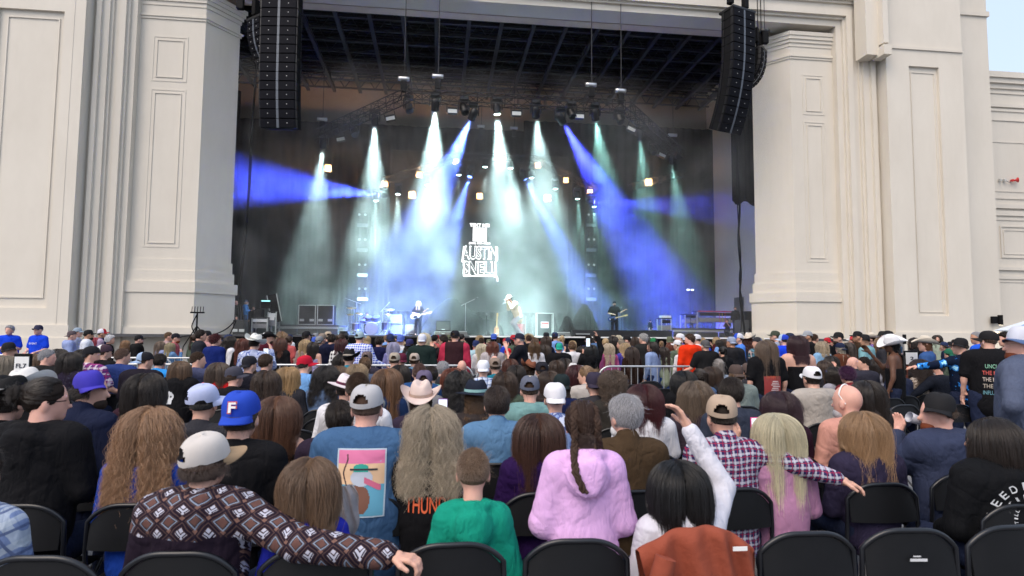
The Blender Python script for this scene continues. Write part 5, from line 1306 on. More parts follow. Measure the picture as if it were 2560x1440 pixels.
sit(872,897,6.6,'man in a black cowboy hat with studded band and turquoise shirt',(0.02,0.28,0.40),('buzz','dark'),('cowboy',(0.012,0.012,0.013),(0.4,0.35,0.3),0,-4),w=1.05)
sit(912,915,6.6,'man with short light brown hair left of the khaki cap',(0.10,0.13,0.20),('short','lbrown'))
sit(919,899,7.6,'woman in a grey-brown mesh cap with dark hair',(0.06,0.055,0.08),('long','dark',0.25),('cap',(0.12,0.09,0.09),None,0))
sit(986,903,7.0,'man in a khaki cap and camouflage jacket',('camo',(0.16,0.13,0.10)),('buzz','brown'),('cap',(0.32,0.28,0.23),None,0),w=1.1)
sit(1004,902,8.0,'person in a burgundy cap leaning on a phone',NV,('buzz','brown'),('cap',(0.08,0.012,0.03),None,2),hy=30)
sit(1037,902,8.2,'person in a tan mesh cap and blue shirt',(0.25,0.40,0.50),('short','brown'),('cap',(0.36,0.30,0.26),None,0))
sit(1000,935,5.6,'woman with dark hair and a camouflage top',('camo',(0.14,0.11,0.08)),('long','dark',0.25))
sit(1107,925,6.3,'man with grey hair in a charcoal jacket',(0.04,0.045,0.055),('short','grey'),w=1.1)
sit(1155,918,8.0,'bald man just left of the white cap',CH_,('bald',),skin='pink')
sit(1078,940,5.4,'person in a seafoam green top under a charcoal jacket',(0.20,0.42,0.38),('short','dark'))
sit(1236,905,8.8,'bald man behind the camouflage cap',CH_,('bald',),skin='pink')
sit(1290,935,6.0,'woman with dark brown hair left of the leather cowboy hat',CH_,('bob','dark'))
sit(1275,915,8.0,'woman with auburn hair pinned back, right of the camouflage cap',CH_,('bob','auburn'))
sit(1390,918,8.2,'woman with brown shoulder-length hair right of the plain black cap',CH_,('bob','brown'))
sit(1410,912,8.8,'woman with dark hair near the railing, below the skeleton hoodie',CH_,('bob','dark'))
sit(1430,927,7.0,'person in a brown and white cap with a triangle badge',CH_,('buzz','brown'),('cap',(0.08,0.06,0.055),(0.5,0.5,0.5),2))
sit(2155,910,6.9,'man with a neat dark fade haircut, head in profile',(0.05,0.05,0.07),('buzz','dark'),hy=60,w=1.1)
sit(2128,908,8.0,'bald man holding up a phone in front of his face',CH_,('bald',),hy=70,skin='pink',arms=('phone','lap'))
sit(2180,915,7.2,'woman with dark bobbed hair right of the fade haircut',(0.4,0.4,0.45),('bob','dark'))
sit(2120,940,5.4,'woman with short dark purple hair',(0.2,0.04,0.05),('shortcurl','purple'))
sit(2088,938,5.8,'woman with shoulder-length black hair and red collar',(0.35,0.35,0.4),('bob','dark'))
sit(2055,918,7.6,'woman with brown hair and sunglasses pushed up',CH_,('long','brown',0.3))
sit(2072,905,8.8,'woman with dark hair below the brown coat',CH_,('bob','dark'))
sit(2240,925,5.8,'woman with a black ponytail, slate vest and white sleeves',(0.05,0.06,0.11),('pony','black',0.22),hy=30,w=1.05)
sit(2299,922,6.0,'woman with curly dark brown hair and a leopard print shawl',('leopard',(0.30,0.25,0.21)),('curly',(0.045,0.028,0.022),0.16))
sit(2345,922,5.9,'man with grey temples and navy jacket, arm along a chair, in profile',(0.018,0.022,0.035),('short',(0.05,0.05,0.055)),hy=75,w=1.15,skin='pink',beard='grey',arms=(((0.26,-0.02,-0.14),(0.50,-0.06,-0.22)),'lap'))
sit(2262,900,8.4,'child with brown hair in a rust coloured top',(0.24,0.07,0.04),('short','brown'),w=0.8)
sit(2370,888,8.6,'person in a green knit cap near the numbered board',OL,('short','dark'),('cap',(0.02,0.12,0.07),None,2))
# ---- standing, named individuals
rg,_ = stand(2552,862,4.3,'bearded man standing at the right edge in a grey-blue shirt and white mesh cap',(0.11,0.13,0.19),('buzz','brown'),('cap',(0.52,0.54,0.62),(0.50,0.52,0.60),40,0,(0.08,0.13,0.26)),w=1.45,hy=40,beard='red',arms=('hip','down'),yaw=25,fat=1.15,skin='pink')
stand(1912,872,8.2,'woman with long streaked hair in a black T-shirt with a red tour print',BK,('long',(0.16,0.115,0.085),0.36),w=1.15,sleeve='short',yaw=0)
stand(1990,862,8.4,'woman with plum hair and a black top with a bare upper back',BK,('wavy',(0.055,0.02,0.028),0.16),w=1.18,low=0.10,sleeve='none',yaw=2)
stand(2400,868,8.2,'man in a black cap and electric blue lightning print shirt',('lightning',(0.01,0.02,0.05)),('buzz','dark'),('cap',(0.014,0.014,0.016),None,60),hy=60,w=1.05,arms=('out','down'),yaw=-5)
un,_ = stand(2470,854,7.4,'man in a black cap and black T-shirt printed with coloured words',BK,('buzz','brown'),('cap',(0.014,0.014,0.016),None,40),hy=40,w=1.3,sleeve='short',yaw=-32,beard='brown')
stand(2440,846,10.5,'tanned man in a blue T-shirt behind the lightning shirt',(0.03,0.13,0.55),('buzz','grey'),hy=50,skin='tan')
stand(2512,850,10.0,'person with dark curly hair and black top beyond the worded T-shirt',BK,('shortcurl','dark'),hy=60)
stand(2229,862,8.6,'woman in a white cowboy hat with very long braids, bare shoulders, arms lifted',('plain',BK),('wavy','black',0.5),('cowboy',(0.66,0.66,0.68),(0.5,0.5,0.5),-18,-14),skin='brown',sleeve='none',low=0.14,arms=('down','phone'),yaw=40,hy=20)
stand(2312,862,9.6,'woman in a straw cowboy hat with long auburn hair and denim jacket',(0.06,0.13,0.30),('long',(0.17,0.085,0.05),0.5),('cowboy',(0.55,0.50,0.42),(0.3,0.25,0.2),0,6),yaw=35,hy=30)
stand(2283,858,11.5,'woman in black filming with a raised phone, blue band in her hair',BK,('long','dark',0.3),yaw=50,arms=('phone','phone'),sleeve='short')
stand(2343,848,17.5,'bearded man with long hair and a green and white jacket by the wall',SG,('long','dark',0.25),yaw=140,beard='dark')
stand(2386,858,18.5,'girl in a white jacket over a blue shirt by the wall',WH,('pony','dark',0.2),yaw=170)
stand(2162,852,11.5,'man in a black cap and pale teal T-shirt with back print',(0.24,0.42,0.46),('buzz','black'),('cap',(0.014,0.014,0.016),None,70),w=1.08,sleeve='short',yaw=30,hy=50,skin='tan')
stand(2100,872,11.0,'person with grey hair in a navy cap and brown suede coat',(0.15,0.06,0.035),('bob',(0.30,0.27,0.22)),('cap',(0.014,0.02,0.05),None,2),w=1.1)
stand(2118,868,12.6,'woman with very long ash brown hair beside the navy cap',(0.06,0.05,0.05),('long',(0.10,0.08,0.07),0.5))
stand(2095,846,12.2,'dark-bearded man in a black cap facing left',BK,('buzz','dark'),('cap',(0.014,0.014,0.016),None,0),yaw=85,beard='dark')
stand(2132,852,13.5,'person in a red and white striped hat',(0.4,0.1,0.1),('short','brown'),('cap',(0.55,0.05,0.06),(0.6,0.6,0.6),0))
stand(2143,843,13.0,'tall man in a black cap looking left, behind the teal T-shirt',BR,('buzz','brown'),('cap',(0.014,0.014,0.016),None,0),yaw=75,skin='tan')
stand(2177,848,13.0,'man in a cream cowboy hat with a purple checked shirt',(0.22,0.15,0.36),('short','brown'),('cowboy',(0.58,0.52,0.44),None,0,0),yaw=60,beard='brown')
stand(2197,858,12.0,'woman with straight blonde-brown hair looking left, near the white cowboy hat',CH_,('long','dblonde',0.35),yaw=65)
stand(2206,842,13.6,'man in a black cap left of the white cowboy hat',BK,('buzz','grey'),('cap',(0.02,0.02,0.02),None,0),yaw=70)
stand(2220,842,12.6,'man in a black knitted cap behind the white cowboy hat',BK,('short','dark'),('cap',(0.014,0.014,0.016),None,2),yaw=50)
stand(2052,868,11.4,'woman with wavy blonde hair in a pale denim jacket',(0.26,0.42,0.55),('wavy',(0.40,0.33,0.24),0.15),yaw=12)
stand(2018,842,13.0,'man in a grey cap and black shirt facing left against the wall',BK,('buzz','brown'),('cap',(0.28,0.30,0.33),None,0),yaw=80,skin='tan')
stand(2037,848,14.5,'balding man wearing a headset, facing right',(0.05,0.05,0.045),('buzz','brown'),yaw=-70)
stand(1958,852,11.6,'man in a royal blue shirt and blue cap seen from behind',(0.02,0.08,0.60),('buzz','dark'),('cap',(0.02,0.05,0.45),(0.35,0.45,0.6),50),w=1.2,sleeve='short')
stand(1937,842,12.8,'man in a dark camouflage cap looking left',('plain',(0.30,0.33,0.42)),('buzz','brown'),('cap',(0.05,0.06,0.045),None,0),yaw=60,beard='brown')
stand(1974,848,12.2,'man in a navy cap with a badge beside the royal blue shirt',NV,('buzz','brown'),('cap',(0.02,0.025,0.05),None,2),yaw=30)
stand(1936,878,11.0,'woman with black ponytail and light blue jacket',(0.26,0.42,0.60),('pony','black',0.15),yaw=-10)
stand(1893,858,11.8,'man in a backward grey and black cap and teal plaid flannel',('plaid_teal',(0.05,0.09,0.12)),('buzz','dark'),('cap',(0.03,0.03,0.035),(0.16,0.18,0.25),2),w=1.1,hy=45)
stand(1872,848,13.4,'woman in a cream cowboy hat with auburn curls facing right',(0.03,0.04,0.07),('curly','auburn',0.2),('cowboy',(0.58,0.52,0.44),None,0,0),yaw=-40)
stand(1845,848,12.6,'bearded man in a blue and white cap and sky blue T-shirt, in profile',(0.10,0.25,0.62),('buzz','brown'),('cap',(0.55,0.55,0.6),(0.03,0.08,0.50),0),yaw=75,beard='brown',sleeve='short')
stand(1828,858,11.4,'man in a pale grey cap and charcoal hoodie, right of the black T-shirt',(0.03,0.03,0.035),('buzz','brown'),('cap',(0.24,0.28,0.38),None,150),top='hoodie',w=1.2,hy=30,skin='tan')
stand(1806,880,10.8,'woman with a curly black ponytail and white scrunchie',BK,('pony','black',0.3))
stand(1763,866,10.9,'big man in a grey cap and black T-shirt leaning on the railing',(0.022,0.022,0.024),('buzz','brown'),('cap',(0.08,0.08,0.085),None,2),w=1.3,sleeve='short',arms=('rail','down'))
stand(1724,850,11.7,'bearded man in a bright orange hoodie facing left',(0.62,0.055,0.012),('short','brown'),top='hoodie',w=1.1,hy=45,beard='red',skin='pink')
stand(1741,850,13.4,'man in a white cap just right of the orange hoodie',WH,('buzz','brown'),('cap',(0.62,0.62,0.66),None,50),hy=40)
stand(1700,848,13.6,'man in a white headband cap left of the orange hoodie',RB,('buzz','dark'),('cap',(0.62,0.62,0.66),None,2),hy=60,beard='dark')
stand(1693,864,12.6,'man in a white cap and olive T-shirt',(0.13,0.16,0.12),('buzz','dark'),('cap',(0.64,0.64,0.68),None,0),sleeve='short',hy=40)
stand(1706,874,12.0,'woman with straight blonde hair beside the orange hoodie',WH,('long',(0.42,0.30,0.17),0.2))
stand(1658,880,12.1,'woman with very long wavy dark hair in a sage green sweater',(0.36,0.42,0.33),('wavy',(0.05,0.035,0.028),0.42),w=0.95,trousers=(0.04,0.10,0.28))
stand(1628,868,11.9,'smiling man with long dark hair and chambray shirt turned to the side',(0.28,0.36,0.50),('bob','dark'),yaw=40,hy=50,w=1.1,trousers=(0.03,0.05,0.12))
stand(1676,868,13.2,'woman with bright red hair behind the sage sweater',CH_,('long','red',0.22))
stand(1634,858,13.4,'man in a black and green cap behind the chambray shirt',MR,('buzz','dark'),('cap',(0.015,0.02,0.018),(0.02,0.16,0.06),120))
stand(1608,848,12.8,'tall man with silver hair in a black leather jacket',(0.035,0.036,0.036),('short',(0.36,0.36,0.36)),w=1.12,hy=20)
stand(1578,880,11.5,'woman with very long straight brown hair in a dark brown shawl',(0.035,0.018,0.014),('long',(0.065,0.04,0.03),0.55),w=1.05)
stand(1552,862,13.6,'woman with tied ash blonde hair and black vest facing left',CH_,('pony','ash',0.12),yaw=80)
stand(1562,870,12.6,'blonde person in a violet blue sweater with hand on hip',(0.08,0.07,0.32),('bob','blonde'),arms=('hip','down'))
stand(1520,872,12.0,'woman with long pale blonde curls in a pink striped tunic',('stripe_pink',(0.42,0.13,0.28)),('wavy',(0.55,0.47,0.36),0.3),w=1.0)
stand(1566,852,14.2,'man in a black cap looking left beyond the violet sweater',CH_,('buzz','brown'),('cap',(0.014,0.014,0.016),None,0),yaw=80)
stand(1477,875,11.6,'woman with long black hair in a black hoodie filming overhead',BK,('long','black',0.42),arms=('phone','raise'),w=1.05,top='hoodie')
stand(1452,878,12.2,'dark-haired woman in a red scarf beside the overhead filmer',(0.25,0.02,0.03),('wavy','dark',0.2),yaw=40)
stand(1430,868,12.0,'person in a white shirt holding up hands to film',WH,('short','lbrown'),arms=('phone','phone'),w=1.05)
stand(1397,872,11.6,'person in a black hoodie with a white skeleton print and green-fronted cap',BK,('buzz','dark'),('cap',(0.014,0.014,0.016),(0.02,0.30,0.22),2),top='hoodie',w=1.2)
stand(1361,874,12.4,'woman with long brown hair in black, left of the skeleton hoodie',BK,('long',(0.07,0.05,0.038),0.4))
stand(1336,868,12.2,'woman with dark roots and orange ends in a white top',WH,('bob',(0.12,0.07,0.03)),w=1.05)
stand(1298,850,11.4,'stocky man in a navy cap and black polo checking tickets, in profile',(0.016,0.017,0.026),('buzz','grey'),('cap',(0.018,0.022,0.04),None,0),yaw=70,w=1.25,fat=1.1,sleeve='short',arms=('drink','lap'),skin='pink')
stand(1270,884,12.2,'child with long pale hair in a bright red cap',BK,('long','platinum',0.3),('cap',(0.50,0.01,0.02),None,2),w=0.85)
stand(1232,868,11.9,'woman with long wavy copper red hair and striped blouse',('stripe',(0.45,0.42,0.43)),('wavy',(0.17,0.055,0.035),0.34),w=1.15)
stand(1205,872,12.5,'woman with long pale blonde hair in a white blouse',WH,('long','platinum',0.3))
stand(1190,864,13.4,'man in a navy cap and pale blue T-shirt near the stage corner',(0.40,0.50,0.58),('buzz','dark'),('cap',(0.02,0.03,0.09),None,2))
stand(1138,843,12.0,'man in a black cap with a dark vest over a coral red shirt',('vest_coral',(0.05,0.022,0.028)),('buzz','brown'),('cap',(0.015,0.015,0.02),None,-20),w=1.3,fat=1.1)
stand(1108,853,12.6,'man with dark hair and glasses looking left beside the coral shirt',(0.03,0.025,0.03),('short','dark'),yaw=60,glasses=True,arms=('drink','drink'))
stand(1056,852,11.9,'man in a white skull-fitting cap and dark green shirt',(0.022,0.04,0.038),('buzz','dark'),('cap',(0.55,0.58,0.68),None,2),w=1.3)
stand(1024,862,12.4,'woman in a navy cap with a long dark curly ponytail',(0.30,0.42,0.50),('curly','dark',0.26),('cap',(0.03,0.03,0.10),None,2))
stand(1002,852,13.2,'man in a blue cap and white T-shirt',WH,('buzz','dark'),('cap',(0.08,0.13,0.42),None,2),sleeve='short')
stand(985,868,12.6,'woman with long silver hair',(0.22,0.22,0.42),('long',(0.38,0.38,0.52),0.36))
stand(948,856,12.8,'tall man all in navy right of the blue gingham shirt',(0.015,0.018,0.07),('short','dark'),w=1.1)
stand(900,846,11.7,'man in a pale cap and blue gingham shirt leaning on the railing',('check_blue',(0.05,0.10,0.50)),('buzz','dark'),('cap',(0.30,0.40,0.45),None,-20),w=1.25,arms=('down','rail'))
stand(856,862,12.0,'woman with maroon hair in a black and white checked shirt',('plaid_bw',(0.03,0.03,0.04)),('bob','maroon'),w=1.1)
stand(830,850,13.2,'person in a navy hooded coat near the checked shirt',(0.015,0.018,0.05),('short','dark'),top='hoodie',w=1.15)
stand(806,848,13.8,'man in a taupe cap and navy top',NV,('buzz','dark'),('cap',(0.22,0.18,0.15),None,2))
stand(785,868,12.8,'woman with dark hair and a bare-shouldered strappy top',(0.4,0.36,0.5),('long','dark',0.22),low=0.08,sleeve='none')
stand(765,862,13.2,'woman with straight pale blonde hair left of the strappy top',(0.30,0.24,0.24),('long','blonde',0.22))
stand(703,860,12.0,'woman with an auburn bob and black jacket',BK,('bob',(0.12,0.05,0.03)),w=1.05)
stand(672,846,13.2,'man in a black felt hat and maroon jersey',(0.09,0.012,0.03),('buzz','dark'),('cowboy',(0.014,0.014,0.016),None,0,0),beard='dark',hy=-50)
stand(637,858,9.9,'person in a white cowboy hat and floral shirt filming with a phone',('floral',(0.42,0.46,0.58)),('short','dark'),('cowboy',(0.66,0.66,0.62),(0.30,0.32,0.30),16,-10),arms=('lap','phone'),w=1.05,yaw=-10)
stand(610,862,11.6,'woman with long red-brown hair and a fuzzy black coat',(0.014,0.013,0.016),('wavy',(0.13,0.035,0.02),0.3),w=1.05)
stand(578,855,12.4,'person with long dark hair in profile and white top',WH,('wavy','dark',0.32),yaw=-55)
stand(540,852,11.7,'woman with short maroon hair and a blue velvet jacket',(0.012,0.03,0.16),('shortcurl','maroon'),w=1.1,hy=-40)
stand(518,842,13.6,'man in a black cap and pink shirt behind the velvet jacket',(0.42,0.25,0.25),('buzz','dark'),('cap',(0.014,0.014,0.016),None,0),hy=-30)
stand(503,840,12.8,'dark-haired man in a black and grey jacket bending forward',(0.03,0.033,0.045),('short','dark'),w=1.15,yaw=-60)
stand(440,846,13.4,'bearded man in a black cap and pink T-shirt facing right',(0.40,0.12,0.15),('buzz','brown'),('cap',(0.014,0.014,0.02),None,0),yaw=-80,beard='red')
stand(422,842,14.6,'man with cropped hair and sunglasses on top of his head',(0.4,0.3,0.3),('buzz','lbrown'),yaw=-70)
stand(428,868,12.4,'woman with tousled blonde hair in a denim jacket, hand raised',(0.15,0.26,0.42),('wavy',(0.38,0.32,0.20),0.16),arms=('lap','drink'))
stand(403,864,12.9,'woman with long straight light brown hair and pale blue top',(0.28,0.32,0.48),('long',(0.22,0.16,0.12),0.32))
stand(348,850,13.2,'bearded man in a black cap and black hoodie facing right',(0.013,0.013,0.015),('buzz','brown'),('cap',(0.014,0.014,0.016),None,0),top='hoodie',w=1.25,yaw=-65,beard='dark',skin='pink')
stand(316,862,13.6,'woman with long wavy strawberry blonde hair leaning right',BK,('wavy',(0.32,0.19,0.10),0.26),yaw=-50)
stand(276,850,14.4,'woman with short white hair facing right',BK,('shortcurl','white'),yaw=-75)
stand(256,835,14.0,'man in a white and red cap, navy vest and pink plaid sleeves',('vest_pink',(0.03,0.04,0.11)),('buzz','brown'),('cap',(0.60,0.60,0.66),(0.35,0.02,0.03),0),w=1.2,yaw=-70,skin='tan')
stand(238,855,13.8,'person with bright pink hair between two men',(0.10,0.25,0.6),('bob',(0.50,0.08,0.12)),yaw=-40)
stand(222,838,13.2,'man in a black cap and white T-shirt facing right',(0.55,0.58,0.66),('buzz','black'),('cap',(0.014,0.014,0.016),None,0),w=1.2,yaw=-65,sleeve='short',skin='tan',beard='dark')
stand(195,832,15.6,'young man in a pale grey cap behind the blue hoodie',(0.42,0.45,0.55),('short','brown'),('cap',(0.25,0.31,0.38),None,0),yaw=-75)
stand(180,840,14.6,'young man in a brown cap and pale blue hoodie',(0.30,0.36,0.52),('buzz','brown'),('cap',(0.09,0.07,0.08),None,2),top='hoodie',w=1.05,yaw=-65,arms=('fold','fold'))
stand(24,826,12.0,'event staff man with grey hair and glasses in a blue T-shirt, arms folded, at left',(0.02,0.09,0.62),('short','grey'),w=1.0,fat=1.1,sleeve='short',arms=('fold','fold'),yaw=-150,hy=-30,group='event staff in blue T-shirts',skin='pink')
ev,_ = stand(95,826,14.0,'event staff person in a navy cap and blue T-shirt behind the railing',(0.02,0.09,0.62),('buzz','grey'),('cap',(0.03,0.03,0.06),None,0),w=1.0,fat=1.1,sleeve='short',arms=('lap','lap'),yaw=170,group='event staff in blue T-shirts',skin='pink')

# ---- the rest of the standing crowd towards the stage
rnd = random.Random(11)
SHC = [('black',BK,8),('navy',NV,5),('white',WH,4),('charcoal',CH_,4),('maroon',MR,2),('royal blue',RB,2),('denim blue',DN,3),('olive green',OL,2),('light blue',LB,2),('grey',GY,3),('brown',BR,2),('coral pink',(0.45,0.12,0.12),1),('teal',TL,1),('mustard',(0.40,0.24,0.06),1),('lavender',(0.33,0.27,0.48),1),('red',(0.35,0.02,0.03),2)]
HRC = [('black','black',2),('dark brown','dark',5),('brown','brown',5),('light brown','lbrown',3),('blonde','blonde',4),('dark blonde','dblonde',3),('auburn','auburn',2),('grey','grey',2),('platinum','platinum',1),('red','red',1)]
HTC = [('white',(0.60,0.60,0.64)),('black',(0.015,0.015,0.018)),('grey',(0.20,0.21,0.23)),('navy',(0.02,0.03,0.08)),('blue',(0.05,0.10,0.42)),('tan',(0.36,0.29,0.22)),('red',(0.38,0.02,0.03)),('olive',(0.10,0.11,0.07)),('camouflage',(0.13,0.12,0.08)),('khaki',(0.28,0.25,0.19))]
LAND = [(560,'near the left stage cables'),(640,'below the monitor desk'),(760,'below the left riser'),(860,'below the road cases'),(960,'in front of the drum kit'),(1040,'in front of the stacked amps'),(1110,'below the guitarist in black'),(1180,'near the stage monitor'),(1300,'below the singer'),(1400,'below the tall case'),(1480,'beside the right monitor'),(1560,'below the bass player'),(1640,'below the man in khakis'),(1760,'below the right riser'),(1860,'below the keyboard desk'),(1990,'by the right pier'),(2180,'by the fluted wall'),(2600,'by the right wall')]
def wpick(L): 
    t = rnd.uniform(0, sum(a[-1] for a in L)); 
    for a in L:
        t -= a[-1]
        if t <= 0: return a
    return L[-1]
used = {}
placed = []
nfill = 0; tries = 0
while nfill < 112 and tries < 3000:
    tries += 1
    px = rnd.uniform(470, 2080) if rnd.random() < 0.93 else rnd.uniform(2080, 2420)
    Y = rnd.uniform(14.4, 22.6)
    if (px < 640 or px > 1880): Y = min(Y, 19.5)
    hz = min(1.64, rnd.gauss(1.52, 0.06))
    g = at_y(px, 840, Y)
    if any((g.x-q[0])**2+((Y-q[1])*1.1)**2 < 0.46**2 for q in placed): continue
    placed.append((g.x, Y)); py = 840
    dd = depth_of(g); py = 720-0  # head height fixed by hz, find the row of pixels it falls on
    v = Vector((g.x, Y, hz))-CAM; py = 720-F_PX*v.dot(_u)/v.dot(_f)
    fem = rnd.random() < 0.5
    hn, hc, _w = wpick(HRC); sn, scol, _w = wpick(SHC)
    if fem:
        st = rnd.choice(['long','wavy','long','bob','pony']); L = rnd.choice([0.2,0.3,0.4])
        sty = {'long':'long straight','wavy':'long wavy','bob':'shoulder-length','pony':'tied-back'}[st]; hat = None; hd_ = '%s %s hair' % (sty, hn)
        if rnd.random() < 0.12: tn, tc_ = rnd.choice(HTC); hat = ('cap', tc_, None, rnd.choice([0,2])); hd_ = '%s cap over %s hair' % (tn, hn)
    else:
        st = rnd.choice(['short','buzz','short','shortcurl']); L = 0.3; hat = None; hd_ = '%s %s hair' % ({'short':'short','buzz':'cropped','shortcurl':'short curly'}[st], hn)
        if rnd.random() < 0.62:
            tn, tc_ = rnd.choice(HTC); r_ = rnd.random()
            if r_ < 0.12: hat = ('cowboy', (0.55,0.5,0.42) if tn not in ('black',) else tc_, None, 0, 0); hd_ = '%s cowboy hat' % ('cream' if tn != 'black' else 'black')
            else: hat = ('cap', tc_, None, rnd.choice([0,2,2,0])); hd_ = '%s cap' % tn
    land = [l for x_, l in LAND if px < x_][0] if px < 2600 else LAND[-1][1]
    lab = 'person with %s and %s top, %s' % (hd_, sn, land)
    k_ = 0
    while lab in used and k_ < 60:
        sn, scol, _w = wpick(SHC); lab = 'person with %s and %s top, %s' % (hd_, sn, land); k_ += 1
    if lab in used: continue
    used[lab] = 1
    stand(px, py, Y, lab, scol, (st, hc, L), hat, sleeve=rnd.choice(['long','short']), w=rnd.choice([0.9,1.0,1.1]) if not fem else 0.9, arms=rnd.choice([('down','down'),('down','down'),('lap','lap'),('down','drink')]), hy=rnd.choice([0,0,30,-30]), yaw=face_yaw(g.x,Y)*0.8)
    nfill += 1
# ------------------------------------------------------------------ chairs: one under each seated person, and the empty ones in view
done = []
def put_chair(x, y, label):
    if any(abs(x-q[0]) < 0.40 and abs(y-q[1]) < 0.42 for q in done): return None
    done.append((x,y)); return chair(x, y, R(random.Random(int(x*1000+y*77)).uniform(-5,5)), label)
for (px, r, lab) in ((95,0,'empty-backed black folding chair at lower left corner, front row'),(445,0,'black folding chair behind the patterned hoodie, front row'),(790,0,'black folding chair under the outstretched patterned sleeve, front row'),(1130,0,'black folding chair the reaching hand rests on, front row'),
                     (1443,0,'black folding chair behind the girl in the pink hoodie, front row'),(1740,0,'black folding chair with a rust jacket hung over it, front row'),(2022,0,'empty black folding chair in the front row right of the rust jacket'),(2278,0,'empty black folding chair with a silver sticker in the front row'),(2530,0,'black folding chair at the lower right corner, front row')):
    x = at_y(px, 1380, rowy(0)).x; c = put_chair(x, rowy(0), lab)
    if px in (2278,):
        s = MB().box(-0.035,0.045,-0.045,-0.042,0.715,0.727); s.box(-0.02,0.015,-0.045,-0.042,0.735,0.740); s.build('sticker', STICK, c)
for r, x, lab, cy_ in seated_x:
    if r < 0.3: continue
    put_chair(x, cy_, 'chair of the ' + ' '.join(lab.split(',')[0].split()[:13]))
for (px, py, lab) in ((300,1255,'empty chair with royal blue shirt in front, second row at left'),(655,1262,'second row chair between the F cap and the child'),(935,1265,'second row chair left of the flame lettering'),(1590,1248,'second row chair behind the pink hoodie shoulder'),
    (770,988,'empty chair right of the blonde waves, fifth empty one back'),(500,1015,'empty chair behind the pale blue cap'),(455,985,'empty chair beside the skull print hoodie'),(760,1012,'empty chair in the middle gap, left of the pink flower hat'),(745,1035,'empty chair in the middle gap, second from the front'),
    (735,1065,'empty chair in the middle gap nearest to us'),(815,1030,'empty chair left of the grey mesh cap'),(245,1112,'empty chair behind the navy polo'),(1635,1108,'empty chair below the white T-shirt with strap'),(1500,1040,'empty chair beyond the silver hair'),
    (1575,962,'empty chair nearest the railing at centre right'),(1625,955,'empty chair by the railing behind the long brown hair'),(1600,985,'empty chair in front of the railing, right of the curly mop'),(1660,975,'empty chair left of the very long black hair'),(1655,1010,'empty chair between maroon hair and long black hair'),
    (2240,985,'empty chair beside the ponytail and slate vest'),(2230,1008,'empty chair in the right gap, middle of three'),(2220,1050,'empty chair in the right gap, nearest to us'),(2262,1022,'empty chair left of the drinking man'),(2450,975,'empty chair below the lightning shirt'),(2470,1000,'empty chair left of the standing grey-blue shirt'),
    (1920,1010,'empty chair below the red tour print'),(1880,1020,'empty chair right of the slate T-shirt'),(2070,1020,'empty chair behind the peach shirt'),(300,975,'empty chair right of the magenta plaid'),(610,985,'empty chair beyond the F cap'),(2390,1010,'empty chair behind the drinking man')):
    d = 0.905*1550/(py-833); r = max(0, round((d-ROW0)/ROWS)); x = at_y(px, py, rowy(r)).x; put_chair(x, rowy(r), lab)
# ------------------------------------------------------------------ sound, backline and crew
# ---- line arrays
GR = simple('speaker_grille', (0.004,0.0045,0.008), 0.7, bump=0.2, bscale=700, spec=0.12)
STR = simple('grey_strip', (0.10,0.115,0.14), 0.4)
BADGE = simple('silver_badge', (0.5,0.5,0.5), 0.4)
ARR = {}
def speaker_box(root, W, H, D, M4, i):
    k = (W,H,D)
    if k not in ARR:
        g = 0.008
        h = MB(); h.box(-W/2, W/2, 0.03, D, g, H-g, 0.01)
        gl = MB(); gl.box(-W/2+0.015, -0.055, 0.0, 0.035, g+0.012, H-g-0.012, 0.006)
        gr = MB(); gr.box(0.055, W/2-0.015, 0.0, 0.035, g+0.012, H-g-0.012, 0.006)
        st = MB(); st.box(-0.045, 0.045, 0.008, 0.035, g, H-g)
        rgs = []
        for sx in (-1,1): rgs += [MB().box(sx*(W/2+0.02)-0.018, sx*(W/2+0.02)+0.018, 0.05, 0.16, 0.02, H-0.02), MB().box(sx*(W/2+0.02)-0.012, sx*(W/2+0.02)+0.012, D-0.18, D-0.1, 0.03, H-0.03)]
        bds = [MB().box(-W*0.27-0.015, -W*0.27+0.015, -0.004, 0.0, H*0.5, H*0.5+0.03), MB().box(W*0.27-0.015, W*0.27+0.015, -0.004, 0.0, H*0.5, H*0.5+0.03)]
        ARR[k] = [(h.mesh('housing'),M['black']),(gl.mesh('grille'),GR),(gr.mesh('grille'),GR),(st.mesh('centre_strip'),STR)]+[(q_.mesh('rigging_bracket'),M['black_metal']) for q_ in rgs]+[(q_.mesh('badge'),BADGE) for q_ in bds]
        for m_, mt in ARR[k]: m_.materials.append(mt)
    hs = ARR[k]; b = link_mesh('speaker_box', hs[0][0], None, root); b.matrix_local = M4
    for m_, mt in hs[1:]: link_mesh(m_.name.split('.')[0], m_, None, b)
def line_array(px, py, Y, n, W, H, D, yaw, tilts, label, name='line_array', bumper=True):
    p = at_y(px, py, Y); root = empty(name, p, R(yaw)); tag(root, label, 'loudspeaker array')
    M4 = Matrix.Identity(4); a = 0
    for i in range(n):
        a = tilts(i)
        M4 = M4 @ Matrix.Rotation(R(a), 4, 'X') @ Matrix.Translation((0,0,-H))
        speaker_box(root, W, H, D, M4.copy(), i)
    if bumper:
        m = MB(); m.box(-W/2-0.03, W/2+0.03, 0.0, D+0.1, 0.0, 0.09); m.build('flying_frame', M['black_metal'], root)
        for sx in (-0.35, 0.35):
            m = MB(); m.box(sx*W-0.11, sx*W+0.11, D*0.35, D*0.35+0.24, 0.32, 0.95, 0.02); m.tube([(sx*W,D*0.4,0.05),(sx*W,D*0.4,6)], 0.02, 5); m.build('chain_motor', M['black'], root)
    return root
line_array(700, -70, 23.6, 17, 1.34, 0.352, 0.72, -6, lambda i: 0.15 if i < 11 else 1.6, 'tall black line array hanging at the upper left of the opening')
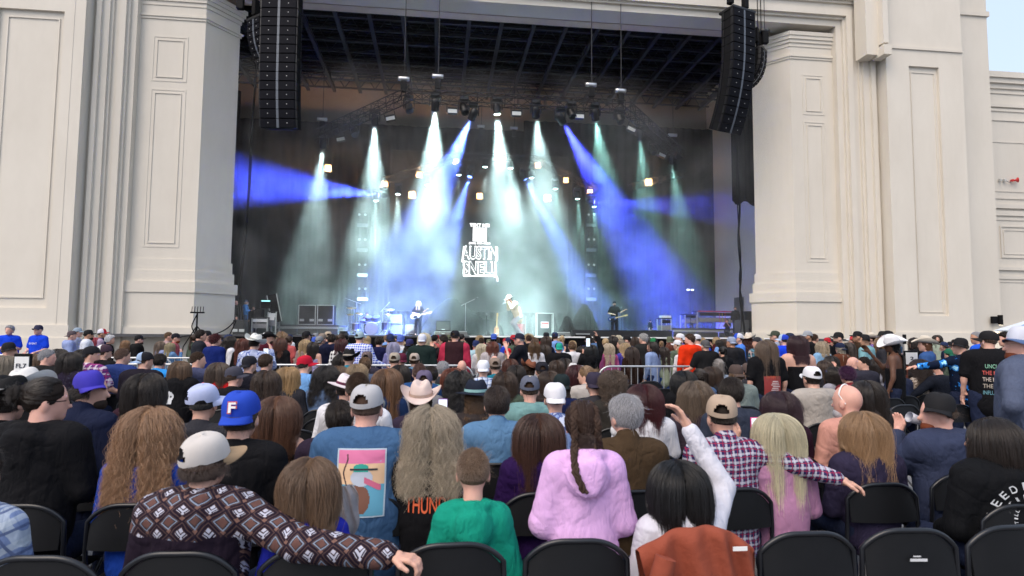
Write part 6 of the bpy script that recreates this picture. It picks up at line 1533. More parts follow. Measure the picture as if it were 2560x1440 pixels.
line_array(1862, 24, 23.6, 14, 1.20, 0.368, 0.72, 19, lambda i: 0.4 if i < 5 else 2.7, 'tall curved black line array hanging in front of the right pier')
line_array(632, 46, 24.4, 7, 0.80, 0.25, 0.5, -40, lambda i: 1.5+i*1.5, 'short curved side array behind the left line array')
line_array(1912, 125, 24.2, 7, 0.68, 0.25, 0.5, 45, lambda i: 1.5+i*2.6, 'short curved side array half hidden behind the right line array')

# ---- chain motors and hanging chains over the truss
def motor(px, py, Y, top, lab, s=1.0):
    p = at_y(px, py, Y); o = empty('chain_motor', p); tag(o, lab, 'chain hoist', 'chain hoists above the lighting trusses'); o.scale = (s,)*3
    MB().box(-0.12,0.12,-0.1,0.1,-0.55,-0.12,0.02).build('hoist_body', M['black'], o)
    MB().lathe([(0.0001,-0.24),(0.09,-0.24),(0.095,-0.1),(0.095,0.1),(0.09,0.22),(0.0001,0.22)], 12, (0,0,0), (1,0,0)).build('motor_drum', M['alu'], o)
    MB().tube([(0.02,0,0.1),(0.02,0,top)], 0.017/s, 5).build('chain', M['steel_dark'], o)
    m = MB(); m.tube([(-0.05,0,-0.5),(-0.25,0,-1.0)], 0.015, 4); m.tube([(0.05,0,-0.5),(0.2,0,-1.0)], 0.015, 4); m.build('bridle', M['black'], o)
for a in ((1010,197,24.9,9,'silver-topped chain hoist at the left corner of the front truss'),(1095,191,24.9,9,'silver-topped chain hoist over the second lamp from the left corner'),(1478,212,24.9,9,'silver-topped chain hoist right of centre above the front truss'),(1552,227,24.9,9,'wide silver chain hoist at the right corner of the front truss'),
          (806,298,30.2,2.6,'small chain hoist above the left end of the front truss'),(1682,338,31.0,2.2,'small chain hoist above the right end of the front truss')): motor(*a)
for a in ((1203,316,33.4,3.5,'chain hoist hanging left of the middle above the rear truss',0.9),(1285,320,33.4,3.5,'chain hoist hanging right of the middle above the rear truss',0.9)): motor(*a)
c = at_y(601, 8, 24.2); o = empty('chain_motor', c); tag(o, 'black chain hoist hanging at the top left beside the small side array', 'chain hoist'); MB().box(-0.13,0.13,-0.1,0.1,-0.25,0.45,0.02).build('hoist_body', M['black'], o); MB().tube([(0,0,0.4),(0,0,5)],0.015,5).build('chain', M['steel_dark'], o)
c = at_y(1912, 90, 24.4); o = empty('chain_motor', c); tag(o, 'black chain hoist beside the small right side array', 'chain hoist'); MB().box(-0.13,0.13,-0.1,0.1,-0.35,0.15,0.02).build('hoist_body', M['black'], o); MB().lathe([(0.0001,-0.2),(0.09,-0.2),(0.09,0.2),(0.0001,0.2)],12,(0,0,0.22),(1,0,0)).build('motor_drum', M['black_metal'], o); MB().tube([(0,0,0.2),(0,0,6)],0.015,5).build('chain', M['steel_dark'], o)
def cable(pts, r, label, mat=None, name='cable'):
    P_ = [Vector(p) for p in pts]; out = []
    for i in range(len(P_)-1):
        p0 = P_[max(i-1,0)]; p1 = P_[i]; p2 = P_[i+1]; p3 = P_[min(i+2,len(P_)-1)]
        for k in range(6):
            t = k/6; out.append(0.5*((2*p1)+(p2-p0)*t+(2*p0-5*p1+4*p2-p3)*t*t+(3*p1-p0-3*p2+p3)*t**3))
    out.append(P_[-1]); return tag(MB().tube(out, r, 6).build(name, mat or M['black']), label, 'cable')
cable([at_y(x,y,26.9) for x,y in ((642,150),(636,240),(628,330),(622,470),(616,560),(608,640),(600,720),(606,780),(612,835))], 0.045, 'thick black cable bundle hanging down the left side of the opening')
cable([at_y(x,y,26.9) for x,y in ((640,150),(632,300),(626,450),(612,620),(604,700),(598,760),(600,830))], 0.02, 'thin cable hanging beside the thick left cable bundle')
cable([at_y(x,y,26.4) for x,y in ((1843,365),(1845,430),(1849,520),(1846,600),(1852,680),(1850,740),(1858,800),(1862,835))], 0.05, 'thick black cable bundle hanging down by the right pier')
cable([at_y(x,y,26.5) for x,y in ((1841,365),(1842,470),(1846,560),(1852,640),(1848,700),(1856,760),(1852,830))], 0.022, 'thin cable hanging beside the right cable bundle')
for i,(x0,y0,x1,y1) in enumerate(((1012,300,1012,380),(1130,430,1100,500),(1290,350,1286,392),(1432,380,1434,470))): pass

# ---- draped mounds, riser decks, cases
def box_thing(name, px0, px1, py0, py1, Y, dep, label, cat, mat, parts=True, edge=None, floor=SF, **k):
    a = at_y(px0, py1, Y); b = at_y(px1, py0, Y); z0 = floor; z1 = b.z; o = empty(name, ((a.x+b.x)/2, Y, z0)); tag(o, label, cat); w_ = (b.x-a.x)/2; h = z1-z0
    MB().box(-w_, w_, 0, dep, 0, h, 0.012).build('body', mat, o)
    if edge:
        m = MB()
        for sx in (-1,1): m.box(sx*w_-0.02, sx*w_+0.02, -0.012, 0.03, 0.0, h+0.01)
        m.box(-w_+0.02, w_-0.02, -0.012, 0.03, h-0.03, h+0.01); m.box(-w_+0.02, w_-0.02, -0.012, 0.03, 0.0, 0.035)
        for q in (m,): q.build('edge_trim', edge, o)
    return o, w_, h
TRIM = simple('case_trim', (0.50,0.52,0.50), 0.35, 0.6)
CASE = simple('black_case_panel', (0.012,0.014,0.014), 0.5, bump=0.1)
def latches(o, w_, h, n=2):
    for sx in (-0.6, 0.6): MB().box(sx*w_-0.10, sx*w_+0.10, -0.02, 0.0, h*0.18, h*0.18+0.11).build('latch', TRIM, o)
mesh_mat = simple('perforated_grey', (0.10,0.105,0.10), 0.5, 0.4, bump=0.6, bscale=40, var=0.35)
def riser(px0, px1, pytop, Y, dep, label):
    a = at_y(px0, pytop, Y); b = at_y(px1, pytop, Y); zt = a.z; o = empty('riser', ((a.x+b.x)/2, Y, SF)); tag(o, label, 'platform'); w_ = (b.x-a.x)/2; h = zt-SF
    MB().box(-w_, w_, 0, dep, h-0.08, h).build('deck', M['deck'], o); n = max(3, int(w_*2/0.9))
    for k in range(n): 
        x0, x1 = -w_+2*w_*k/n+0.02, -w_+2*w_*(k+1)/n-0.02; MB().box(x0, x1, 0.02, 0.05, 0.01, h-0.20).build('grille_panel', mesh_mat, o)
    m = MB(); m.box(-w_, w_, -0.01, 0.03, h-0.19, h-0.09)
    for k in range(int(w_*2/0.14)): x = -w_+0.14*k; m.tube([(x,-0.02,h-0.18),(x+0.07,-0.02,h-0.10),(x+0.14,-0.02,h-0.18)], 0.012, 4, smooth=False)
    m.build('truss_edge', TRIM, o); return o, zt
rl, zrl = riser(692, 845, 811, 29.6, 3.0, 'low platform with a perforated front under the two road cases')
rr, zrr = riser(1683, 1853, 820, 29.6, 3.0, 'low platform with a perforated front under the keyboard desk')
for px0, px1, lab in ((746,789,'left one of two tall black road cases with silver edges'),(793,834,'right one of two tall black road cases with silver edges')):
    o, w_, h = box_thing('road_case', px0, px1, 763, 811, 30.2, 0.8, lab, 'road case', CASE, edge=TRIM, floor=zrl); latches(o, w_, h)
o, w_, h = box_thing('road_case', 1340, 1383, 783, 842, 25.6, 0.7, 'tall dark case with a red and white notice on its front, right of the singer', 'road case', CASE, edge=TRIM)
for x in (-1,1): MB().box(x*w_*0.86-0.012, x*w_*0.86+0.012, -0.02, 0.0, 0.05, h-0.05).build('metal_rail', TRIM, o)
nb = MB().box(-0.16,0.16,-0.03,-0.014,0.36,0.62).build('notice', M['white_paint'], o); MB().box(-0.15,0.15,-0.034,-0.031,0.50,0.60).build('notice_band', simple('notice_red',(0.5,0.06,0.06),0.5), nb)
# amplifiers
AMPF = simple('amp_cloth', (0.16,0.14,0.17), 0.9, bump=0.4, bscale=400); AMPB = simple('amp_brown_cloth', (0.10,0.08,0.07), 0.9, bump=0.4, bscale=400); AMPK = simple('amp_black_cloth', (0.03,0.032,0.032), 0.9, bump=0.4, bscale=400)
def amp(px0, px1, py0, py1, Y, label, cloth=AMPF, trim=TRIM, head=False):
    a = at_y(px0, py1, Y); b = at_y(px1, py0, Y); o = empty('guitar_amplifier', ((a.x+b.x)/2, Y, SF if py1 >= 836 else a.z)); tag(o, label, 'amplifier'); w_ = (b.x-a.x)/2; h = b.z-o.location.z
    MB().box(-w_, w_, 0.02, 0.36, 0, h, 0.015).build('cabinet', M['black'], o); MB().box(-w_+0.03, w_-0.03, 0.0, 0.03, 0.04, h-0.05, 0.005).build('speaker_cloth', cloth, o)
    m = MB()
    for (x0,x1,z0,z1) in ((-w_,-w_+0.025,0,h),(w_-0.025,w_,0,h),(-w_+0.025,w_-0.025,h-0.03,h)): m.box(x0,x1,-0.006,0.02,z0,z1)
    m.build('piping', trim, o); MB().box(-0.07,0.07,-0.012,0.0,0.07,0.10).build('nameplate', BADGE, o); return o
amp(970,1005,787,811,29.8,'pale fronted amplifier on top of a cabinet right of the drums'); amp(969,1006,812,838,29.8,'wide amplifier cabinet under the pale fronted one'); amp(1013,1045,812,838,29.8,'amplifier cabinet beside the left guitarist\'s legs')
amp(1090,1126,802,828,29.4,'black amplifier with a microphone clamp on top, right of the left guitarist',AMPK,M['black']); amp(1086,1130,829,840,29.2,'low brown cabinet under the black amplifier',AMPB)
o,_w,_h = box_thing('equipment_box', 581, 611, 800, 838, 26.0, 0.5, 'black speaker box with two latches beside the left pier, on the stage edge', 'speaker box', CASE); latches(o,_w,_h)
# monitor wedges
def wedge(px0, px1, pytop, Y, label, mat=None, z=SF):
    a = at_y(px0, 840, Y); b = at_y(px1, 840, Y); zt = at_y(px0, pytop, Y).z-z; o = empty('monitor_wedge', ((a.x+b.x)/2, Y, z)); tag(o, label, 'stage monitor'); w_ = (b.x-a.x)/2
    m = MB(); m.add([(-w_,0,0),(w_,0,0),(w_,0.55,0),(-w_,0.55,0),(-w_*0.86,0.0,zt),(w_*0.86,0.0,zt),(w_*0.9,0.45,zt*0.35),(-w_*0.9,0.45,zt*0.35)], [(0,3,2,1),(0,1,5,4),(4,5,6,7),(1,2,6,5),(2,3,7,6),(3,0,4,7)]); m.build('cabinet', mat or M['grey'], o)
    MB().box(-w_*0.84, w_*0.84, -0.006, 0.03, zt-0.03, zt+0.004).build('top_edge', TRIM, o); MB().box(-w_*0.3,w_*0.3,-0.012,0,zt*0.25,zt*0.45).build('connector_plate', M['black'], o)
WG = simple('dusty_grey_cabinet', (0.15,0.16,0.155), 0.6, var=0.2)
wedge(1125,1170,828,24.6,'grey stage monitor wedge left of the singer',WG); wedge(1383,1428,830,24.7,'grey stage monitor wedge beside the tall case',WG); wedge(1436,1478,834,24.9,'dark covered monitor at the stage lip, below the overhead filmer',M['black']); wedge(848,868,826,28.5,'small black monitor left of the drum kit',M['black'])
m = MB(); a = at_y(1430,842,26.8); b = at_y(1680,842,26.8); m.box(a.x,b.x,26.8,27.0,SF,SF+0.3)
for k in range(5): x=a.x+(b.x-a.x)*k/5; m.box(x+0.02,x+(b.x-a.x)/5-0.02,26.78,26.8,SF+0.03,SF+0.27)
tag(m.build('low_light_bar', M['black_metal']), 'long low black light bar on the stage floor at right', 'light bar')
# black dust sheets over equipment
def mound(px0, px1, pytop, Y, dep, label, seed=0, mat=None):
    a = at_y(px0, 838, Y); b = at_y(px1, 838, Y); zt = at_y(px0, pytop, Y).z-SF; rg = random.Random(seed); ph = [rg.uniform(0,6) for _ in range(6)]
    def f(u, v):
        x = a.x+(b.x-a.x)*u; prof = (math.sin(PI*min(1,max(0,u)))**0.45)*(0.75+0.25*math.sin(u*7+ph[0])); z = zt*prof*math.sin(PI*min(1,0.5*min(1,v*1.9)+0.0))
        y = Y+dep*v+0.10*math.sin(u*34+ph[1]+2*math.sin(u*9))*(1-v)*0.9
        return (x, y, SF+max(0.0,z)+0.04*math.sin(u*23+v*9+ph[2]))
    m = MB(); m.grid(f, 90, 14); tag(m.build('dust_sheet', mat or M['drape']), label, 'dust sheet')
DS = simple('charcoal_sheet', (0.004,0.0045,0.0045), 0.95, bump=0.3, spec=0.05)
mound(1052,1262,736,33.0,1.8,'wide charcoal sheet draped over gear at the foot of the screen, behind the singer',2,DS); mound(1330,1400,762,33.2,1.5,'charcoal sheet over gear behind the tall case',3,DS)
mound(1428,1508,757,31.8,1.5,'tall charcoal sheet mound below the right lamp tower',5,DS); mound(1405,1452,790,30.2,1.2,'small charcoal covered stand left of the bass player',6,DS)

# ---- instruments
def mic_stand(px, Y, h, label, boom=None, z=SF):
    p = at_y(px, 838, Y); o = empty('mic_stand', (p.x, Y, z)); tag(o, label, 'microphone stand')
    MB().tube([(0,0,0.02),(0,0,h)], 0.012, 6).build('pole', M['alu'] if boom else M['black_metal'], o)
    m = MB()
    for k in range(3): a = k*2.09+0.5; m.tube([(0,0,0.22),(0.26*math.cos(a),0.26*math.sin(a),0.01)], 0.011, 5)
    m.build('tripod_base', M['black_metal'], o); e = (0,0,h)
    if boom: e = (boom[0], boom[1], h+boom[2]); MB().tube([(-boom[0]*0.4,-boom[1]*0.4,h-boom[2]*0.4), e], 0.010, 5).build('boom', M['alu'], o)
    MB().lathe([(0.0001,-0.09),(0.012,-0.08),(0.016,0.0),(0.026,0.02),(0.026,0.05),(0.0001,0.07)], 10, e, Vector((0,-0.3,1)) if not boom else Vector((boom[0],boom[1],boom[2]+0.01))).build('microphone', M['grey'], o)
mic_stand(1163,25.8,1.35,'microphone stand with a long boom, between the left guitarist and singer',(0.45,-0.1,0.22)); mic_stand(1554,30.0,1.42,'straight microphone stand in front of the bass player'); mic_stand(890,29.4,1.5,'tall boom stand over the left cymbals',(-0.5,0.1,0.18)); mic_stand(956,29.6,1.2,'boom stand over the right cymbals',(0.25,0.1,0.3)); mic_stand(1216,26.5,0.9,'low stand beside the acoustic guitar')
GLIT = simple('silver_sparkle_shell', (0.30,0.32,0.40), 0.25, 0.6, bump=0.3, bscale=300); HEADW = simple('drum_head', (0.80,0.80,0.80), 0.4); BRASS = simple('cymbal_brass', (0.62,0.50,0.22), 0.28, 0.95)
def drum_kit():
    c = at_y(929, 838, 29.2); o = empty('drum_kit', (c.x, 29.2, SF)); tag(o, 'silver sparkle drum kit with lettered bass drum and brass cymbals', 'drum kit')
    def drum(name, x, y, z, r, d, ax, heads=True):
        s = MB().lathe([(r,-d/2),(r,d/2)], 20, (x,y,z), ax); b = s.build(name, GLIT, o)
        MB().lathe([(0.0001,d/2+0.002),(r-0.005,d/2+0.002)], 20, (x,y,z), ax).build('drum_head', HEADW, b)
        for q in (-d/2, d/2): MB().lathe([(r+0.012,q-0.014),(r+0.012,q+0.014),(r-0.004,q+0.014)], 20, (x,y,z), ax).build('hoop', M['alu'], b)
        return b
    bd = drum('bass_drum', 0, 0, 0.29, 0.29, 0.42, (0,-1,0.0)); drum('snare_drum', -0.45, 0.45, 0.62, 0.18, 0.15, (0,-0.2,1)); drum('tom', -0.16, 0.05, 0.74, 0.15, 0.2, (0.1,-0.45,1)); drum('tom', 0.2, 0.05, 0.74, 0.16, 0.22, (-0.1,-0.45,1)); drum('floor_tom', 0.62, 0.45, 0.42, 0.21, 0.36, (0,-0.1,1)); drum('floor_tom', -0.72, 0.2, 0.38, 0.19, 0.3, (0,-0.1,1))
    INK = simple('drum_ink', (0.01,0.01,0.012), 0.6)
    text_obj('lettering','AUSTIN',0,-0.222,0.36,0.34,0.12,INK,bd,font_off=0.02); text_obj('lettering','SNELL',0,-0.222,0.22,0.32,0.12,INK,bd,font_off=0.02)
    for (x,y,z,r) in ((-0.95,0.1,1.25,0.24),(-0.55,-0.05,1.0,0.22),(0.78,0.1,1.2,0.25),(0.72,0.0,0.98,0.16),(-1.05,0.4,0.95,0.17)):
        m = MB(); m.lathe([(0.0001,0.03),(0.03,0.028),(0.05,0.01),(r,-0.012),(r,-0.016)], 22, (x,y,z), (0.05,-0.25,1)); cyb = m.build('cymbal', BRASS, o)
        m = MB(); m.tube([(x,y,z),(x,y+0.05,0.5),(x,y+0.05,0.3)], 0.011, 5)
        for k in range(3): a = k*2.09; m.tube([(x,y+0.05,0.3),(x+0.25*math.cos(a),y+0.05+0.25*math.sin(a),0.01)], 0.01, 4)
        m.build('cymbal_stand', M['alu'], cyb)
    return o
drum_kit()
def guitar(name, loc, rot, col, label, parent_scale=1.0, acoustic=False):
    mt = simple('guitar_finish', col, 0.25); o = empty(name, loc); o.rotation_euler = rot; tag(o, label, 'guitar')
    pts = []
    for k in range(28):
        a = 2*PI*k/28; r = 0.165+0.035*math.cos(2*a)+0.012*math.cos(3*a+0.4) if not acoustic else 0.175+0.05*math.cos(2*a)-0.02*math.cos(a)
        pts.append((r*1.12*math.cos(a), r*0.88*math.sin(a)))
    m = MB(); n = len(pts); d = 0.022 if not acoustic else 0.05
    m.add([(x,-d,y) for x,y in pts]+[(x,d,y) for x,y in pts], [tuple(range(n)), tuple(range(2*n-1,n-1,-1))]+[(i,n+i,n+(i+1)%n,(i+1)%n) for i in range(n)]); m.build('guitar_body', mt, o)
    MB().box(0.15,0.66,-d-0.012,-d+0.006,-0.025,0.025,0.004).build('neck', simple('maple_neck',(0.50,0.32,0.14),0.4), o)
    MB().box(0.65,0.80,-d-0.01,-d+0.006,-0.045,0.035,0.006).build('headstock', simple('maple_head',(0.50,0.32,0.14),0.4), o)
    m = MB(); m.box(-0.12,0.10,-d-0.006,-d,-0.10,0.02); m.build('pickguard', M['black'] if not acoustic else M['wood'], o); MB().box(-0.13,-0.09,-d-0.014,-d-0.006,-0.04,0.04).build('bridge', M['alu'], o)
    return o
def perform(px, pyhead, Y, label, scale=None, z0=SF, **k):
    hp_ = at_y(px, pyhead, Y); cr = k.get('crouch',0); sc = (hp_.z-z0)/(1.60-cr); ln = k.get('lean',0.0); yw = k.pop('yaw',180); off = Vector(rotz_((0,0.035+ln*1.15,0),R(yw)))*sc
    loc = Vector((hp_.x-off.x, Y-off.y, z0)); sh = k.pop('shirt'); sh = ('plain',sh) if isinstance(sh[0], float) else sh
    o, J = person(loc, yaw=yw, pose='stand', shirt=sh, label=label, d=max(4.95, min(9.0, depth_of(hp_))), scale=sc, group=None, **k); return o, loc, sc
so_, sl_, ss_ = perform(1273,747,24.9,'singer in a cream bucket hat, cream sweater and baggy grey jeans, crouched over a microphone',yaw=97,shirt=(0.62,0.50,0.42),hair=('short','brown'),hat=('fedora',(0.62,0.52,0.46),None,0,8),crouch=0.20,lean=0.30,bend=1.0,arms=('mic','mic'),trousers=(0.40,0.41,0.44),w=1.15,hp=-30)
p = at_y(1261,757,24.85); o = empty('microphone', p); tag(o, 'handheld microphone at the singer\'s mouth', 'microphone'); MB().lathe([(0.012,-0.16),(0.016,0.0),(0.03,0.02),(0.03,0.06),(0.0001,0.075)],10,(0,0,0),(0.85,0,0.5)).build('grip', M['grey'], o)
perform(1046,759,29.6,'left guitarist with long blond hair and black shirt playing a white guitar',shirt=(0.015,0.015,0.02),hair=('wavy','dblonde',0.25),yaw=170,arms=('neckg','strum'),trousers=(0.03,0.035,0.06),sleeve='short',hp=12)
p = at_y(1038,790,29.35); guitar('electric_guitar', p, (0,R(-14),0), (0.72,0.72,0.70), 'white electric guitar held by the left guitarist')
perform(1536,760,29.8,'bearded bass player in a black cap and black T-shirt, one foot forward',shirt=(0.014,0.014,0.016),hair=('buzz','brown'),hat=('cap',(0.014,0.014,0.016),None,0),yaw=172,arms=('neckg','strum'),sleeve='short',beard='dark',trousers=(0.015,0.016,0.02),skin='light')
p = at_y(1530,797,29.5); guitar('electric_guitar', p, (0,R(-14),0), (0.03,0.07,0.20), 'dark blue electric guitar held by the bass player')
perform(918,787,30.2,'drummer sitting behind the drum kit with head down',shirt=(0.02,0.02,0.03),hair=('short','lbrown'),yaw=180,arms=('clap','drink'),sleeve='short',crouch=0.42,skin='pink')
p = at_y(1241,828,27.2); guitar('acoustic_guitar', p, (0,R(-88),0), (0.30,0.12,0.05), 'small wooden acoustic guitar standing beside the singer', acoustic=True)
c = at_y(1303,822,27.0); o = empty('floor_tom', (c.x,27.0,SF)); tag(o,'dark red single drum with cymbal stand behind the singer','drum'); MB().lathe([(0.17,0.12),(0.17,0.55)],18).build('shell', simple('dark_red_shell',(0.14,0.01,0.015),0.3), o); MB().lathe([(0.0001,0.556),(0.165,0.556)],18).build('drum_head', HEADW, o); MB().tube([(0.2,0,0.01),(0.2,0,0.9)],0.012,5).build('stand_pole', M['alu'], o)
# ---- crew at the sides
perform(1626,803,30.5,'man in a dark jacket and khaki trousers watching from the right wing',shirt=(0.03,0.035,0.035),hair=('buzz','dark'),hat=('cap',(0.02,0.02,0.02),None,0),yaw=-160,trousers=(0.42,0.38,0.33))
perform(1838,772,28.6,'stagehand in black standing behind the keyboard desk at right',shirt=(0.012,0.012,0.015),hair=('short','dark'),yaw=150,beard='brown',z0=SF+0.15)
perform(1818,803,28.0,'photographer in black crouching with a camera by the right riser',shirt=(0.012,0.012,0.016),hair=('short','dark'),yaw=130,arms=('phone','drink'),sleeve='short',crouch=0.38,bend=1.2)
perform(590,757,26.9,'bald man in black standing at the left pier',shirt=(0.012,0.012,0.015),hair=('bald',),yaw=-75,skin='pink',w=1.05)
perform(616,756,27.4,'man in a cap and bright blue shirt with arms folded at the monitor desk',shirt=(0.10,0.32,0.62),hair=('buzz','grey'),hat=('cap',(0.05,0.06,0.12),None,0),yaw=-70,arms=('fold','fold'),trousers=(0.04,0.10,0.20),w=1.1,beard='white')
perform(634,770,28.8,'sound engineer sitting behind the monitor desk screen',shirt=(0.02,0.02,0.025),hair=('short','dark'),yaw=180)
# desks
def desk(px0, px1, py0, py1, Y, label, top=True, extra=(), z0=SF):
    a = at_y(px0, py1, Y); b = at_y(px1, py0, Y); o = empty('equipment_desk', ((a.x+b.x)/2, Y, z0)); tag(o, label, 'equipment desk'); w_ = (b.x-a.x)/2; h = b.z-z0
    MB().box(-w_, w_, 0, 0.7, h-0.05, h).build('table_top', M['black_metal'], o)
    for sx in (-1,1):
        for y in (0.03,0.64): MB().box(sx*w_-0.025, sx*w_+0.025, y, y+0.04, 0, h-0.05).build('leg', TRIM, o)
    MB().box(-w_*0.9, w_*0.9, 0.05, 0.6, h*0.35, h*0.62, 0.01).build('rack_unit', M['grey'], o); MB().box(-w_*0.9, w_*0.9, 0.04, 0.06, h*0.72, h*0.9).build('rack_panel', M['white_paint'] if px0 < 800 else M['black'], o)
    return o, w_, h
o, w_, h = desk(628,668,793,838,27.6,'monitor desk with pale drawers and gear stacked on it, left of the stage'); MB().box(-w_*0.7,w_*0.2,0.1,0.5,h,h+0.35,0.01).build('mixing_desk', M['black'], o)
m = MB(); m.box(-0.02,0.38,0.2,0.24,h+0.38,h+0.75); sc_ = m.build('monitor_screen', M['black'], o); MB().box(0.0,0.36,0.19,0.2,h+0.68,h+0.73).build('screen_bar', emit('screen_cyan',(0.35,0.9,0.9),1.2), sc_)
o, w_, h = desk(668,690,777,838,28.0,'tall narrow equipment rack beside the monitor desk'); MB().box(-0.1,0.1,0.0,0.1,h*0.6,h*0.85).build('white_canister', M['white_paint'], o)
c = at_y(686, 790, 28.4); o = empty('leaning_case_lid', (c.x,28.4,SF)); tag(o,'black case lid with silver edges leaning upright behind the monitor desk','case lid')
MB().obox((0.0,0,1.15),(1,0,0.22),(0,1,0),(-0.22,0,1),0.20,0.06,0.62).build('panel', M['black'], o)
for s_ in (-1,1): MB().obox((0.20*s_,-0.07,1.15+0.044*s_),(1,0,0.22),(0,1,0),(-0.22,0,1),0.018,0.012,0.62).build('edge_trim', TRIM, o)
o, w_, h = desk(1745,1842,778,820,29.9,'keyboard desk with red edging on the right platform', z0=zrr); MB().box(-w_,w_,-0.03,0.0,h-0.05,h+0.0).build('red_edging', M['red'], o); MB().box(w_-0.03,w_+0.0,-0.035,-0.005,0,h-0.06).build('red_edging', M['red'], o)
for x,c_ in ((0.1,(0.5,0.05,0.05)),(0.25,(0.5,0.4,0.02)),(0.4,(0.5,0.05,0.05))): MB().tube([(x,0.0,h-0.1),(x+0.05,0.02,h*0.3),(x-0.04,0.02,0.02)],0.012,5).build('hanging_strap', simple('strap_colour',c_,0.6), o)
o, w_, h = desk(1714,1742,785,820,30.0,'open black rack frame left of the keyboard desk', z0=zrr)
o, w_, h = desk(1655,1678,795,838,29.6,'small rack of pale drawers and cables between platform and khaki man'); MB().box(-w_,w_,0,0.4,h,h+0.12,0.01).build('white_unit', M['white_paint'], o)
o, w_, h = box_thing('equipment_box', 1852, 1872, 800, 838, 27.4, 0.6, 'grey equipment cabinet at the foot of the right pier', 'equipment cabinet', simple('mid_grey_cabinet',(0.08,0.085,0.09),0.5)); latches(o,w_,h)
o, w_, h = box_thing('equipment_box', 1866, 1886, 778, 812, 28.8, 0.6, 'black amplifier rack behind the grey cabinet at right', 'equipment cabinet', M['black'])
c = at_y(1725,725,29.9); o = empty('light_tree', (c.x,29.9,zrr)); tag(o,'thin stand with two small white lamps above the right platform','lamp stand'); hh = c.z-zrr; MB().tube([(0,0,0),(0,0,hh)],0.015,5).build('pole', M['black_metal'], o)
for sx in (-0.1,0.12): MB().box(sx-0.06,sx+0.06,-0.03,0.03,hh-0.02,hh+0.04).build('small_lamp', emit('small_white_lamp',(0.7,0.8,1.0),3), o)

# ---- antenna stand with cables at left
c = at_y(491, 836, 22.0); o = empty('antenna_stand', (c.x,22.0,0.0)); tag(o,'black tripod stand with a rack of small antennas in front of the left pier','antenna stand'); zt = at_y(491,781,22.0).z
MB().tube([(0,0,0.3),(0,0,zt)],0.028,8).build('pole', M['black'], o); m = MB()
for k in range(3): a = 2.09*k+0.6; m.tube([(0,0,1.9),(0.55*math.cos(a),0.55*math.sin(a),1.2)],0.018,5); m.tube([(0.55*math.cos(a),0.55*math.sin(a),1.2),(0.7*math.cos(a),0.7*math.sin(a),0.02)],0.018,5)
m.build('tripod', M['black'], o); MB().box(-0.22,0.22,-0.04,0.04,zt-0.03,zt+0.02).build('crossbar', M['black'], o)
for x in (-0.18,-0.09,0.0,0.09,0.18): MB().tube([(x,0,zt),(x+0.01,0,zt+0.2)],0.012,5).build('antenna', M['black'], o)
cable([(c.x+0.02,21.95,zt-0.05),(c.x-0.12,21.9,zt-0.45),(c.x-0.05,21.9,zt-0.75),(c.x-0.5,21.9,zt-0.85),(c.x-1.0,21.9,zt-1.3),(c.x-1.05,21.9,0.3)],0.02,'black cable looping from the antenna stand down to the left')
cable([at_y(x,y,23.5) for x,y in ((588,800),(575,815),(556,828),(530,838))]+[at_y(500,850,23.5)],0.022,'black cables sagging from the stage edge to the ground at left')
cable([at_y(x,y,23.6) for x,y in ((590,802),(580,825),(570,845),(566,862))],0.02,'black cable dropping from the stage corner at left')

# ---- wall fittings at far right
c = at_y(2530,451,WY-0.12); o = empty('alarm_horn', c); o.scale = (0.8,)*3; tag(o,'small red alarm horn with grey boxes and cable on the right wall','alarm horn'); MB().lathe([(0.0001,0),(0.05,0.0),(0.05,0.08),(0.17,0.22)],16,(0.12,0,0),(0.9,-0.4,0.1)).build('horn', M['red'], o); MB().box(-0.02,0.10,-0.06,0.12,-0.07,0.07,0.01).build('driver_box', M['red'], o)
m = MB(); m.tube([(0.02,0,-0.05),(-0.12,0,-0.14),(-0.3,0,-0.10),(-0.42,0,-0.01)],0.02,5); m.build('cable', M['grey'], o)
for x in (-0.48,-0.78): MB().box(x-0.06,x+0.06,-0.04,0.12,-0.08,0.08,0.01).build('junction_box', simple('pale_box',(0.5,0.5,0.48),0.5) , o)
c = at_y(2490,800,25.1); o = empty('wall_lamp', c); tag(o,'black cylinder wall lamp casting a warm glow below it, right wall','wall lamp'); MB().lathe([(0.10,-0.22),(0.10,0.22)],14,(0.1,-0.12,0)).build('cylinder', M['black'], o); MB().box(-0.28,-0.02,-0.12,0.0,-0.16,0.16,0.01).build('mounting_box', M['black'], o)
MB().lathe([(0.0001,-0.225),(0.08,-0.225)],12,(0.1,-0.12,0)).build('lit_bulb', emit('warm_bulb',(1,0.85,0.6),8), o)
pl = bpy.data.lights.new('wall_lamp_light','SPOT'); pl.energy = 40; pl.color = (1,0.86,0.62); pl.spot_size = R(110); pl.spot_blend = 1; pl.shadow_soft_size = 0.08; po = bpy.data.objects.new('wall_lamp_light', pl); COL.objects.link(po); po.parent = o; po.location = (0.1,-0.12,-0.26)
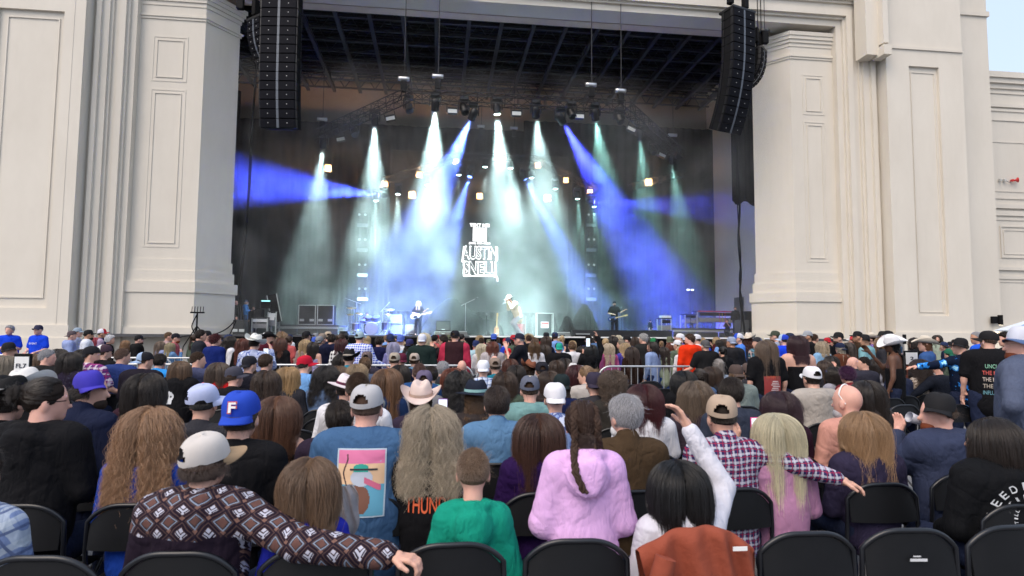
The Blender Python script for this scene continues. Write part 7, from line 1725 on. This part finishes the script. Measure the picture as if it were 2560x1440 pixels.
# white market umbrella at the right edge
c = at_y(2625,812,13.5); o = empty('patio_umbrella', (c.x,13.5,0)); tag(o,'white and pale blue umbrella canopy at the right edge behind the crowd','umbrella'); zt = c.z+0.28
UM = simple('umbrella_white', (0.60,0.66,0.72), 0.7)
for k in range(8):
    a0, a1 = 2*PI*k/8, 2*PI*(k+1)/8; m = MB(); m.add([(0,0,zt),(1.1*math.cos(a0),1.1*math.sin(a0),zt-0.42),(1.1*math.cos(a1),1.1*math.sin(a1),zt-0.42),(0,0,zt-0.02),(1.1*math.cos(a0),1.1*math.sin(a0),zt-0.44),(1.1*math.cos(a1),1.1*math.sin(a1),zt-0.44)],[(0,1,2),(5,4,3),(1,4,5,2)]); m.build('canopy_panel', UM if k % 2 else simple('umbrella_blue',(0.20,0.30,0.46),0.7), o)
MB().tube([(0,0,0),(0,0,zt)],0.025,8).build('pole', M['alu'], o)

# ---- crowd barriers
BARR = None
def barrier(x, y, rz, label, L=2.3):
    global BARR
    if BARR is None:
        fr = MB(); r = 0.25; pts = [(-L/2,0,0.12)]+[(-L/2,0,1.10-r)]+[(-L/2+r-r*math.cos(a),0,1.10-r+r*math.sin(a)) for a in np.linspace(0.2,PI/2,6)]+[(L/2-r+r*math.sin(a),0,1.10-r+r*math.cos(a)) for a in np.linspace(0,PI/2-0.2,6)]+[(L/2,0,1.10-r),(L/2,0,0.12)]
        fr.tube(pts, 0.02, 8); fr.tube([(-L/2,0,0.2),(L/2,0,0.2)], 0.016, 6); bars = MB().tube([(0,0,0.2),(0,0,1.085)], 0.008, 6).mesh('bar'); foot = MB().tube([(0,-0.3,0.015),(0,-0.02,0.14),(0,0.02,0.14),(0,0.3,0.015)], 0.018, 6).mesh('foot')
        BARR = (fr.mesh('rail_frame'), bars, foot)
        for q in BARR: q.materials.append(M['galv'])
    o = empty('crowd_barrier', (x,y,0), rz); tag(o, label, 'barrier', 'steel crowd barriers across the audience'); link_mesh('rail_frame', BARR[0], None, o)
    for k in range(1,17): link_mesh('bar', BARR[1], None, o, loc=(-L/2+k*L/17,0,0))
    for s in (-0.7,0.7): link_mesh('foot', BARR[2], None, o, loc=(s,0,0))
by = {'a': 11.55}
for px, lab in ((1240,'steel crowd barrier below the ticket checker'),(1410,'steel crowd barrier below the skeleton hoodie'),(1530,'steel crowd barrier in front of the pink striped tunic'),(1640,'steel crowd barrier with a rounded corner below the sage sweater'),(1850,'steel crowd barrier below the charcoal hoodie'),(2040,'steel crowd barrier below the denim jacket')): pass
xs0 = at_y(1495,915,12.1).x+1.15
LB_ = ['steel crowd barrier in front of the pink striped tunic and long brown hair','steel crowd barrier in front of the sage sweater and orange hoodie','steel crowd barrier below the charcoal hoodie at right','steel crowd barrier below the pale denim jacket','steel crowd barrier below the brown suede coat']
for k, lab in enumerate(LB_): barrier(xs0+k*2.36, 12.1+k*0.02, R(0.6), lab)
LB2 = ['steel crowd barrier below the skeleton hoodie','steel crowd barrier below the copper curls and coral shirt','steel crowd barrier the blue gingham man leans on','steel crowd barrier below the checked shirt','steel crowd barrier below the auburn bob']
for k, lab in enumerate(LB2): barrier(xs0-2.40-k*2.36, 12.2+k*0.12, R(-1.2), lab)
for k, (px, y, lab) in enumerate(((430,15.4,'steel crowd barrier below the tousled blonde'),(300,15.5,'steel crowd barrier below the strawberry blonde'),(95,17.0,'steel crowd barrier in front of the capped event staff person'),(185,17.1,'steel crowd barrier right of the event staff'),(-10,16.9,'steel crowd barrier at the left edge in front of the grey-haired staff man'))): barrier(at_y(px,880,y).x, y, R(2 if px > 200 else 0), lab)
# ---- section boards
def board(px0, px1, py0, py1, Y, s, label, dark):
    a = at_y(px0, py1, Y); b = at_y(px1, py0, Y); o = empty('section_board', ((a.x+b.x)/2, Y, 0)); tag(o, label, 'sign'); w_ = (b.x-a.x)/2
    MB().box(-w_,w_,0,0.03,a.z,b.z,0.006).build('frame', M['black'], o); MB().box(-w_*0.82,w_*0.82,-0.006,0,a.z+0.03,b.z-0.03).build('white_panel', M['white_paint'], o)
    text_obj('lettering', s, 0, -0.01, (a.z+b.z)/2-(b.z-a.z)*(0.1 if dark else 0), w_*(1.2 if len(s) > 1 else 0.5), (b.z-a.z)*0.22, simple('sign_ink',(0.01,0.012,0.03),0.5), o, font_off=0.02)
    MB().box(-0.02,0.02,0.005,0.025,0,a.z).build('post', M['black_metal'], o)
board(31,78,884,935,6.6,'FL7','white section board lettered FL7 in a black frame at left',True); board(2262,2296,877,915,10.0,'2','white section board with the number 2, beside the straw cowboy hat',False)
for k, (p0, p1, q) in enumerate(((489,508,873),)):
    pass

# ------------------------------------------------------------------ prints and letters on clothes, things held
from mathutils.bvhtree import BVHTree
def decal(person_o, me, mat, cx, cz, name='print', off=0.004, child_of='shirt', rot=0.0):
    """lay a flat mesh (x, y = across, up) on the back of a garment"""
    tgt = [c for c in person_o.children if c.name.split('.')[0] in ('shirt','hoodie')][0]; tm = tgt.data
    co = np.empty(len(tm.vertices)*3,'f'); tm.vertices.foreach_get('co',co); co = co.reshape(-1,3)
    bvh = BVHTree.FromPolygons([tuple(v) for v in co], [tuple(p.vertices) for p in tm.polygons])
    c_, s_ = math.cos(rot), math.sin(rot); out = []
    for v in me.vertices:
        x, z = v.co.x*c_-v.co.y*s_+cx, v.co.x*s_+v.co.y*c_+cz; h = bvh.ray_cast(Vector((x,-1,z)), Vector((0,1,0)))
        out.append((x, (h[0].y if h[0] else -0.1)-off-v.co.z, z))
    m2 = me.copy(); m2.vertices.foreach_set('co', np.array(out,'f').ravel()); m2.update(); m2.materials.clear(); m2.materials.append(mat)
    o = bpy.data.objects.new(name, m2); COL.objects.link(o); o.parent = tgt; return o
def text_mesh(s, w_, h_, foff=0.0, sub=True):
    o = text_obj('tmp', s, 0,0,0, w_, h_, M['black'], None, font_off=foff); me = o.data; bpy.data.objects.remove(o)
    import bmesh
    bm = bmesh.new(); bm.from_mesh(me); bmesh.ops.triangulate(bm, faces=bm.faces[:])
    for _ in range(3):
        es = [e for e in bm.edges if e.calc_length() > 0.022]
        if es: bmesh.ops.subdivide_edges(bm, edges=es, cuts=1)
    bmesh.ops.triangulate(bm, faces=bm.faces[:]); bm.to_mesh(me); bm.free(); return me
def quad_mesh(x0, x1, y0, y1, n=14, z=0.0, shape=None):
    m = MB(); m.grid(lambda u,v: (x0+(x1-x0)*u, y0+(y1-y0)*v, z), n, n, smooth=True); me = m.mesh('print')
    if shape:
        import bmesh
        bm = bmesh.new(); bm.from_mesh(me); dl = [f for f in bm.faces if not shape(f.calc_center_median().x, f.calc_center_median().y)]; bmesh.ops.delete(bm, geom=dl, context='FACES'); bm.to_mesh(me); bm.free()
    return me
def flat(c, r=0.7): return simple('print_ink', c, r)
# slate T-shirt: framed sunset picture with a marsh and a plain bird shape
bz = 0.93; z_ = lambda k: 0.0006*k
for (x0,x1,y0,y1,c,k,shp,nm) in ((-0.135,0.135,-0.19,0.17,(0.40,0.50,0.60),0,None,'print_border'),(-0.127,0.127,0.09,0.162,(0.62,0.16,0.32),1,None,'print_sky'),(-0.127,0.127,-0.02,0.09,(0.68,0.45,0.28),1,None,'print_sunset'),(-0.127,0.127,-0.182,-0.02,(0.10,0.33,0.48),1,None,'print_water'),
     (-0.075,0.055,-0.17,0.0,(0.17,0.07,0.045),2,lambda x,y: ((x+0.01)/0.065)**2+((y+0.1)/0.08)**2 < 1,'print_brown_shape'),(-0.06,0.07,-0.03,0.065,(0.45,0.50,0.60),3,lambda x,y: ((x-0.005)/0.06)**2+((y-0.015)/0.045)**2 < 1,'print_white_shape'),
     (-0.04,0.04,0.02,0.10,(0.02,0.32,0.26),4,lambda x,y: ((x+0.0)/0.055)**2+((y-0.045)/0.045)**2 < 1 and y > 0.045,'print_green_shape'),(0.02,0.11,-0.05,0.02,(0.55,0.12,0.22),4,lambda x,y: abs((y+0.015)+(x-0.06)*0.5) < 0.016,'print_pink_stroke'),
     (-0.11,-0.06,-0.06,0.14,(0.06,0.03,0.03),2,lambda x,y: abs(x+0.085+0.01*math.sin(y*40)) < 0.004,'print_reed'),(-0.06,0.09,0.055,0.065,(0.02,0.02,0.03),5,None,'print_dark_band')):
    decal(ck, quad_mesh(x0,x1,y0,y1,24,z_(k),shp), flat(c), 0.01, bz, nm)
# flame lettering
decal(fl, text_mesh('THUNDER',0.30,0.085,0.01), flat((0.60,0.10,0.03)), 0.02, 0.80, 'lettering')
# F on the backward cap
fcap = [c for c in fh.children if c.name.startswith('cap')][0]
fm = text_obj('lettering','F',0,0,0,0.036,0.05,flat((0.75,0.74,0.76)),fcap,font_off=0.03); fm.rotation_euler = (PI/2+0.30,0,0)
fm.rotation_euler = (PI/2-0.28,0,PI); fm.location = (0.0,0.106,0.073)
fm2 = text_obj('letter_outline','F',0,0,0,0.046,0.06,flat((0.50,0.09,0.04)),fcap,font_off=0.05); fm2.rotation_euler = fm.rotation_euler; fm2.location = (0.0,0.1035,0.0725)
# strap lettering on the grey mesh cap
mcap = [c for c in ck.children if c.name.startswith('cap')][0]; t_ = text_obj('lettering','COSTA',0,-0.114,0.036,0.045,0.010,flat((0.5,0.5,0.5)),mcap)
# hoodie letters in arcs
bw = [o for o in bpy.data.objects if o.name.startswith('person') and 'lettered in arcs' in (o.get('label') or '')][0]
INKW = flat((0.55,0.57,0.60))
def arc_text(s, r, a0, da, cx, cz, w_, h_):
    for i, ch in enumerate(s):
        if ch == ' ': continue
        a = a0-da*i; decal(bw, text_mesh(ch, w_*(0.5 if ch == 'I' else 1), h_, 0.01), INKW, cx+r*math.cos(a), cz+r*math.sin(a), 'lettering', rot=a-PI/2)
arc_text('BLEEDING', 0.185, R(188), R(17), 0.02, 0.77, 0.030, 0.040); arc_text('STILL', 0.130, R(160), R(18), 0.02, 0.77, 0.018, 0.024); arc_text('STILL BLEEDING', 0.090, R(200), R(13), 0.02, 0.77, 0.013, 0.018)
# words on the black T-shirt
for s, z, c, w_ in (('UNCLE.',1.30,(0.20,0.42,0.30),0.16),('THE MAN',1.22,(0.45,0.07,0.06),0.22),('THE MYTH',1.14,(0.40,0.34,0.30),0.22),('THE BAD',1.06,(0.34,0.30,0.25),0.22),('INFLUENCE',0.98,(0.10,0.25,0.30),0.22)): decal(un, text_mesh(s,w_,0.05,0.01), flat(c), 0.0, z, 'lettering')
tw = [o for o in bpy.data.objects if o.name.startswith('person') and 'red tour print' in (o.get('label') or '')][0]
decal(tw, quad_mesh(-0.13,0.13,-0.22,0.16,12), flat((0.22,0.02,0.02)), 0.02, 1.06, 'print_red_panel')
decal(tw, text_mesh('ON THE ROAD',0.20,0.035,0.01), flat((0.50,0.10,0.03)), 0.02, 1.21, 'lettering')
for k in range(13): decal(tw, quad_mesh(-0.045-0.012*((k*7)%3),0.045+0.010*((k*5)%4),-0.006,0.006,4,0.001), flat((0.50,0.42,0.42)), 0.05, 1.15-k*0.024, 'print_text_line')
sk = [o for o in bpy.data.objects if o.name.startswith('person') and 'skull print' in (o.get('label') or '')][0]
decal(sk, quad_mesh(-0.07,0.07,-0.10,0.08,16,0,lambda x,y: (x/0.06)**2+((y-0.01)/0.065)**2 < 1 or (abs(x) < 0.045 and y < -0.03 and y > -0.09)), INKW, -0.03, 0.86, 'print_skull')
decal(sk, quad_mesh(-0.045,0.045,-0.02,0.03,16,0.001,lambda x,y: (abs(x)-0.024)**2+(y-0.008)**2 < 0.013**2), flat((0.01,0.01,0.012)), -0.03, 0.86, 'print_eye_holes')
sh_ = [o for o in bpy.data.objects if o.name.startswith('person') and 'skeleton print' in (o.get('label') or '')][0]
decal(sh_, quad_mesh(-0.10,0.10,-0.17,0.14,20,0,lambda x,y: (y > 0.07 and (x/0.1)**2+((y-0.07)/0.06)**2 < 1) or (abs(x-0.02+y*0.3) < 0.035 and y > -0.1) or (y < -0.1 and abs(x) < 0.09 and abs(y+0.135) < 0.03)), INKW, 0.0, 1.18, 'print_skeleton')
em = [o for o in bpy.data.objects if o.name.startswith('person') and 'round emblem' in (o.get('label') or '')][0]
decal(em, quad_mesh(-0.1,0.1,-0.1,0.1,22,0,lambda x,y: 0.075 < math.hypot(x,y) < 0.095 or (math.hypot(x,y) < 0.045)), flat((0.25,0.30,0.32)), 0.03, 0.82, 'print_emblem')
am = [o for o in bpy.data.objects if o.name.startswith('person') and 'lettered on the shoulders' in (o.get('label') or '')][0]
decal(am, text_mesh('AMERICAN',0.24,0.04,0.01), flat((0.45,0.45,0.5)), 0.0, 0.93, 'lettering')
tb = [o for o in bpy.data.objects if o.name.startswith('person') and 'back print' in (o.get('label') or '')][0]
decal(tb, quad_mesh(-0.1,0.1,-0.15,0.06,20,0,lambda x,y: (int((x+1)*60)+int((y+1)*47)) % 3 == 0), flat((0.06,0.14,0.20)), 0.0, 1.2, 'print_pattern')
evm = text_mesh('EVENT', 0.2, 0.045, 0.01)
def front_text(o, me, cz):
    tgt = [c for c in o.children if c.name.split('.')[0] == 'shirt'][0]; t = me.copy(); q = bpy.data.objects.new('lettering', t); COL.objects.link(q); q.parent = tgt; q.location = (0,0.165,cz); q.rotation_euler = (PI/2,0,PI); t.materials.clear(); t.materials.append(flat((0.7,0.7,0.7)))
front_text(ev, evm, 1.28)
# hair details: braids on the pink hoodie girl
def braid(o, J, pts, r, col, nm='braid'):
    hd = Vector(J['head']); m = MB(); N_ = 26; P_ = []
    for k in range(N_+1):
        t = k/N_*(len(pts)-1); i = min(int(t), len(pts)-2); f = t-i; P_.append(hd+Vector(pts[i])*(1-f)+Vector(pts[i+1])*f)
    for ph in (0, PI):
        m.tube([p+Vector((r*0.45*math.sin(k*1.25+ph), r*0.3*math.cos(k*1.25+ph), 0)) for k, p in enumerate(P_)], [r*(1-0.35*k/N_)*(0.85+0.2*abs(math.sin(k*1.25))) for k in range(N_+1)], 7)
    q = m.build(nm, M['hairbase'], o); q.color = (*col,1)
bc = (0.045,0.027,0.020)
braid(a17, J17 if False else joints(dict(pose='sit', w=0.78, t=1.0)), [], 0.01, bc) if False else None
def place_braid(o, offs, r, bendto, col):
    hh = [c for c in o.children if c.name.startswith('hair')][0]; m = MB(); N_ = 30; P_ = []
    for k in range(N_+1):
        t = k/N_*(len(offs)-1); i = min(int(t), len(offs)-2); f = t-i; P_.append(Vector(offs[i])*(1-f)+Vector(offs[i+1])*f)
    for ph in (0, 2.1, 4.2): m.tube([p+Vector((r*0.5*math.sin(k*1.1+ph), r*0.4*math.cos(k*2.2+ph), 0)) for k, p in enumerate(P_)], [r*0.62*(1-0.4*k/N_) for k in range(N_+1)], 6)
    q = m.build('braid', M['hairbase'], hh); q.color = (*col,1)
place_braid(a17, [(-0.035,0.0,0.116),(-0.052,-0.07,0.092),(-0.060,-0.112,0.02),(-0.058,-0.118,-0.06),(-0.072,-0.165,-0.12),(-0.075,-0.225,-0.20),(-0.035,-0.255,-0.29)], 0.024, None, bc)
place_braid(a17, [(0.035,0.0,0.116),(0.052,-0.07,0.092),(0.060,-0.112,0.02),(0.062,-0.108,-0.06),(0.085,-0.07,-0.12),(0.10,-0.02,-0.17)], 0.024, None, bc)
hh17 = [c for c in a17.children if c.name.startswith('hair')][0]; q = MB().tube([(0,0.03,0.124),(0,-0.03,0.128),(0.002,-0.08,0.098),(0,-0.113,0.045)],0.0035,5).build('hair_parting', M['skin'], hh17); q.color = (0.30,0.20,0.17,1)
# phones
def phone(p, rz, label, lit=True, col=(0.01,0.01,0.012), s=1.0, tilt=0):
    o = empty('phone', p, R(rz)); tag(o, label, 'phone'); o.rotation_euler = (R(tilt),0,R(rz)); o.scale = (s,)*3
    MB().box(-0.038,0.038,-0.005,0.005,-0.078,0.078,0.004).build('phone_case', simple('phone_case',col,0.4), o)
    MB().box(-0.033,0.033,-0.0075,-0.0055,-0.072,0.072).build('screen', emit('lit_screen',(0.75,0.85,0.95),0.9) if lit else M['black'], o)
phone(at_y(1889,1072,4.05), 5, 'pink phone held up by the platinum blonde woman', col=(0.6,0.05,0.2)); phone(at_y(665,884,10.3), 0, 'bright phone screen held up beside the white cowboy hat', s=1.1); phone(at_y(1107,1022,4.9), -5, 'phone in a purple case between the grey curls and black hat', col=(0.2,0.05,0.3))
phone(at_y(1470,856,12.1), 0, 'phone held overhead by the woman in the black hoodie', s=1.1); phone(at_y(2261,848,12.0), 10, 'dark phone raised by the woman in black at right', lit=False, s=1.3)
c = at_y(2288,1048,4.1); o = empty('drinking_cup', c); tag(o, 'clear cup held at the mouth of the bearded drinking man', 'cup'); o.rotation_euler = (0,R(-70),0); MB().lathe([(0.028,-0.05),(0.038,0.05),(0.036,0.05),(0.026,-0.048)],16).build('cup', simple('clear_cup',(0.35,0.36,0.42),0.2), o)
# white sunglasses on the bald man's head
bm_o = [o for o in bpy.data.objects if o.name.startswith('person') and 'white sunglasses on his head' in (o.get('label') or '')][0]
m = MB(); hd = bm_o.data
J_ = joints(dict(pose='sit', w=1.15, t=1.0))
g = MB(); g.tube([(0.086*math.cos(a),0.0+0.02,0.02+0.104*math.sin(a)) for a in np.linspace(0.25,PI-0.25,16)], 0.006, 6)
for sx in (-1,1): g.tube([(sx*0.083,0.02,0.045),(sx*0.082,-0.03,-0.02)], 0.004, 5)
q = g.build('sunglasses', M['white_paint'], bm_o)
co = np.empty(len(hd.vertices)*3,'f'); hd.vertices.foreach_get('co',co); co = co.reshape(-1,3); top = co[co[:,2] > co[:,2].max()-0.12]; cc = top.mean(0)
q.location = (float(cc[0]), float(cc[1]), float(co[:,2].max()-0.118)); q.rotation_euler = (0,0,R(25))
# rust jacket over a front row chair and a grey fleece
def jacket(px, Y, zt, w_, label, mat, seed=0, drop=0.42):
    x = at_y(px,1380,Y).x; rg = random.Random(seed)
    def f(u, v):
        a = (u-0.5)*2; xx = x+a*w_*(1+0.12*math.sin(v*6+a*2)); arch = zt-0.10*abs(a)**2.4
        if v < 0.5: t = v/0.5; return (xx, Y-0.075-0.02*math.sin(a*13+v*9)-0.03*math.sin(a*5+1)*(1-t), arch-drop*(1-t)+0.02*math.sin(a*9))
        t = (v-0.5)/0.5; return (xx, Y-0.055+0.14*t+0.015*math.sin(a*11), arch+0.015*math.sin(PI*t)-0.22*t*t)
    m = MB(); m.grid(f, 44, 26); o = empty('jacket', (0,0,0)); tag(o, label, 'jacket'); m.build('jacket_shell', mat, o)
    m = MB(); m.tube([(x-w_*0.75,Y-0.12,zt-0.10),(x-w_*0.95,Y-0.13,zt-0.26),(x-w_*0.80,Y-0.14,zt-0.44)], [0.045,0.05,0.04], 10); m.build('sleeve', mat, o); return o, x
JM = simple('rust_corduroy', (0.23,0.045,0.02), 0.85, bump=0.5, bscale=30, var=0.2); jo, jx = jacket(1745, rowy(0), 0.90, 0.26, 'rust red jacket hung over the back of a front row chair', JM)
MB().box(jx+0.11,jx+0.175,rowy(0)-0.115,rowy(0)-0.112,0.815,0.833).build('care_label', M['white_paint'], jo)
GM = simple('grey_fleece', (0.30,0.28,0.30), 0.9, bump=0.5, bscale=60)
def fleece():
    c = at_y(882,1275,3.25)
    m = MB(); m.grid(lambda u,v: (c.x-0.05+0.17*(u-0.5)*math.sin(PI*(0.12+0.8*v))**0.5*(1+0.1*math.sin(9*v)), c.y-0.05*math.sin(PI*u)-0.012*math.sin(26*u+8*v), c.z+0.13*(v-0.5)*2), 24, 24); tag(m.build('fleece_jacket', GM), 'pale grey fleece jacket bundled between the child and the slate T-shirt', 'jacket')
fleece()
